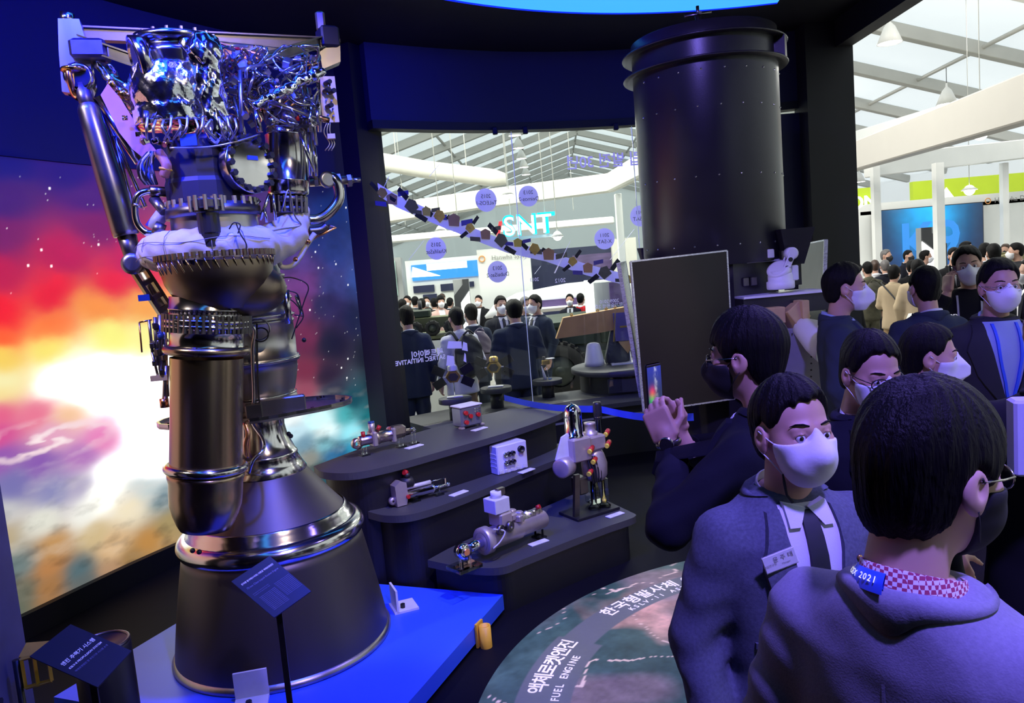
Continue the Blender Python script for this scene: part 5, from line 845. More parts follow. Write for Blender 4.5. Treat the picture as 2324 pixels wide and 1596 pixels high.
def sat_hex(p, rz, label, capm):
    t = thing('satellite_model', label, 'satellite model', p, rz); M = basis((0, 0, .21), X, (0, 0, 1)); hexa = [(math.cos(k*math.pi/3)*.075, math.sin(k*math.pi/3)*.062) for k in range(6)]
    MB().cyl((0, 0, 0), (0, 0, .17), .004, 8).build('support_rod', 'chrome', t); MB().box((0, 0, .006), (.16, .08, .012), bev=.003).build('foot', 'white_bracket', t); MB().prism(hexa, -.05, .05, M).build('hexagonal_body', 'gold_skin', t); MB().prism([(a*.7, b*.7) for a, b in hexa], .05, .058, M).build('front_cover', 'steel_dark', t)
    MB().lathe([(.05, .0), (.048, .04), (.03, .055), (.001, .056)], 20, c=(0, 0, .27), cap=False).build('sensor_cap', capm, t)
    for sx, sz in ((-1, 1), (1, 1), (-1, -1), (1, -1)): R_ = Matrix.Rotation(-sx*sz*.5, 3, 'Y'); MB().box(Vector((sx*.14, 0, .21+sz*.062)), (.12, .008, .085), R_).build('solar_panel', 'solar_black', t)
    for sx in (-1, 1): MB().box((sx*.085, 0, .21), (.03, .006, .012)).build('panel_hinge', 'white_bracket', t)
    return t
sat_hex((-.60, 7.52, .772), .1, 'black-panelled hexagonal satellite model with a white cap behind the glass', 'white_case'); sat_hex((-.20, 7.98, .772), -.1, 'gold hexagonal satellite model with a clear lens cap behind the glass', 'gold_skin')
t = thing('small_model', 'small satellite model on a white cone over the third pedestal', 'satellite model', (.36, 8.36, .75)); MB().cone((-.02, 0, 0), (-.05, 0, .15), .022, .004, 14).build('white_cone', 'white_case', t); MB().cyl((.02, 0, 0), (.0, 0, .16), .004, 8).build('support_rod', 'chrome', t); MB().box((0, 0, .19), (.09, .07, .05), bev=.006).build('body', 'gold_skin', t); MB().lathe([(.001, .01), (.05, .015), (.052, .02), (.001, .016)], 20, c=(.05, 0, .21), cap=False).build('dish', 'white_case', t); MB().box((-.02, .0, .235), (.03, .03, .04), bev=.004).build('camera_box', 'steel_dark', t); MB().cyl((.03, -.02, .0), (.03, -.02, .01), .02, 14).build('blue_foot', 'blue_cap', t)
t = thing('round_plinth', 'large black round plinth under the golden satellite model', 'plinth', (1.22, 8.62, .55)); MB().lathe([(.48, 0), (.48, .2)], 48, cap=False).build('stem', 'stem_black', t); MB().lathe([(.56, .2), (.57, .205), (.57, .255), (.56, .26), (.001, .26)], 56).build('disc_top', 'display_top', t); MB().box((-.05, -.50, .1), (.36, .02, .16), -.0, bev=.01).build('vent_panel', 'charcoal_panel', t)
ro.location = (1.20, 8.78, .83); ro.scale = (.6, .6, .85)
t = thing('white_cone_model', 'white rounded cone beside the dark boulder on the round plinth', 'cone', (.93, 8.72, .81)); MB().lathe([(.115, 0), (.112, .05), (.08, .22), (.068, .25), (.04, .262), (.001, .264)], 28).build('cone_body', 'white_case', t)
t = thing('golden_satellite', 'long golden boxed satellite model with a purple solar panel on a steel stand', 'satellite model', P3(1400, 848, 8.75)); t.location.z = .81; o = Vector(t.location); z0_ = xz(1350, 735, 8.75)[1]-.81
m = MB(); m.prism([(-.62, -.13), (-.52, .10), (.45, .19), (.6, .19), (.6, -.02), (-.1, -.10)], -.07, .07, basis((-.05, 0, z0_), X, (0, 0, 1))); m.build('long_body', 'tan_foil', t)
for x, z in ((-.42, .125), (-.12, .15), (-.02, .16), (.08, .17), (.35, .2), (.52, .22)): MB().lathe([(.006, -.006), (.018, -.006), (.018, .006), (.006, .006), (.006, -.006)], 14, c=(-.05+x, 0, z0_+z), ax=(.3, 1, 0), cap=False).build('lug_ring', 'gold_skin', t)
m = MB(); M = basis((.10, -.10, z0_-.05), X, (.12, 0, 1)); m.prism([(-.1, -.16), (.1, -.16), (.085, .16), (-.115, .16)], -.006, .006, M); m.build('solar_panel', 'solar_purple', t); m = MB(); m.box((.10, -.108, z0_-.05), (.09, .004, .02)); m.build('gold_strip', 'gold_skin', t)
for s in (-1, 1): MB().box((.10+s*.105, -.10, z0_-.05), (.014, .014, .33), Matrix.Rotation(.12, 3, 'Y')).build('panel_frame', 'gold_skin', t)
m = MB(); m.prism([(-.08, 0), (.1, 0), (.02, -.14)], -.01, .01, basis((.11, -.08, z0_-.22), X, (0, 0, 1))); m.build('lower_bracket', 'tan_foil', t)
for x in (.04, .16): MB().cyl((x, -.05, 0), (x, -.05, z0_-.05), .012, 12).build('support_post', 'chrome', t)
MB().box((.1, -.05, .008), (.34, .22, .016)).build('foot_plate', 'white_bracket', t)
# ---- prints on the glass (lettering faces the far side)
mat('lilac_sticker', (.42, .40, .74), .5, emit=(.40, .37, .72), es=.55); mat('lilac_band', (.40, .38, .70), .5, emit=(.36, .34, .66), es=.5); mat('ink_grey', (.07, .07, .10), .6); mat('white_sticker', (.7, .7, .75), .5, emit=(.8, .8, .9), es=.25)
def on_glass(px, py, d=.012):
    dr = ray(px, py); S_ = np.linspace(0, hs[-1], 300); P = np.array([head_at(s) for s in S_]); i = np.argmin(np.abs(dr[0]*P[:, 1]-dr[1]*P[:, 0])); tt = np.hypot(*P[i])/np.hypot(dr[0], dr[1]); j = min(max(i, 1), 298); tg = P[j+1]-P[j-1]; tg /= np.linalg.norm(tg); nn = np.array([-tg[1], tg[0]])
    return Vector((P[i][0]+nn[0]*d, P[i][1]+nn[1]*d, 2+dr[2]*tt)), Vector((tg[0], tg[1], 0)), Vector((nn[0], nn[1], 0))
def sticker(px, py, r, l1, l2):
    p, tg, nn = on_glass(px, py); m = MB(); m.lathe([(r, 0), (r, .002), (.001, .002)], 36, c=p, ax=nn); o = m.build('round_sticker', 'lilac_sticker', win)
    for txt, dz, sz in ((l1, .036, .054), (l2, -.030, .056)): text(txt, sz, 'ink_grey', basis(p-nn*.0035+Vector((0, 0, dz)), -tg, (0, 0, 1)), o)
for a in ((1103, 454, .115, '2015', 'TeLEOS-1'), (1199, 445, .105, '2013', 'Deimos-2'), (992, 564, .108, '2015', 'KhalifaSat'), (1130, 617, .108, '2013', 'DubaiSat-2'), (1373, 542, .11, '2011', 'X-SAT'), (1455, 490, .11, '2011', 'RASAT')): sticker(*a)
# ribbon with printed satellites
rib = [(860, 430), (900, 455), (950, 478), (1000, 500), (1050, 520), (1100, 540), (1150, 560), (1200, 572), (1240, 580), (1290, 598), (1330, 612), (1380, 625), (1425, 636)]
P = []
for (px, py) in rib: a, tg, nn = on_glass(px, py); P.append([a+Vector((0, 0, .06)), a-Vector((0, 0, .06))])
m = MB(); m.grid(np.array(P)); m.grid(np.array(P)+np.array([0, .002, 0]), flip=True); m.build('ribbon_print', 'lilac_band', win)
MB_ = ['solar_black', 'gold_skin', 'steel_dark', 'solar_purple', 'yellow_cap', 'tan_foil']
for k, (px, py) in enumerate([(866, 438), (890, 452), (932, 468), (968, 480), (998, 490), (1030, 500), (1065, 517), (1102, 532), (1136, 545), (1175, 551), (1212, 565), (1245, 577), (1298, 593), (1335, 608), (1372, 618), (1425, 634)]):
    p, tg, nn = on_glass(px, py, -.010); a = (k*.7) % 1.4-.7; cs, sn = math.cos(a), math.sin(a); ux = tg*cs+Vector((0, 0, sn)); uz = -tg*sn+Vector((0, 0, cs)); M = basis(p, ux, uz); s = .075+.03*((k*37) % 3)/2
    m = MB(); m.prism([(-s*.55, -s*.5), (s*.45, -s*.6), (s*.6, s*.3), (0, s*.62), (-s*.6, s*.35)], -.002, .002, M); b = m.build('printed_satellite', MB_[(1, 5, 2, 4, 1, 5)[k % 6]], win); M2 = basis(p-nn*.001, ux, uz)
    for sx in (-1, 1):
        m = MB(); y0 = (.1, .5, -.3)[k % 3]*s*sx; m.prism([(sx*s*.7, y0-s*.28), (sx*s*1.9, y0-s*.1), (sx*s*1.9, y0+s*.36), (sx*s*.7, y0+s*.22)], -.002, .002, M); m.build('printed_panel', MB_[(0, 3, 0, 2)[k % 4]], b)
p, tg, nn = on_glass(1276, 583, -.01); MB().cone(p+tg*.10+Vector((0, 0, .16)), p-tg*.10-Vector((0, 0, .16)), .004, .02, 8, flat=.2).build('printed_rocket', 'white_sticker', win)
for a, b in (((975, 400), (1000, 372)), ((870, 430), (885, 400)), ((930, 590), (965, 545)), ((1190, 590), (1215, 562)), ((1385, 590), (1440, 520)), ((1215, 622), (1228, 604))):
    p, _, _ = on_glass(*a); q, _, _ = on_glass(*b); MB().cyl(p, q, .0025, 5).build('leader_line', 'white_sticker', win)
def gtxt(txt, px, py, size, mt='white_sticker', bold=False): p, tg, nn = on_glass(px, py, -.008); text(txt, size, mt, basis(p, -tg, (0, 0, 1)), win, bold=bold)
gtxt('창립 발전 30년', 1385, 366, .155, 'lilac_sticker', True); gtxt('쎄트렉아이', 968, 803, .075, bold=True); gtxt('SATREC INITIATIVE', 953, 818, .062, bold=True); gtxt('2012', 1272, 637, .06); gtxt('2013', 1212, 635, .05); gtxt('2009/2010', 1382, 684, .05); gtxt('과학기술위성 2호', 1385, 694, .05)
p, tg, nn = on_glass(1030, 790, -.008)
for dx, dz, w, h_ in ((.0, .03, .16, .09), (-.11, .0, .06, .1), (.06, -.12, .09, .12), (-.1, -.11, .03, .1)): MB().prism([(dx-w/2, dz-h_/2), (dx+w/2, dz-h_/2+.02), (dx+w/2-.02, dz+h_/2), (dx-w/2, dz+h_/2-.02)], -.001, .001, basis(p, -tg, (0, 0, 1))).build('logo_block', 'lilac_band', win)
# ---- sign stands in front of the engine
mat('sign_black', (.030, .029, .028), .4, noise=.1); mat('print_white', (.8, .8, .82), .5, emit=(.8, .8, .85), es=.12); mat('print_dim', (.30, .30, .38), .5)
def sign(label, corners, D, nrm, lines, base_z=0.):
    c = np.mean([at_y(px, py, D) for px, py in corners], 0); n = np.array(nrm, float); n /= np.linalg.norm(n); Q = []
    for px, py in corners: d = ray(px, py); Q.append(CAM+d*(((c-CAM) @ n)/(d @ n)))
    t = thing('sign_stand', label, 'sign', (c[0], c[1], base_z)); o = Vector(t.location); Q = [Vector(q)-o for q in Q]; N = Vector(n); m = MB(); m._add([q for q in Q]+[q-N*.006 for q in Q], [(0, 1, 2, 3), (7, 6, 5, 4)]+[(i, 4+i, 4+(i+1) % 4, (i+1) % 4) for i in range(4)]); b = m.build('sign_panel', 'sign_black', t)
    x = (Q[1]-Q[0]); W_ = x.length; x = x.normalized(); y = Q[0]-Q[3]; H_ = y.length
    for txt, u_, v_, sz, mt in lines:
        p = Q[0]+(Q[1]-Q[0])*u_+(Q[3]-Q[0])*v_+N*.001; me = text_mesh(txt, sz, align='LEFT', bold=mt == 'print_white'); wd = max(v.co.x for v in me.vertices); k_ = min(1., (.90-u_ if mt != 'print_dim' or sz > .009 else .40)*W_/wd); me.transform(basis(p, x, y) @ Matrix.Diagonal((k_, min(1, k_*1.3), 1, 1))); link('lettering', me, mt, b)
    cc = (Q[2]+Q[3])/2*.6+(Q[0]+Q[1])/2*.4-N*.02; MB().box((cc.x, cc.y, cc.z/2-.008), (.022, .012, cc.z-.016), .2).build('pole', 'steel_dark', t); MB().box((cc.x, cc.y, cc.z*.2), (.034, .022, cc.z*.4), .2).build('pole_sleeve', 'stem_black', t); MB().box((cc.x, cc.y, .005), (.2, .2, .01), .2, bev=.003).build('foot_plate', 'stem_black', t); MB().box(cc-N*.012, (.03, .03, .02), .2).build('panel_bracket', 'steel_dark', t)
small = [('현 화 에어로스페이스 추력 75톤급 로켓 터보펌프 가스발생기', .08, .44+.035*k, .0068, 'print_dim') for k in range(2)]+[('한국형발사체 1단과 2단에 적용되는 액체로켓엔진', .12, .56+.03*k, .0058, 'print_dim') for k in range(12)]+[('Thrust chamber, turbo pump, gas generator', .56, .50+.03*k, .0058, 'print_dim') for k in range(11)]
sign('dark caption stand with dense white print in front of the nozzle', [(525, 1320), (612, 1262), (706, 1342), (622, 1402)], 2.82, (.12, -.62, .78), [('한국형 발사체(누리호) 75톤급 액체로켓엔진', .08, .17, .0145, 'print_white'), ('75-ton Class Liquid Rocket Engine', .09, .29, .0125, 'print_dim')]+small)
sign('dark caption stand with three lines of print at the lower left corner', [(67, 1490), (160, 1417), (298, 1477), (222, 1560)], 2.55, (.15, -.45, .88), [('엔진 추력기 시스템', .10, .42, .024, 'print_white'), ('KSLV-II PROPULSION SYSTEM', .10, .53, .0165, 'print_white'), ('액체로켓엔진 및 추진기관 시스템 소개', .10, .62, .0125, 'print_dim')])
t = thing('black_drum', 'low black drum standing behind the left caption stand', 'drum', (-1.80, 3.06, 0)); MB().lathe([(.105, 0), (.11, .02), (.11, .58), (.10, .60), (.09, .59), (.001, .58)], 32).build('drum_body', 'stem_black', t); MB().torus((0, 0, .595), .102, .007, 32, 8).build('drum_rim', 'steel_dark', t)
t = thing('steel_post', 'grey steel post with bolted foot at the left edge', 'post', (-2.10, 2.66, 0)); MB().box((0, 0, .75), (.34, .30, 1.5), .1, bev=.01).build('post_body', 'post_grey' if 'post_grey' in MATS else mat('post_grey', (.13, .12, .18), .55, .3, noise=.25, nscale=9), t); MB().box((.16, -.05, .28), (.1, .2, .05), .1, bev=.006).build('foot_bracket', 'white_bracket', t)
for z in (1.0, .62, .55): MB().cyl((.17, -.06, z), (.185, -.06, z), .015, 8).build('bolt', 'dark_steel', t)
t = thing('yellow_bracket', 'small yellow open bracket mounted beside the steel post', 'bracket', (P3(48, 1497, 2.68)[0], 2.68, 0)); zz = P3(48, 1497, 2.68)[2]
for a, b in (((0, 0, zz), (.085, .02, zz+.01)), ((0, 0, zz-.11), (.085, .02, zz-.10)), ((.0, 0, zz), (0, 0, zz-.11)), ((.085, .02, zz+.01), (.085, .02, zz-.10)), ((.04, .01, zz), (.04, .01, zz-.11))): MB().tube([a, b], .008, 4).build('bracket_bar', 'yellow_paint', t)
MB().box((.04, .03, zz+.02), (.10, .06, .006), Matrix.Rotation(.5, 3, 'X')).build('bracket_flap', 'yellow_paint', t); MB().cyl((-.02, 0, 0), (-.02, 0, zz), .012, 8).build('stem', 'stem_black', t)
# ================================================================== big black satellite
mat('sat_black', (.022, .022, .026), .33, noise=.15, nscale=6, bump=.05, bscale=120); mat('honeycomb', (.7, .7, .74), .3, .8, noise=.5, nscale=60, stretch=(1, 1, 3)); mat('panel_brown', (.012, .008, .008), .30, noise=.25, nscale=3); mat('sat_white', (.72, .72, .76), .4, noise=.05); mat('sat_tan', (.50, .34, .17), .5, noise=.1); mat('sat_grey', (.22, .22, .27), .45, noise=.1)
SO = Vector((1.52, 5.62, 0)); sat = thing('telescope_satellite', 'tall black cylindrical telescope satellite behind the man taking a picture', 'satellite', SO)
def SP(px, py, Y): return Vector(at_y(px, py, Y))-SO
z0, z1 = 1.90, 3.36
part(MB().lathe([(.495, z0), (.5, z0+.01), (.5, z1+.02), (.5, z1+.12), (.49, z1+.125), (.47, z1+.12), (.47, z1-.2)], 80, cap=False), 'telescope_tube', 'sat_black', sat)
for z in (z1-.115, z1+.03): part(MB().lathe([(.5, z-.006), (.565, z-.006), (.568, z), (.565, z+.006), (.5, z+.006)], 80, cap=False), 'tube_flange', 'sat_black', sat)
part(MB().box((.43, -.30, z1-.045), (.09, .05, .14), -.6), 'latch_block', 'stem_black', sat)
part(MB().cyl((-.10, -.30, z1+.12), (-.10, -.30, z1+.20), .02, 10), 'antenna_mast', 'stem_black', sat)
for a, b in (((-.19, -.3, z1+.20), (-.01, -.3, z1+.215)), ((-.10, -.36, z1+.20), (-.10, -.24, z1+.21)), ((-.1, -.3, z1+.19), (-.1, -.3, z1+.26))): part(MB().cyl(a, b, .011, 8), 'antenna_arm', 'steel_brushed', sat)
for i, z in enumerate((z0+.14, z0+.60, z0+1.05, z0+1.28)):
    for k in range(10):
        a = math.radians(190+k*17+i*4); q = Vector((math.cos(a)*.5, math.sin(a)*.5, z-.002*k)); part(MB().sphere(q, .007, 4), 'rivet', 'chrome', sat)
# bus and panels
part(MB().lathe([(.46, 1.0), (.46, z0), (.40, z0+.005)], 8, smooth=False), 'bus_body', 'sat_black', sat); part(MB().lathe([(.55, 0), (.55, .06), (.4, .08), (.4, 1.0)], 40), 'pedestal', 'stem_black', sat)
def panel(c4, th, mt, nm):
    c4 = [Vector(c) for c in c4]; n = (c4[1]-c4[0]).cross(c4[3]-c4[0]).normalized(); n = n if n.y > 0 else -n; m = MB(); m._add(c4+[c+n*th for c in c4], [(0, 1, 2, 3), (7, 6, 5, 4)]+[(i, 4+i, 4+(i+1) % 4, (i+1) % 4) for i in range(4)]); o = part(m, nm, mt, sat)
    for i in range(4):
        a, b = c4[i], c4[(i+1) % 4]; d = b-a; m = MB(); m.box((a+b)/2+n*th/2, (d.length, th*1.25, .010), basis((0, 0, 0), d, n).to_3x3()); part(m, 'honeycomb_edge', 'honeycomb', o)
panel([SP(1432, 594, 4.86), SP(1650, 569, 4.95), SP(1668, 905, 4.95), SP(1462, 935, 4.86)], .02, 'panel_brown', 'solar_panel')
panel([SP(1407, 598, 4.95), SP(1421, 594, 5.75), SP(1466, 892, 5.75), SP(1458, 900, 4.95)], .02, 'honeycomb', 'solar_panel')
panel([SP(1822, 556, 5.9), SP(1878, 545, 5.2), SP(1866, 905, 5.2), SP(1815, 900, 5.9)], .02, 'panel_brown', 'solar_panel')
# upper deck details
dk = SP(1755, 690, 5.02); part(MB().box(SP(1762, 660, 5.2)-Vector((0, 0, .02)), (.60, .34, .014), .10), 'equipment_deck', 'sat_white', sat); part(MB().box(SP(1762, 660, 5.2)-Vector((0, -.01, .085)), (.60, .33, .12), .10), 'deck_beam', 'sat_black', sat); part(MB().box(SP(1740, 592, 5.25), (.52, .06, .012), .1), 'bracket_rail', 'sat_white', sat); part(MB().box(SP(1735, 625, 5.32), (.52, .03, .17), .1), 'deck_web', 'sat_black', sat)
for px, py in ((1728, 580), (1747, 576), (1778, 578), (1690, 640), (1708, 638)): part(MB().box(SP(px, py, 5.2), (.05, .04, .06), .3, bev=.005), 'sensor_block', 'sat_white' if px == 1747 else 'steel_dark', sat)
hb = SP(1800, 600, 5.25); m = MB(); hw = [(.055, 0), (.115, .24)]
vs = [(hb.x+sx*w, hb.y+sy*w, hb.z+z) for w, z in hw for sx, sy in ((-1, -1), (1, -1), (1, 1), (-1, 1))]; m._add(vs, [(0, 1, 5, 4), (1, 2, 6, 5), (2, 3, 7, 6), (3, 0, 4, 7), (3, 2, 1, 0)]); part(m, 'square_horn', 'sat_black', sat); hb2 = SP(1463, 592, 6.0); part(MB().cone(hb2, hb2+Vector((0, 0, .1)), .03, .055, 16, cap=False), 'round_horn', 'sat_black', sat)
gb = SP(1772, 656, 5.12); part(MB().lathe([(.085, 0), (.09, .01), (.09, .05), (.08, .055), (.08, .09), (.07, .12), (.001, .13)], 28, c=gb), 'gimbal_base', 'sat_white', sat); part(MB().lathe([(.06, -.03), (.075, -.025), (.075, .025), (.06, .03)], 28, c=gb+Vector((-.01, -.01, .12)), ax=(-.5, -.5, .7)), 'gimbal_ring', 'sat_white', sat)
a, b = gb+Vector((.01, -.02, .10)), gb+Vector((.07, -.02, .23)); d = b-a
for s in (-1, 1): m = MB(); R_ = basis((0, 0, 0), d, (0, 1, 0)).to_3x3(); m.box((a+b)/2+Vector((0, s*.03, 0)), (d.length, .014, .045), R_, bev=.005); part(m, 'gimbal_arm', 'sat_white', sat)
for t_ in (.3, .7): part(MB().cyl(a+d*t_-Vector((0, .045, 0)), a+d*t_+Vector((0, .045, 0)), .014, 12), 'gimbal_pin', 'stem_black', sat)
part(MB().lathe([(.03, -.035), (.04, -.03), (.04, .03), (.03, .035)], 20, c=b, ax=(0, 1, 0)), 'gimbal_knuckle', 'sat_white', sat); part(MB().box(gb+Vector((.09, 0, .1)), (.05, .05, .1), .2, bev=.006), 'gimbal_motor', 'sat_white', sat)
# tan boxes, thruster nozzle, grey riveted skirt
part(MB().box(SP(1747, 716, 5.0), (.16, .12, .105), .10, bev=.004), 'tan_box', 'sat_tan', sat); part(MB().lathe([(.012, -.002), (.001, -.002)], 16, c=SP(1748, 722, 4.93), ax=(0, 1, 0), cap=False), 'box_port', 'stem_black', sat); part(MB().box(SP(1802, 716, 5.0), (.12, .12, .13), Matrix.Rotation(-.6, 3, 'Y') @ Matrix.Rotation(.3, 3, 'Z'), bev=.004), 'tan_box', 'sat_tan', sat); part(MB().box(SP(1819, 704, 4.98), (.05, .11, .13), .2, bev=.004), 'tan_box', 'sat_tan', sat)
na, nb = SP(1812, 738, 4.98), SP(1886, 784, 4.78); dn = (nb-na).normalized(); LN = (nb-na).length; part(MB().lathe([(.045, 0), (.06, .01), (.085, LN*.3), (.112, LN*.6), (.131, LN), (.127, LN), (.08, LN*.3), (.03, .02)], 40, c=na, ax=dn, cap=False), 'thruster_nozzle', 'sat_white', sat)
for k in (.35, .55, .75): part(MB().torus(na+dn*LN*k, .046+.085*k**.85, .002, 40, 5, ax=dn), 'nozzle_seam', 'sat_grey', sat)
part(MB().lathe([(.20, -.02), (.235, 0), (.235, .02), (.21, .04), (.20, .02)], 44, c=SP(1722, 800, 5.0), ax=(.5, -.75, .1), cap=False), 'antenna_ring', 'sat_white', sat)
part(MB().box(SP(1806, 850, 5.12), (.30, .3, .66), .12, bev=.006), 'riveted_skirt', 'sat_grey', sat)
for k in range(9): part(MB().cyl(SP(1842-k*.2, 765+k*15, 4.95), SP(1842-k*.2, 765+k*15, 4.94), .006, 8), 'rivet', 'stem_black', sat)
for k in range(5): part(MB().cyl(SP(1798+k*10, 758-k*1, 4.95), SP(1798+k*10, 758-k*1, 4.94), .006, 8), 'rivet', 'stem_black', sat)
# ================================================================== people
mat('skin', (.52, .30, .22), .5, noise=.07, nscale=30, sub=.06); mat('skin_pale', (.58, .36, .27), .5, noise=.06, nscale=30, sub=.06); mat('hair_black', (.004, .0035, .004), .55, noise=.35, nscale=60, bump=.5, bscale=260, stretch=(1, 1, .10), spec=.14); mat('hair_grey', (.12, .11, .11), .5, noise=.4, nscale=60, bump=.3, bscale=150, stretch=(1, 1, .2)); mat('hair_brown', (.05, .025, .015), .5, noise=.3, nscale=60)
def cloth(name, col, nz=.12, sc=300, bmp=.25, rough=.9): return mat(name, col, rough, noise=nz, nscale=sc, bump=bmp*.4, bscale=350, spec=.2)
cloth('suit_navy', (.010, .011, .020)); cloth('suit_black', (.008, .008, .010)); cloth('suit_blue', (.030, .040, .066)); cloth('suit_charcoal', (.030, .031, .036)); cloth('jacket_linen', (.105, .115, .165), .45, 130); cloth('jacket_grey', (.25, .24, .33), .22, 180); cloth('beige', (.42, .33, .22)); cloth('khaki', (.28, .19, .10)); cloth('shirt_white', (.70, .70, .74), .03); cloth('shirt_blue', (.30, .38, .60), .05); cloth('red_vest', (.55, .02, .03)); cloth('pink_top', (.55, .36, .32))
mat('camo', (.075, .072, .045), .9, noise=.75, nscale=14, bump=.1); mat('pack_dark', (.015, .017, .022), .7, noise=.2); mat('pack_purple', (.17, .14, .18), .8, noise=.1); mat('pack_olive', (.055, .052, .038), .8, noise=.2)
mat('mask_white', (.78, .78, .82), .8, noise=.03, bump=.05, bscale=120); mat('mask_black', (.010, .010, .012), .8); mat('frame_black', (.012, .010, .010), .3); mat('frame_metal', (.5, .48, .46), .2, 1.); glass_mat('lens', (.95, .95, .97), .9); mat('eye_white', (.62, .60, .60), .15); mat('iris', (.012, .008, .006), .1); mat('shoe_black', (.01, .01, .01), .3); mat('shoe_white', (.6, .6, .6), .5); mat('tie_navy', (.010, .011, .022), .6, noise=.5, nscale=40); mat('lanyard_blue', (.03, .10, .75), .5); mat('lanyard_grey', (.4, .4, .42), .5); mat('badge_white', (.75, .75, .78), .35); mat('pin_gold', (.6, .35, .12), .3, .8); mat('bag_white', (.55, .55, .75), .6, noise=.05)
def head_f(p):
    x = np.abs(p[:, 0]); q = np.stack([x, p[:, 1], p[:, 2]], 1)
    d = smin(ell(p, (0, -.012, .035), (.077, .097, .090)), ell(p, (0, .026, -.032), (.062, .068, .084)), .03); d = smin(d, ell(p, (0, .054, -.088), (.034, .030, .026)), .025); d = smin(d, ell(q, (.044, .050, -.018), (.026, .030, .028)), .022)
    d = smin(d, cap(q, (.012, .083, .024), (.040, .074, .022), .010), .018); d = smax(d, -ell(q, (.033, .099, .004), (.020, .018, .0115)), .010)
    d = smin(d, cap(q, (0, .088, .012), (0, .112, -.027), .007, .0125), .010); d = smin(d, ell(q, (.011, .1, -.03), (.009, .012, .008)), .006)
    # eyelids
    d = smin(d, cap(q, (.018, .0855, .0105), (.033, .0895, .0135), .0030), .004); d = smin(d, cap(q, (.033, .0895, .0135), (.048, .080, .0080), .0030), .004); d = smin(d, cap(q, (.020, .0850, -.005), (.045, .0800, -.004), .0025), .004)
    # ears
    e = ell(q, (.081, -.010, -.004), (.011, .024, .032)); e = smax(e, -ell(q, (.092, -.004, .002), (.009, .012, .018)), .004); e = smin(e, ell(q, (.079, -.004, -.030), (.007, .010, .011)), .008); d = smin(d, e, .006)
    d = smin(d, cap(p, (0, -.028, -.05), (0, -.056, -.24), .054, .061), .03)
    return d
def hair_f(style, seed=0):
    zy = {'short': ([-.14, -.06, -.035, -.022, -.005, .02, .035, .06, .085, .13], [-.075, -.075, -.05, .015, .036, .015, .03, .086, .094, .098]), 'bowl': ([-.14, -.06, -.035, -.022, -.005, .02, .035, .06, .085, .13], [-.105, -.10, -.06, .005, .030, .0, .0, .050, .050, .050]), 'long': ([-.14, -.02, .0, .03, .045, .06, .085, .13], [-.16, -.16, -.14, -.1, -.0, .05, .06, .06])}[style]
    tk = {'short': .012, 'bowl': .018, 'long': .02}[style]
    def f(p):
        d = ell(p, (0, -.014, .042), (.079+tk*.62, .099+tk*.95, .092+tk*1.1)); d = smin(d, ell(p, (0, -.05, -.03), (.064+tk*.25, .056+tk*.3, .07)), .03)
        an = np.arctan2(p[:, 0], p[:, 1]+.03); d = d+.0012*np.sin(an*17+p[:, 2]*30+seed)+.0010*np.sin(an*39+p[:, 2]*25+seed*2)+.003*np.sin(an*3+p[:, 2]*22+seed)
        zl = np.interp(p[:, 1], *zy)+.004*np.sin(p[:, 0]*210+seed)+(.004*np.sin(p[:, 0]*45+seed)+.0025*np.sin(p[:, 0]*150+seed*3)+.0015*np.sin(p[:, 0]*330) if style != 'long' else 0)*(p[:, 1] > .05)
        if style == 'short': zl = zl+np.where(p[:, 1] > .04, .02*(p[:, 0]*8*math.cos(seed)), 0)
        return smax(d, (zl-p[:, 2])*.8, .014)
    return f
def mask_f(kind):
    def f(p):
        q = np.stack([np.abs(p[:, 0]), p[:, 1], p[:, 2]], 1)
        if kind == 'beak': b = smin(cap(q, (0, .085, -.012), (0, .128, -.052), .022, .020), cap(q, (.0, .118, -.055), (.0, .075, -.115), .02, .02), .03); b = smin(b, ell(p, (0, .05, -.055), (.066, .06, .062)), .03); b = np.maximum(b, q[:, 0]*.86+(p[:, 1]-.148)*.6)
        else: b = smin(ell(p, (0, .058, -.05), (.066, .062, .066)), cap(q, (0, .09, .0), (0, .112, -.035), .014, .024), .03)
        d = smin(head_f(p)-.004, b, .012); top = -.006+.032*np.exp(-(q[:, 0]/.016)**2)-.10*np.maximum(q[:, 0]-.03, 0); d = smax(d, p[:, 2]-top, .003); d = smax(d, .020+.25*np.abs(p[:, 2]+.05)-p[:, 1], .003); return smax(d, -.122-p[:, 2], .003)
    return f
def torso_f(z, a, b, cy):
    z, a, b, cy = map(np.array, (z, a, b, cy))
    def f(p):
        A, B, Cc = np.interp(p[:, 2], z, a), np.interp(p[:, 2], z, b), np.interp(p[:, 2], z, cy); n = 2.35; r = (np.abs(p[:, 0]/A)**n+np.abs((p[:, 1]-Cc)/B)**n)**(1/n); d = (r-1)*np.minimum(A, B); return np.maximum(np.maximum(d, p[:, 2]-z[-1]), z[0]-p[:, 2])
    return f
ZT = [.74, .85, .95, 1.05, 1.18, 1.30, 1.38, 1.43, 1.465, 1.49]
JT = torso_f(ZT, [.205, .198, .188, .180, .190, .203, .200, .165, .115, .085], [.130, .130, .120, .115, .125, .130, .122, .102, .086, .076], [.0, .0, .0, .0, .005, .0, -.005, -.015, -.025, -.03])
BT = torso_f([.80, .95, 1.05, 1.18, 1.30, 1.38, 1.43, 1.465, 1.50], [.16, .155, .148, .16, .172, .165, .12, .075, .055], [.10, .095, .09, .10, .105, .095, .075, .06, .05], [0, 0, 0, 0, 0, -.01, -.02, -.03, -.035])
ARM0 = {1: ((.255, -.035, 1.12), (.245, .07, .88)), -1: ((-.255, -.035, 1.12), (-.245, .07, .88))}
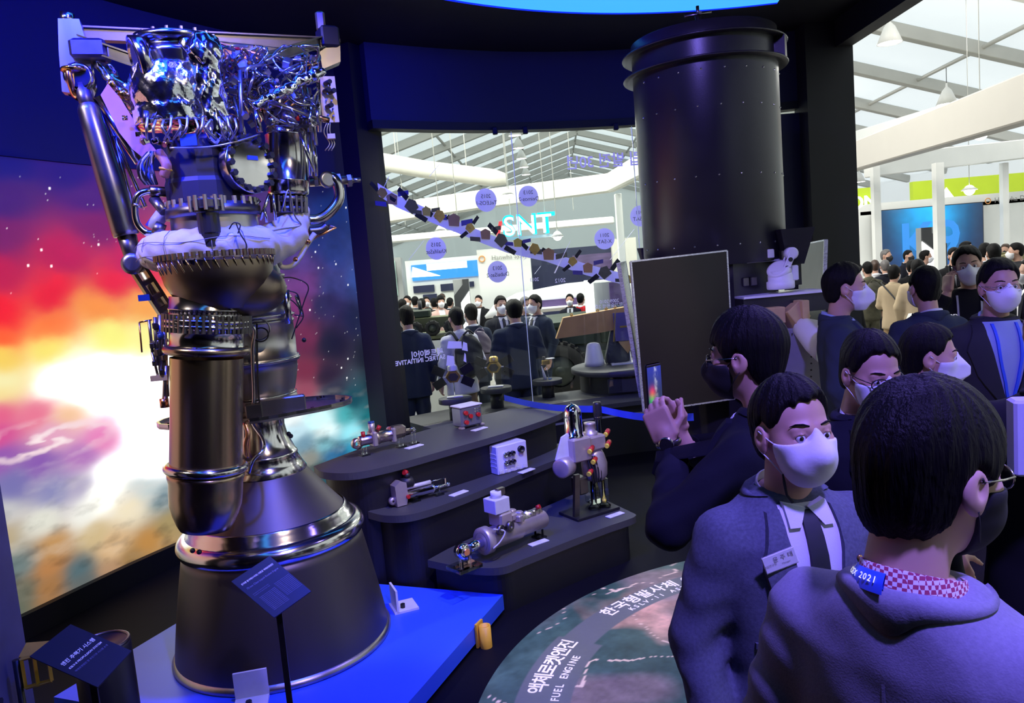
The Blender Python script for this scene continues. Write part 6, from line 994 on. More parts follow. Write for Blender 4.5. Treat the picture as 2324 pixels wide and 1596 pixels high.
def body_f(arms, off):
    def f(p):
        d = BT(p)-off
        for s in (1, -1): e, w = arms[s]; d = smin(d, smin(cap(p, (s*.175, -.012, 1.385), e, .052+off, .042+off), cap(p, e, w, .042+off, .030+off*.6), .02), .03)
        for s in (1, -1): d = smin(d, smin(cap(p, (s*.085, 0, .88), (s*.095, .01, .48), .078+off, .055+off), cap(p, (s*.095, .01, .48), (s*.1, -.01, .06), .055+off, .038+off), .02), .03)
        return d
    return f
def jacket_f(arms, puff=0.):
    def f(p):
        d = JT(p)-puff; wr = .0016*np.sin(p[:, 2]*48+p[:, 0]*30)*np.sin(p[:, 0]*22+p[:, 1]*31)
        for s in (1, -1):
            e, w = np.array(arms[s][0]), np.array(arms[s][1]); w2 = w-(w-e)*.04; arm = smin(cap(p, (s*.172, -.012, 1.375), e, .077+puff, .062+puff), cap(p, e, w2, .062+puff, .046+puff), .02); arm = np.maximum(arm, ((p-w2) @ ((w-e)/np.linalg.norm(w-e)))); arm = arm+.0025*np.sin(p[:, 2]*70+p[:, 0]*40+p[:, 1]*50); d = smin(d, arm, .032)
        return d+wr
    return f
def trouser_f(p):
    d = ell(p, (0, 0, .88), (.165, .12, .13))
    for s in (1, -1): d = smin(d, smin(cap(p, (s*.085, 0, .86), (s*.097, .012, .48), .098, .078), cap(p, (s*.097, .012, .48), (s*.103, -.01, .07), .078, .068), .03), .03)
    return np.maximum(d+.004*np.sin(p[:, 2]*40+p[:, 0]*30), .055-p[:, 2])
def march(f, pts, dr, n=40):
    p = np.array(pts, float); dr = np.array(dr, float)
    for _ in range(n): p = p+dr*np.clip(f(p)*.85, -.05, .05)[:, None]
    return p
def drape(f, left, right, front=1, off=.004, th=.004, nu=5, nv=12):
    # a strip between two (x,z) polylines laid on the front (1) or back (-1) of a garment
    t = np.linspace(0, 1, nv); l = np.array(left, float); r = np.array(right, float); tl = np.linspace(0, 1, len(l)); tr_ = np.linspace(0, 1, len(r)); A = np.stack([np.interp(t, tl, l[:, 0]), np.interp(t, tl, l[:, 1])], 1); B = np.stack([np.interp(t, tr_, r[:, 0]), np.interp(t, tr_, r[:, 1])], 1)
    G = np.array([[(a*(1-u)+b*u) for u in np.linspace(0, 1, nu)] for a, b in zip(A, B)]); P = np.stack([G[..., 0], np.full(G.shape[:2], .30*front), G[..., 1]], -1).reshape(-1, 3); P = march(f, P, (0, -front, 0)).reshape(nv, nu, 3); m = MB(); O = P.copy(); O[..., 1] += front*(off+th); I_ = P.copy(); I_[..., 1] += front*(off*.3-.004); m.grid(O, flip=front < 0)
    ring = [(0, j) for j in range(nu)]+[(i, nu-1) for i in range(1, nv)]+[(nv-1, j) for j in range(nu-2, -1, -1)]+[(i, 0) for i in range(nv-2, 0, -1)]; k = len(ring); vs = [O[i] for i in ring]+[I_[i] for i in ring]; m._add(vs, [(i, (i+1) % k, k+(i+1) % k, k+i) for i in range(k)]); return m
def hand_geo(M, side, curl=.5, thumb=.4, spread=.12, h=.0042):
    segs = []; bx = [-.030, -.010, .010, .029]; ln = [.066, .078, .074, .058]
    cl = curl if isinstance(curl, (list, tuple)) else [curl]*4
    for i in range(4):
        x = bx[i]*side; a = 0.; p = np.array([x, .088-.004*abs(i-1.5), 0.]); pts = [p]; sx = spread*bx[i]*side*8*.12
        for k, fr in enumerate((.46, .30, .24)): a += cl[i]*(.9 if k else .7); dirv = np.array([sx*(1 if k == 0 else .4), math.cos(a), -math.sin(a)]); p = p+dirv*ln[i]*fr; pts.append(p)
        segs.append((pts, (.0092, .0085, .0078, .0066)))
    b = np.array([-.030*side, .018, -.006]); d1 = np.array([-.75*side, .62, -.25-thumb*.5]); d1 /= np.linalg.norm(d1); d2 = np.array([-.30*side, .85, -.2-thumb]); d2 /= np.linalg.norm(d2); segs.append(([b, b+d1*.045, b+d1*.045+d2*.034, b+d1*.045+d2*.058], (.014, .0115, .0098, .0075)))
    def f(p):
        q = np.abs(p-np.array([0, .048, 0]))-np.array([.034, .040, .006]); d = np.linalg.norm(np.maximum(q, 0), axis=1)+np.minimum(q.max(1), 0)-.009; d = smin(d, cap(p, (0, -.05, 0), (0, .02, 0), .026, .026), .02)
        for pts, r in segs:
            e = cap(p, pts[0]*.7+np.array([pts[0][0]*.3, .02, 0]), pts[0], .010, r[0])
            for k in range(3): e = smin(e, cap(p, pts[k], pts[k+1], r[k], r[k+1]), .003)
            d = smin(d, e, .007)
        return d
    V, Q = snet(f, (-.11, -.06, -.12), (.11, .19, .05), h); return (np.array(M.to_3x3()) @ V.T).T+np.array(M.translation), Q
def join(parts):
    V, Q, n = [], [], 0
    for v, q in parts: V.append(v); Q.append(q+n); n += len(v)
    return np.concatenate(V), np.concatenate(Q)
def ring_band(rx, ry, c, z0, z1, tilt=0., gap=0., th=.004, flare=.0, n=40):
    # collar band round the neck; open at the front by gap (radians); tilt lowers the front
    A = np.linspace(math.pi/2+gap, math.pi/2+2*math.pi-gap, n); m = MB(); G = []
    for a in A: ca, sa = math.cos(a), math.sin(a); dz = -tilt*(sa*.5+.5); G.append([(c[0]+ca*(rx+flare), c[1]+sa*(ry+flare), z0+dz), (c[0]+ca*rx, c[1]+sa*ry, z1+dz), (c[0]+ca*(rx-th), c[1]+sa*(ry-th), z1+dz), (c[0]+ca*(rx+flare-th), c[1]+sa*(ry+flare-th), z0+dz)])
    m.grid(np.array(G), flip=True); return m
def lay_collar(jf, rx=.106, ry=.084, gap=.75, n=44):
    A = np.linspace(math.pi/2+gap, math.pi/2+2*math.pi-gap, n); S0 = np.stack([np.cos(A)*rx, np.sin(A)*ry-.032, np.full(n, 1.56)], 1); B = march(jf, S0, (0, 0, -1), 60); m = MB(); G = []
    for a, b in zip(A, B):
        ca, sa = math.cos(a), math.sin(a); zt = 1.502-.055*(sa*.5+.5)**1.5; b = b+np.array([ca*.004, sa*.004, .003]); tp = np.array([ca*.079, -.034+sa*.077, zt]); md = (b+tp)/2+np.array([ca*.003, sa*.003, .006]); G.append([b+np.array([-ca*.012, -sa*.012, -.012]), b, md, tp, tp-np.array([ca*.005, sa*.005, .0]), tp-np.array([ca*.003, sa*.003, .035])])
    m.grid(np.array(G), flip=True); return m
def person(label, px, py, Y, face, jacket='suit_navy', trousers=None, shirt='shirt_white', tie=None, hair='hair_black', style='short', mask='mask_white', mkind='round', glasses=None, arms=None, hands=None, look=(0, 0, 0), lvl=2, floor=0., skin='skin', front=True, puff=0., shoes='shoe_black', seed=0, fat=1., lapel=True, collar=True, vw=1.25):
    hcw = at_y(px, py, Y); S = (hcw[2]-floor)/1.632; t = thing('person', label, 'person'); ang = math.atan2(face[1], face[0])-math.pi/2; t.rotation_euler = (0, 0, ang); t.scale = (S*fat, S*fat, S); R_ = Matrix.Rotation(ang, 3, 'Z'); hl = Vector((0, .03, 1.632)); o = Vector(hcw)-R_ @ Vector((hl.x*S*fat, hl.y*S*fat, hl.z*S)); t.location = (o.x, o.y, floor)
    arms = arms or ARM0; hb = (.0040, .0075, .017)[lvl]; bb = (.0115, .016, .030)[lvl]; HM = Matrix.Translation(hl) @ Matrix.Rotation(look[0], 4, 'Z') @ Matrix.Rotation(look[1], 4, 'X') @ Matrix.Rotation(look[2], 4, 'Y'); HR, HT = np.array(HM.to_3x3()), np.array(hl)
    hx = lambda V: (HR @ np.asarray(V).T).T+HT
    V, Q = snet(head_f, (-.10, -.14, -.235), (.10, .14, .135), hb); parts = [(hx(V), Q)]; xs = [abs(v[0]) for a in arms.values() for v in a]; ys = [v[1] for a in arms.values() for v in a]; zs = [v[2] for a in arms.values() for v in a]; xm = max(.30, max(xs)+.09); y0, y1 = min(-.2, min(ys)-.09), max(.22, max(ys)+.09)
    V, Q = snet(body_f(arms, 0.), (-xm, y0, .02), (xm, y1, max(1.52, max(zs)+.09)), (.016, .022, .034)[lvl]); parts.append((V, Q))
    for s in (1, -1):
        e, w = np.array(arms[s][0]), np.array(arms[s][1]); d = (w-e)/np.linalg.norm(w-e)
        if hands and s in hands: M, kw = hands[s]
        else: M = basis(w+d*.01, Vector(d).cross(Vector((s, 0, 0))), d); kw = dict(curl=.45)
        if lvl < 2 or (hands and s in hands): parts.append(hand_geo(M, s, h=(.0042 if hands and s in hands else .0065, .0065, .012)[lvl], **kw))
        else: parts.append(hand_geo(M, s, h=.013, **kw))
    V, Q = join(parts); link('body', np_mesh('body', V, Q), skin, t)
    jf = jacket_f(arms, puff); V, Q = snet(jf, (-xm, y0, .70), (xm, y1, max(1.55, max(zs)+.09)), bb); link('jacket', np_mesh('jacket', V, Q), jacket, t)
    V, Q = snet(trouser_f, (-.24, -.16, .03), (.24, .16, 1.05), max(bb, .020)); link('trousers', np_mesh('trousers', V, Q), trousers or jacket, t)
    for s in (1, -1):
        V, Q = snet(lambda p: np.maximum(smin(ell(p, (s*.105, .05, .03), (.045, .13, .05)), ell(p, (s*.105, -.02, .05), (.042, .06, .06)), .03), .002-p[:, 2]), (s*.105-.07, -.12, -.01), (s*.105+.07, .21, .13), max(hb, .012)); link('shoe', np_mesh('shoe', V, Q), shoes, t)
    if collar:
        ring_band(.066, .064, (0, -.034), 1.455, 1.515, .045, .15, .004, .012).build('shirt_collar', shirt, t)
        if lapel: lay_collar(jf).build('jacket_collar', jacket, t)
    if front and lvl < 3:
        drape(jf, [(-.050*vw, 1.468), (-.055*vw, 1.38), (-.024*vw, 1.16), (-.004*vw, 1.06)], [(.050*vw, 1.468), (.055*vw, 1.38), (.024*vw, 1.16), (.004*vw, 1.06)], 1, .003, .002).build('shirt_front', shirt, t)
        if tie: drape(jf, [(-.014, 1.455), (-.020, 1.43), (-.024, 1.25), (-.030, 1.12)], [(.014, 1.455), (.020, 1.43), (.024, 1.25), (.030, 1.12)], 1, .009, .006, 5, 14).build('tie', tie, t)
        if lvl < 2 and tie:
            for s in (-1, 1): drape(jf, [(s*.004, 1.462), (s*.030, 1.425)], [(s*.052, 1.475), (s*.056, 1.425)], 1, .014, .004, 5, 5).build('collar_point', shirt, t)
        if lapel:
            for s in (-1, 1): drape(jf, [(s*.052*vw, 1.462), (s*.054*vw, 1.40), (s*.028*vw, 1.18), (s*.004, 1.03)], [(s*.075*vw, 1.455), (s*.105*vw, 1.345), (s*.080*vw, 1.2), (s*.014, 1.03)], 1, .012, .006).build('lapel', jacket, t)
    V, Q = snet(hair_f(style, seed), (-.12, -.155, -.17), (.12, .135, .165), hb*1.05); link('hair', np_mesh('hair', hx(V), Q), hair, t)
    if lvl < 2:
        m = MB()
        for s in (-1, 1):
            eb = link('eyebrow', MB().tube(hx([(s*.015, .0935, .031), (s*.030, .0925, .036), (s*.044, .084, .036), (s*.054, .074, .031)]), [.0020, .0028, .0024, .0010], 6).mesh('eyebrow'), hair, t)
            ey = MB(); ey.sphere((0, 0, 0), .0125, 9); ey.v = [tuple(v) for v in hx(np.array(ey.v)+np.array([s*.0325, .0787, .0030]))]; eo = ey.build('eye', 'eye_white', t); ir = MB(); ir.sphere((0, 0, 0), .0056, 8, (1, .5, 1)); ir.v = [tuple(v) for v in hx(np.array(ir.v)+np.array([s*.0325+.0015, .0897, .0030]))]; ir.build('iris', 'iris', eo)
    if mask:
        V, Q = snet(mask_f(mkind), (-.085, .0, -.135), (.085, .16, .045), hb); mk = link('mask', np_mesh('mask', hx(V), Q), mask, t)
        if lvl < 2:
            for s in (-1, 1):
                for a, b, c in (((s*.063, .040, -.022), (s*.078, .018, -.004), (s*.089, -.006, .016)), ((s*.057, .036, -.088), (s*.072, .015, -.058), (s*.088, -.010, -.030))): MB().tube(hx([a, b, c]), .0016, 5).build('ear_loop', mask, mk)
    if glasses:
        gm = glasses; g = thing('spectacles', None, None); g.parent = t
        for s in (-1, 1):
            rim = [(s*.034+.026*math.cos(a)*(1 if abs(math.cos(a)) < .8 else 1), .107-.012*abs(s*.034+.026*math.cos(a))/.06, .0+.019*math.sin(a)) for a in np.linspace(0, 2*math.pi, 20)[:-1]]; MB().tube(hx(rim), .0020 if gm == 'frame_black' else .0012, 6, closed=True).build('rim', gm, g); MB()._add(hx(rim), [tuple(range(19))]).build('lens_pane', 'lens', g); MB().tube(hx([(s*.060, .096, .005), (s*.078, .05, .008), (s*.086, -.005, .010)]), .0018, 5).build('temple', gm, g)
        MB().tube(hx([(-.008, .111, .003), (0, .114, .006), (.008, .111, .003)]), .0016, 5).build('bridge', gm, g)
    return t, jf, hx
# ================================================================== the people in the picture
def wm(t): return Matrix.Translation(t.location) @ t.rotation_euler.to_matrix().to_4x4() @ Matrix.Diagonal((*t.scale, 1))
def place(o, t, loc, rot=None):
    M = wm(t); o.location = M @ Vector(loc); o.rotation_euler = (0, 0, t.rotation_euler.z)
    return o
# --- man taking a picture
armsA = {-1: ((-.30, .17, 1.20), (-.056, .245, 1.335)), 1: ((.27, .20, 1.18), (.056, .25, 1.335))}
hL = basis((-.052, .268, 1.385), Vector((.08, .42, .9)).cross(Vector((-1, -.15, .1))), (.08, .42, .9)); hR = basis((.052, .272, 1.385), Vector((-.08, .42, .9)).cross(Vector((1, -.15, .1))), (-.08, .42, .9))
pA, jA, hxA = person('man in a navy suit and black mask taking a picture with his phone', 1690, 812, 2.3, (-.82, .57), 'suit_navy', mask='mask_black', glasses='frame_metal', style='bowl', arms=armsA, hands={-1: (hL, dict(curl=[.62, .72, .8, .85], thumb=.15)), 1: (hR, dict(curl=[.62, .72, .8, .85], thumb=.15))}, lvl=0, seed=1, look=(.0, -.05, 0), tie=None)
ph = thing('smartphone', 'black smartphone held up showing the lit engine on its screen', 'phone'); place(ph, pA, (0, .325, 1.535)); ph.rotation_euler.z -= .28; MB().box((0, 0, 0), (.076, .009, .162), bev=.004).build('phone_body', 'frame_black', ph)
U, Vv = np.meshgrid(np.linspace(0, 1, 26), np.linspace(0, 1, 50), indexing='ij'); c = np.stack([.02+.25*np.exp(-((U-.7)/.2)**2-((Vv-.42)/.12)**2)*2, .03+.3*np.exp(-((U-.75)/.2)**2-((Vv-.25)/.12)**2), .08+.35*np.clip(Vv-.4, 0, 1)], -1)+(.3*np.exp(-((U-.42)/.10)**2)*np.clip(fbm(U*9, Vv*14, 3, 3)*1.8-.5, 0, 1))[..., None]
mat('phone_screen', attr_emit='paint', es=1.4, rough=.1); link('phone_screen', grid_mesh('phone_screen', np.stack([(.5-U)*.068, U*0-.0051, (Vv-.5)*.142], -1), c), 'phone_screen', ph)
w = Vector(armsA[-1][1]); d = (w-Vector(armsA[-1][0])).normalized(); wt = thing('wristwatch', 'round black wristwatch on the wrist of the man taking a picture', 'watch'); place(wt, pA, hL.translation+Vector((0, -.004, -.008))); wt.rotation_euler = (0, 0, pA.rotation_euler.z)
MB().torus((0, 0, -.004), .032, .010, 24, 8, flat=1.1, ax=(-.1, .15, 1)).build('strap', 'frame_black', wt); MB().lathe([(.023, 0), (.024, .006), (.021, .010), (.001, .010)], 24, c=(-.034, -.008, 0), ax=(-1, -.25, 0)).build('watch_case', 'frame_metal', wt); MB().lathe([(.019, .0105), (.001, .0108)], 24, c=(-.034, -.008, 0), ax=(-1, -.25, 0), cap=False).build('dial', 'stem_black', wt)
# --- man in the blue-grey linen jacket
pB, jB, hxB = person('man in a blue-grey linen jacket with white mask, tie and name badge', 1800, 984, 1.75, (.13, -.99), 'jacket_linen', 'suit_charcoal', tie='tie_navy', lvl=0, seed=4, look=(.08, .06, 0))
m = MB(); q = march(jB, [(.100, .3, 1.365)], (0, -1, 0))[0]; m.box((q[0], q[1]+.026, q[2]), (.080, .004, .042), Matrix.Rotation(.30, 3, 'Y') @ Matrix.Rotation(-.12, 3, 'Z'), bev=.002); bd = m.build('name_badge', 'badge_white', pB); bd['label'] = 'white name badge with dark print'
Mb = basis((q[0], q[1]+.0285, q[2]), Matrix.Rotation(.30, 3, 'Y') @ Vector((-1, .12, 0)), Matrix.Rotation(.30, 3, 'Y') @ Vector((0, 0, 1)))
for txt, dx, dy, sz in (('책임연구원', -.026, -.004, .007), ('윤 주 태', .008, .006, .015), ('Manager', .012, -.008, .006)): text(txt, sz, 'letter_grey', Mb @ Matrix.Translation((dx, dy, .0005)), bd)
q = march(jB, [(-.098, .3, 1.345)], (0, -1, 0))[0]; MB().lathe([(.007, 0), (.006, .003), (.001, .0035)], 14, c=q+np.array([0, .020, 0]), ax=(0, 1, 0)).build('lapel_pin', 'pin_gold', pB)
MB().tube(hxB([(.060, .040, -.084), (.060, .044, -.105), (.054, .040, -.135), (.040, .040, -.155)]), [.002, .0035, .003, .004], 6).build('mask_cord', 'mask_black', pB)
drape(jB, [(.150, 1.15), (.150, 1.135)], [(.06, 1.155), (.06, 1.14)], 1, .004, .003).build('pocket_welt', 'jacket_linen', pB)
# --- man seen from behind, close to the camera
pC, jC, hxC = person('man in a grey jacket seen from behind in the lower right corner', 2112, 1080, 1.12, (.80, .60), 'jacket_grey', 'suit_charcoal', 'gingham' if 'gingham' in MATS else mat('gingham', (.5, .2, .28), .9), mask='mask_black', glasses='frame_metal', style='bowl', lvl=0, seed=2, front=False, look=(-.30, -.10, 0), skin='skin_pale')
nt = MATS['gingham'].node_tree; b = nt.nodes['Principled BSDF']; tc = nt.nodes.new('ShaderNodeTexCoord'); ck = nt.nodes.new('ShaderNodeTexChecker'); ck.inputs['Scale'].default_value = 160; ck.inputs[1].default_value = (.62, .55, .60, 1); ck.inputs[2].default_value = (.30, .03, .09, 1); nt.links.new(tc.outputs['Object'], ck.inputs['Vector']); nt.links.new(ck.outputs[0], b.inputs['Base Color'])
G_ = np.array([[(math.cos(a)*r, -.034+math.sin(a)*r*.98, z-.045*(math.sin(a)*.5+.5)) for r, z in ((.086, 1.494), (.0825, 1.506), (.0735, 1.521), (.0715, 1.521), (.08, 1.500))] for a in np.linspace(math.radians(165), math.radians(268), 26)]); m = MB(); m.grid(G_, flip=True); m.build('lanyard', 'lanyard_blue', pC)
for i, ch in enumerate('SEOUL ADEX 2021'):
    a = math.radians(172+i*6.2); 
    if ch != ' ': text(ch, .013, 'letter_white', basis((math.cos(a)*.0815, -.034+math.sin(a)*.0815*.98, 1.5115-.045*(math.sin(a)*.5+.5)), (-math.sin(a), math.cos(a), 0), (-math.cos(a)*.5, -math.sin(a)*.5, 1)), pC, bold=True)
drape(jC, [(-.0025, 1.41), (-.0025, .85)], [(.0025, 1.41), (.0025, .85)], -1, -.002, .002, 3, 14).build('back_seam', 'jacket_grey', pC)
ring_band(.070, .068, (0, -.034), 1.47, 1.53, .045, .2, .004, .010).build('shirt_collar', 'gingham', pC)
# --- others nearby
pD, jD, hxD = person('man with black-rimmed spectacles and white mask in a dark suit', 1976, 848, 2.42, (.10, -.995), 'suit_navy', glasses='frame_black', lvl=0, seed=0, look=(.05, -.22, 0), style='short')
pE, jE, hxE = person('man in a dark suit with a beaked white mask, in profile', 2112, 812, 2.95, (.90, -.42), 'suit_navy', mkind='beak', lvl=0, seed=3, look=(0, -.02, 0))
pF, jF, hxF = person('person in a black coat cut off by the right edge, carrying a white bag', 2412, 742, 2.05, (.35, .94), 'suit_black', lvl=1, seed=2, front=False, style='short', arms={1: ((.27, -.02, 1.13), (.22, .2, 1.02)), -1: ((-.27, .02, 1.13), (-.18, .30, 1.0))})
bg = thing('paper_bag', 'white paper bag with cord handles slung on the back of the black coat', 'bag', P3(2400, 1075, 1.86)); bg.scale = (.85, .85, .8); bg.rotation_euler = (0, 0, -.3); m = MB(); m.box((0, 0, .12), (.24, .08, .24), bev=.008); m.build('bag_body', 'bag_white', bg)
for y in (-.03, .03): MB().tube(catmull([(-.05, y, .24), (-.045, y, .36), (0, y*.5, .47), (.045, y, .36), (.05, y, .24)], 5), .004, 6).build('handle', 'shirt_white', bg)
pH, jH, hxH = person('man in a dark blazer and pale blue shirt with a blue lanyard', 2268, 652, 3.9, (-.15, -.99), 'suit_charcoal', 'suit_charcoal', 'shirt_blue', glasses='frame_metal', mask='mask_white', lvl=1, seed=5, vw=1.7)
for s in (-1, 1): drape(jH, [(s*.060, 1.46), (s*.055, 1.3), (s*.02, 1.10)], [(s*.048, 1.46), (s*.043, 1.3), (s*.008, 1.10)], 1, .014, .002).build('lanyard', 'lanyard_blue', pH)
drape(jH, [(-.05, 1.10), (-.05, 1.0)], [(.05, 1.10), (.05, 1.0)], 1, .012, .003).build('visitor_badge', 'badge_white', pH)
armsI = {1: ((.27, .10, 1.20), (.13, .12, 1.47)), -1: ARM0[-1]}
hI = basis((.125, .11, 1.49), Vector((-.1, -.12, 1)).cross(Vector((.8, .6, 0))), (-.1, -.12, 1))
pI, jI, hxI = person('man in a black zip jacket with a badge holding a phone to his ear', 2197, 606, 5.4, (-.45, -.89), 'suit_black', 'suit_charcoal', 'suit_black', lvl=1, seed=6, arms=armsI, hands={1: (hI, dict(curl=.7, thumb=.3))}, lapel=False, look=(0, 0, .12))
ip = thing('smartphone', 'black phone pressed to the ear of the man in the zip jacket', 'phone'); place(ip, pI, (.105, .035, 1.585)); MB().box((0, 0, 0), (.010, .07, .145), bev=.003).build('phone_body', 'frame_black', ip); MB().box((.0052, 0, .05), (.002, .03, .03), bev=.0008).build('camera_bump', 'steel_dark', ip)
for s in (-1, 1): drape(jI, [(s*.075, 1.45), (s*.07, 1.25), (s*.008, .98)], [(s*.063, 1.45), (s*.058, 1.25), (s*-.004, .98)], 1, .012, .002).build('lanyard', 'lanyard_grey', pI)
drape(jI, [(-.055, .99), (-.05, .86)], [(.045, .99), (.05, .86)], 1, .012, .003).build('visitor_badge', 'badge_white', pI); q = march(jI, [(.10, .3, 1.32)], (0, -1, 0))[0]; text('ADEX', .03, 'letter_white', basis(q+np.array([0, .006, 0]), (-1, 0, 0), (0, 0, 1)), pI, bold=True)
person('man in a dark suit seen from behind beside the console desk', 2097, 655, 4.85, (-.05, 1), 'suit_blue', front=False, lvl=1, seed=7)
pK, jK, hxK = person('man in a dark jacket with a beaked white mask beside the black pillar', 1920, 655, 4.4, (.93, -.35), 'suit_blue', 'suit_blue', mkind='beak', lvl=1, seed=8, shirt='shirt_blue'); drape(jK, [(-.11, 1.35), (-.11, 1.33)], [(-.05, 1.355), (-.05, 1.335)], 1, .006, .004).build('name_badge', 'badge_white', pK)
# --- crowd in the open hall on the right
FL = -.1
pS, jS, _ = person('soldier in camouflage with an olive backpack seen from behind', 1968, 612, 13., (.05, 1), 'camo', 'camo', 'camo', front=False, lvl=2, floor=FL, seed=1, lapel=False)
def backpack(t, label, mt, sc=1.):
    o = thing('backpack', label, 'backpack'); place(o, t, (0, -.21, 1.20)); o.scale = (sc*t.scale[0],)*3
    V, Q = snet(lambda p: smin(ell(p, (0, 0, 0), (.16, .085, .23)), ell(p, (0, -.05, -.08), (.12, .06, .12)), .03)+.004*np.sin(p[:, 2]*60+p[:, 0]*40), (-.2, -.15, -.27), (.2, .12, .27), .018); link('pack_body', np_mesh('pack_body', V, Q), mt, o); MB().box((0, -.105, -.06), (.2, .02, .012)).build('pocket_zip', 'stem_black', o); MB().tube(catmull([(-.06, -.02, .22), (0, -.03, .26), (.06, -.02, .22)], 4), .010, 6).build('grab_handle', mt, o)
    for s in (-1, 1): MB().tube(catmull([(s*.09, .05, .17), (s*.10, .16, .25), (s*.11, .30, .16), (s*.13, .28, -.05), (s*.15, .1, -.14)], 5), .016, 6).build('strap', mt, o)
    return o
backpack(pS, 'olive backpack on the soldier in camouflage', 'pack_olive')
pW, jW, _ = person('woman in a beige jacket and khaki trousers with a dark shoulder bag', 2030, 622, 11.6, (.75, .66), 'beige', 'khaki', 'beige', style='long', front=False, lvl=2, floor=FL, seed=2, lapel=False, shoes='shoe_white', arms={1: ((.25, .03, 1.12), (.12, .26, 1.10)), -1: ((-.25, .03, 1.12), (-.10, .26, 1.10))})
o = thing('shoulder_bag', 'dark shoulder bag worn by the woman in beige', 'bag'); place(o, pW, (.24, -.10, .86)); MB().box((0, 0, 0), (.10, .26, .22), bev=.03).build('bag_body', 'pack_dark', o); MB().tube(catmull([(0, -.1, .1), (-.12, -.12, .35), (-.38, .02, .60), (-.30, .16, .5), (0, .1, .1)], 5), .012, 6).build('bag_strap', 'pack_dark', o)
FAR = [(1940, 604, 13.6, (.6, -.5), 'suit_navy', 'man in a dark beret and suit behind the soldier', dict(mask='mask_black')), (1985, 606, 14.5, (.2, .95), 'shirt_white', 'brown-haired person in white half hidden behind the soldier', dict(hair='hair_brown', front=False)), (2008, 606, 14.2, (.2, .95), 'suit_navy', 'grey-haired man in a dark suit and red lanyard left of the woman in beige', dict(hair='hair_grey', front=False)), (2012, 582, 16, (.5, -.8), 'suit_navy', 'balding man with a black mask facing out below the video wall', dict(hair='hair_grey', mask='mask_black')), (2062, 582, 17, (.5, -.8), 'suit_navy', 'man in a black beret below the video wall', dict(mask='mask_black')), (2068, 608, 13.5, (.3, .9), 'suit_black', 'dark-haired woman in black right of the woman in beige', dict(style='long', front=False)), (2083, 612, 10.6, (.5, .85), 'beige', 'woman with bunched hair in a beige coat beside the tall kiosk', dict(style='bowl', front=False)), (2102, 584, 15, (.8, -.3), 'shirt_blue', 'person in pale blue standing against the tall kiosk', dict()), (2166, 582, 12.4, (-.1, -1), 'suit_black', 'man in a black suit and white mask facing us under the video wall', dict(tie='tie_navy')), (2194, 567, 13.6, (.5, -.8), 'suit_black', 'man in black with a black mask to the right under the video wall', dict(mask='mask_black')), (2235, 573, 12., (.3, .95), 'suit_blue', 'man in a blue suit looking at the sand-coloured model', dict(front=False)), (2254, 577, 10.8, (.2, .98), 'suit_charcoal', 'man in a charcoal suit with his back turned by the sand-coloured model', dict(front=False)), (2282, 570, 14.8, (-.6, -.6), 'shirt_blue', 'person leaning over the table of the sand-coloured model', dict(hair='hair_brown', mask='mask_black')), (2304, 572, 12.2, (-.8, .3), 'suit_charcoal', 'person in a charcoal coat at the right end of the model table', dict(front=False)), (2336, 618, 7.8, (-.9, .3), 'suit_navy', 'man in a navy suit cut by the right edge near the model table', dict()), (1912, 618, 9.2, (.3, -.9), 'suit_black', 'person with a white mask peering past the black pillar', dict(style='long'))]
for i, (px, py, Y, fc, jk, lbx, kw) in enumerate(FAR): person(lbx, px, py, Y, fc, jk, 'suit_black' if jk in ('shirt_white', 'shirt_blue', 'beige') else None, lvl=2, floor=FL, seed=i, **kw)
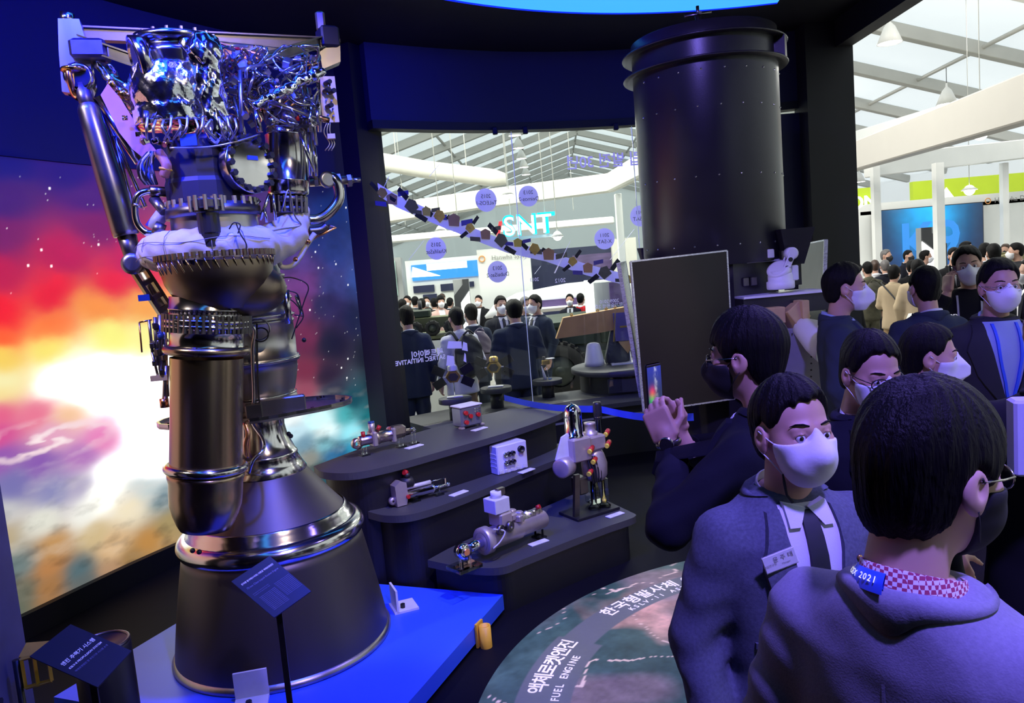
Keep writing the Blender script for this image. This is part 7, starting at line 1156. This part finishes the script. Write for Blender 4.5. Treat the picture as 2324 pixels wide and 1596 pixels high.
# --- crowd behind the glass
person('man in a navy suit at the left edge of the glass, back turned', 922, 722, 8.6, (-.35, .94), 'suit_blue', front=False, lvl=1, floor=FL, seed=1)
p1, _, _ = person('man in a white shirt and khaki trousers with a black backpack', 1034, 724, 8.75, (-.55, .83), 'shirt_white', 'khaki', front=False, lvl=1, floor=FL, seed=2, mask='mask_black', lapel=False); backpack(p1, 'black backpack on the man in the white shirt', 'pack_dark', 1.15)
p2, _, _ = person('man in a navy hooded top with a purple-grey backpack', 1068, 714, 9.6, (-.4, .9), 'suit_blue', front=False, lvl=1, floor=FL, seed=3, lapel=False); backpack(p2, 'purple-grey backpack behind the black one', 'pack_purple')
person('man in a navy suit with his back to the glass beside the army vehicle', 1166, 707, 8.75, (-.25, .97), 'suit_blue', fat=1.14, front=False, lvl=1, floor=FL, seed=4, arms={1: ((.24, .0, 1.12), (.10, .18, 1.05)), -1: ((-.24, .0, 1.12), (-.10, .18, 1.02))})
person('man in a grey suit with a white mask left of the navy-suited man', 1137, 694, 10.6, (.3, -.95), 'suit_charcoal', lvl=1, floor=FL, seed=5, tie='tie_navy'); person('man in a navy suit with a white mask facing the navy-suited man', 1213, 692, 10.3, (-.7, -.7), 'suit_blue', lvl=1, floor=FL, seed=6, tie='tie_navy'); person('grey-haired man half hidden behind the masked man in navy', 1194, 694, 11.2, (.5, -.8), 'suit_blue', lvl=1, floor=FL, seed=7, hair='hair_grey')
person('man in a dark suit and tie behind the army vehicle', 1293, 682, 14.3, (-.2, -1), 'suit_navy', lvl=2, floor=FL, seed=8, tie='tie_navy'); person('person in a red vest behind the army vehicle', 1318, 680, 14.4, (.3, .9), 'red_vest', lvl=2, floor=FL, seed=9, front=False, lapel=False)
for i, (px, py, Y, jk, lbx, kw) in enumerate([(914, 694, 15, 'suit_black', 'person in black far left behind the glass', dict(front=False)), (924, 686, 16, 'camo', 'soldier with a white mask far left behind the glass', dict()), (943, 686, 17, 'suit_blue', 'man in blue near the waterfall picture', dict(front=False)), (957, 692, 15.5, 'suit_black', 'man in black above the olive vehicle', dict(front=False)), (968, 686, 17.5, 'suit_charcoal', 'man in grey above the olive vehicle', dict()), (985, 690, 16, 'suit_black', 'person in black in the middle of the far group', dict(front=False)), (1000, 686, 15.2, 'pink_top', 'woman in a pale pink top with a white mask in the far group', dict(style='long')), (1003, 678, 19, 'suit_black', 'person with brown hair behind the woman in pink', dict(hair='hair_brown')), (1022, 688, 17, 'suit_blue', 'man in blue right of the woman in pink', dict(front=False)), (1086, 684, 16, 'suit_black', 'person in black beside the small kiosk', dict())]): person(lbx, px, py, Y, (.3*(-1)**i, -.95 if kw.get('front', True) else .95), jk, lvl=2, floor=FL, seed=i+20, **kw)
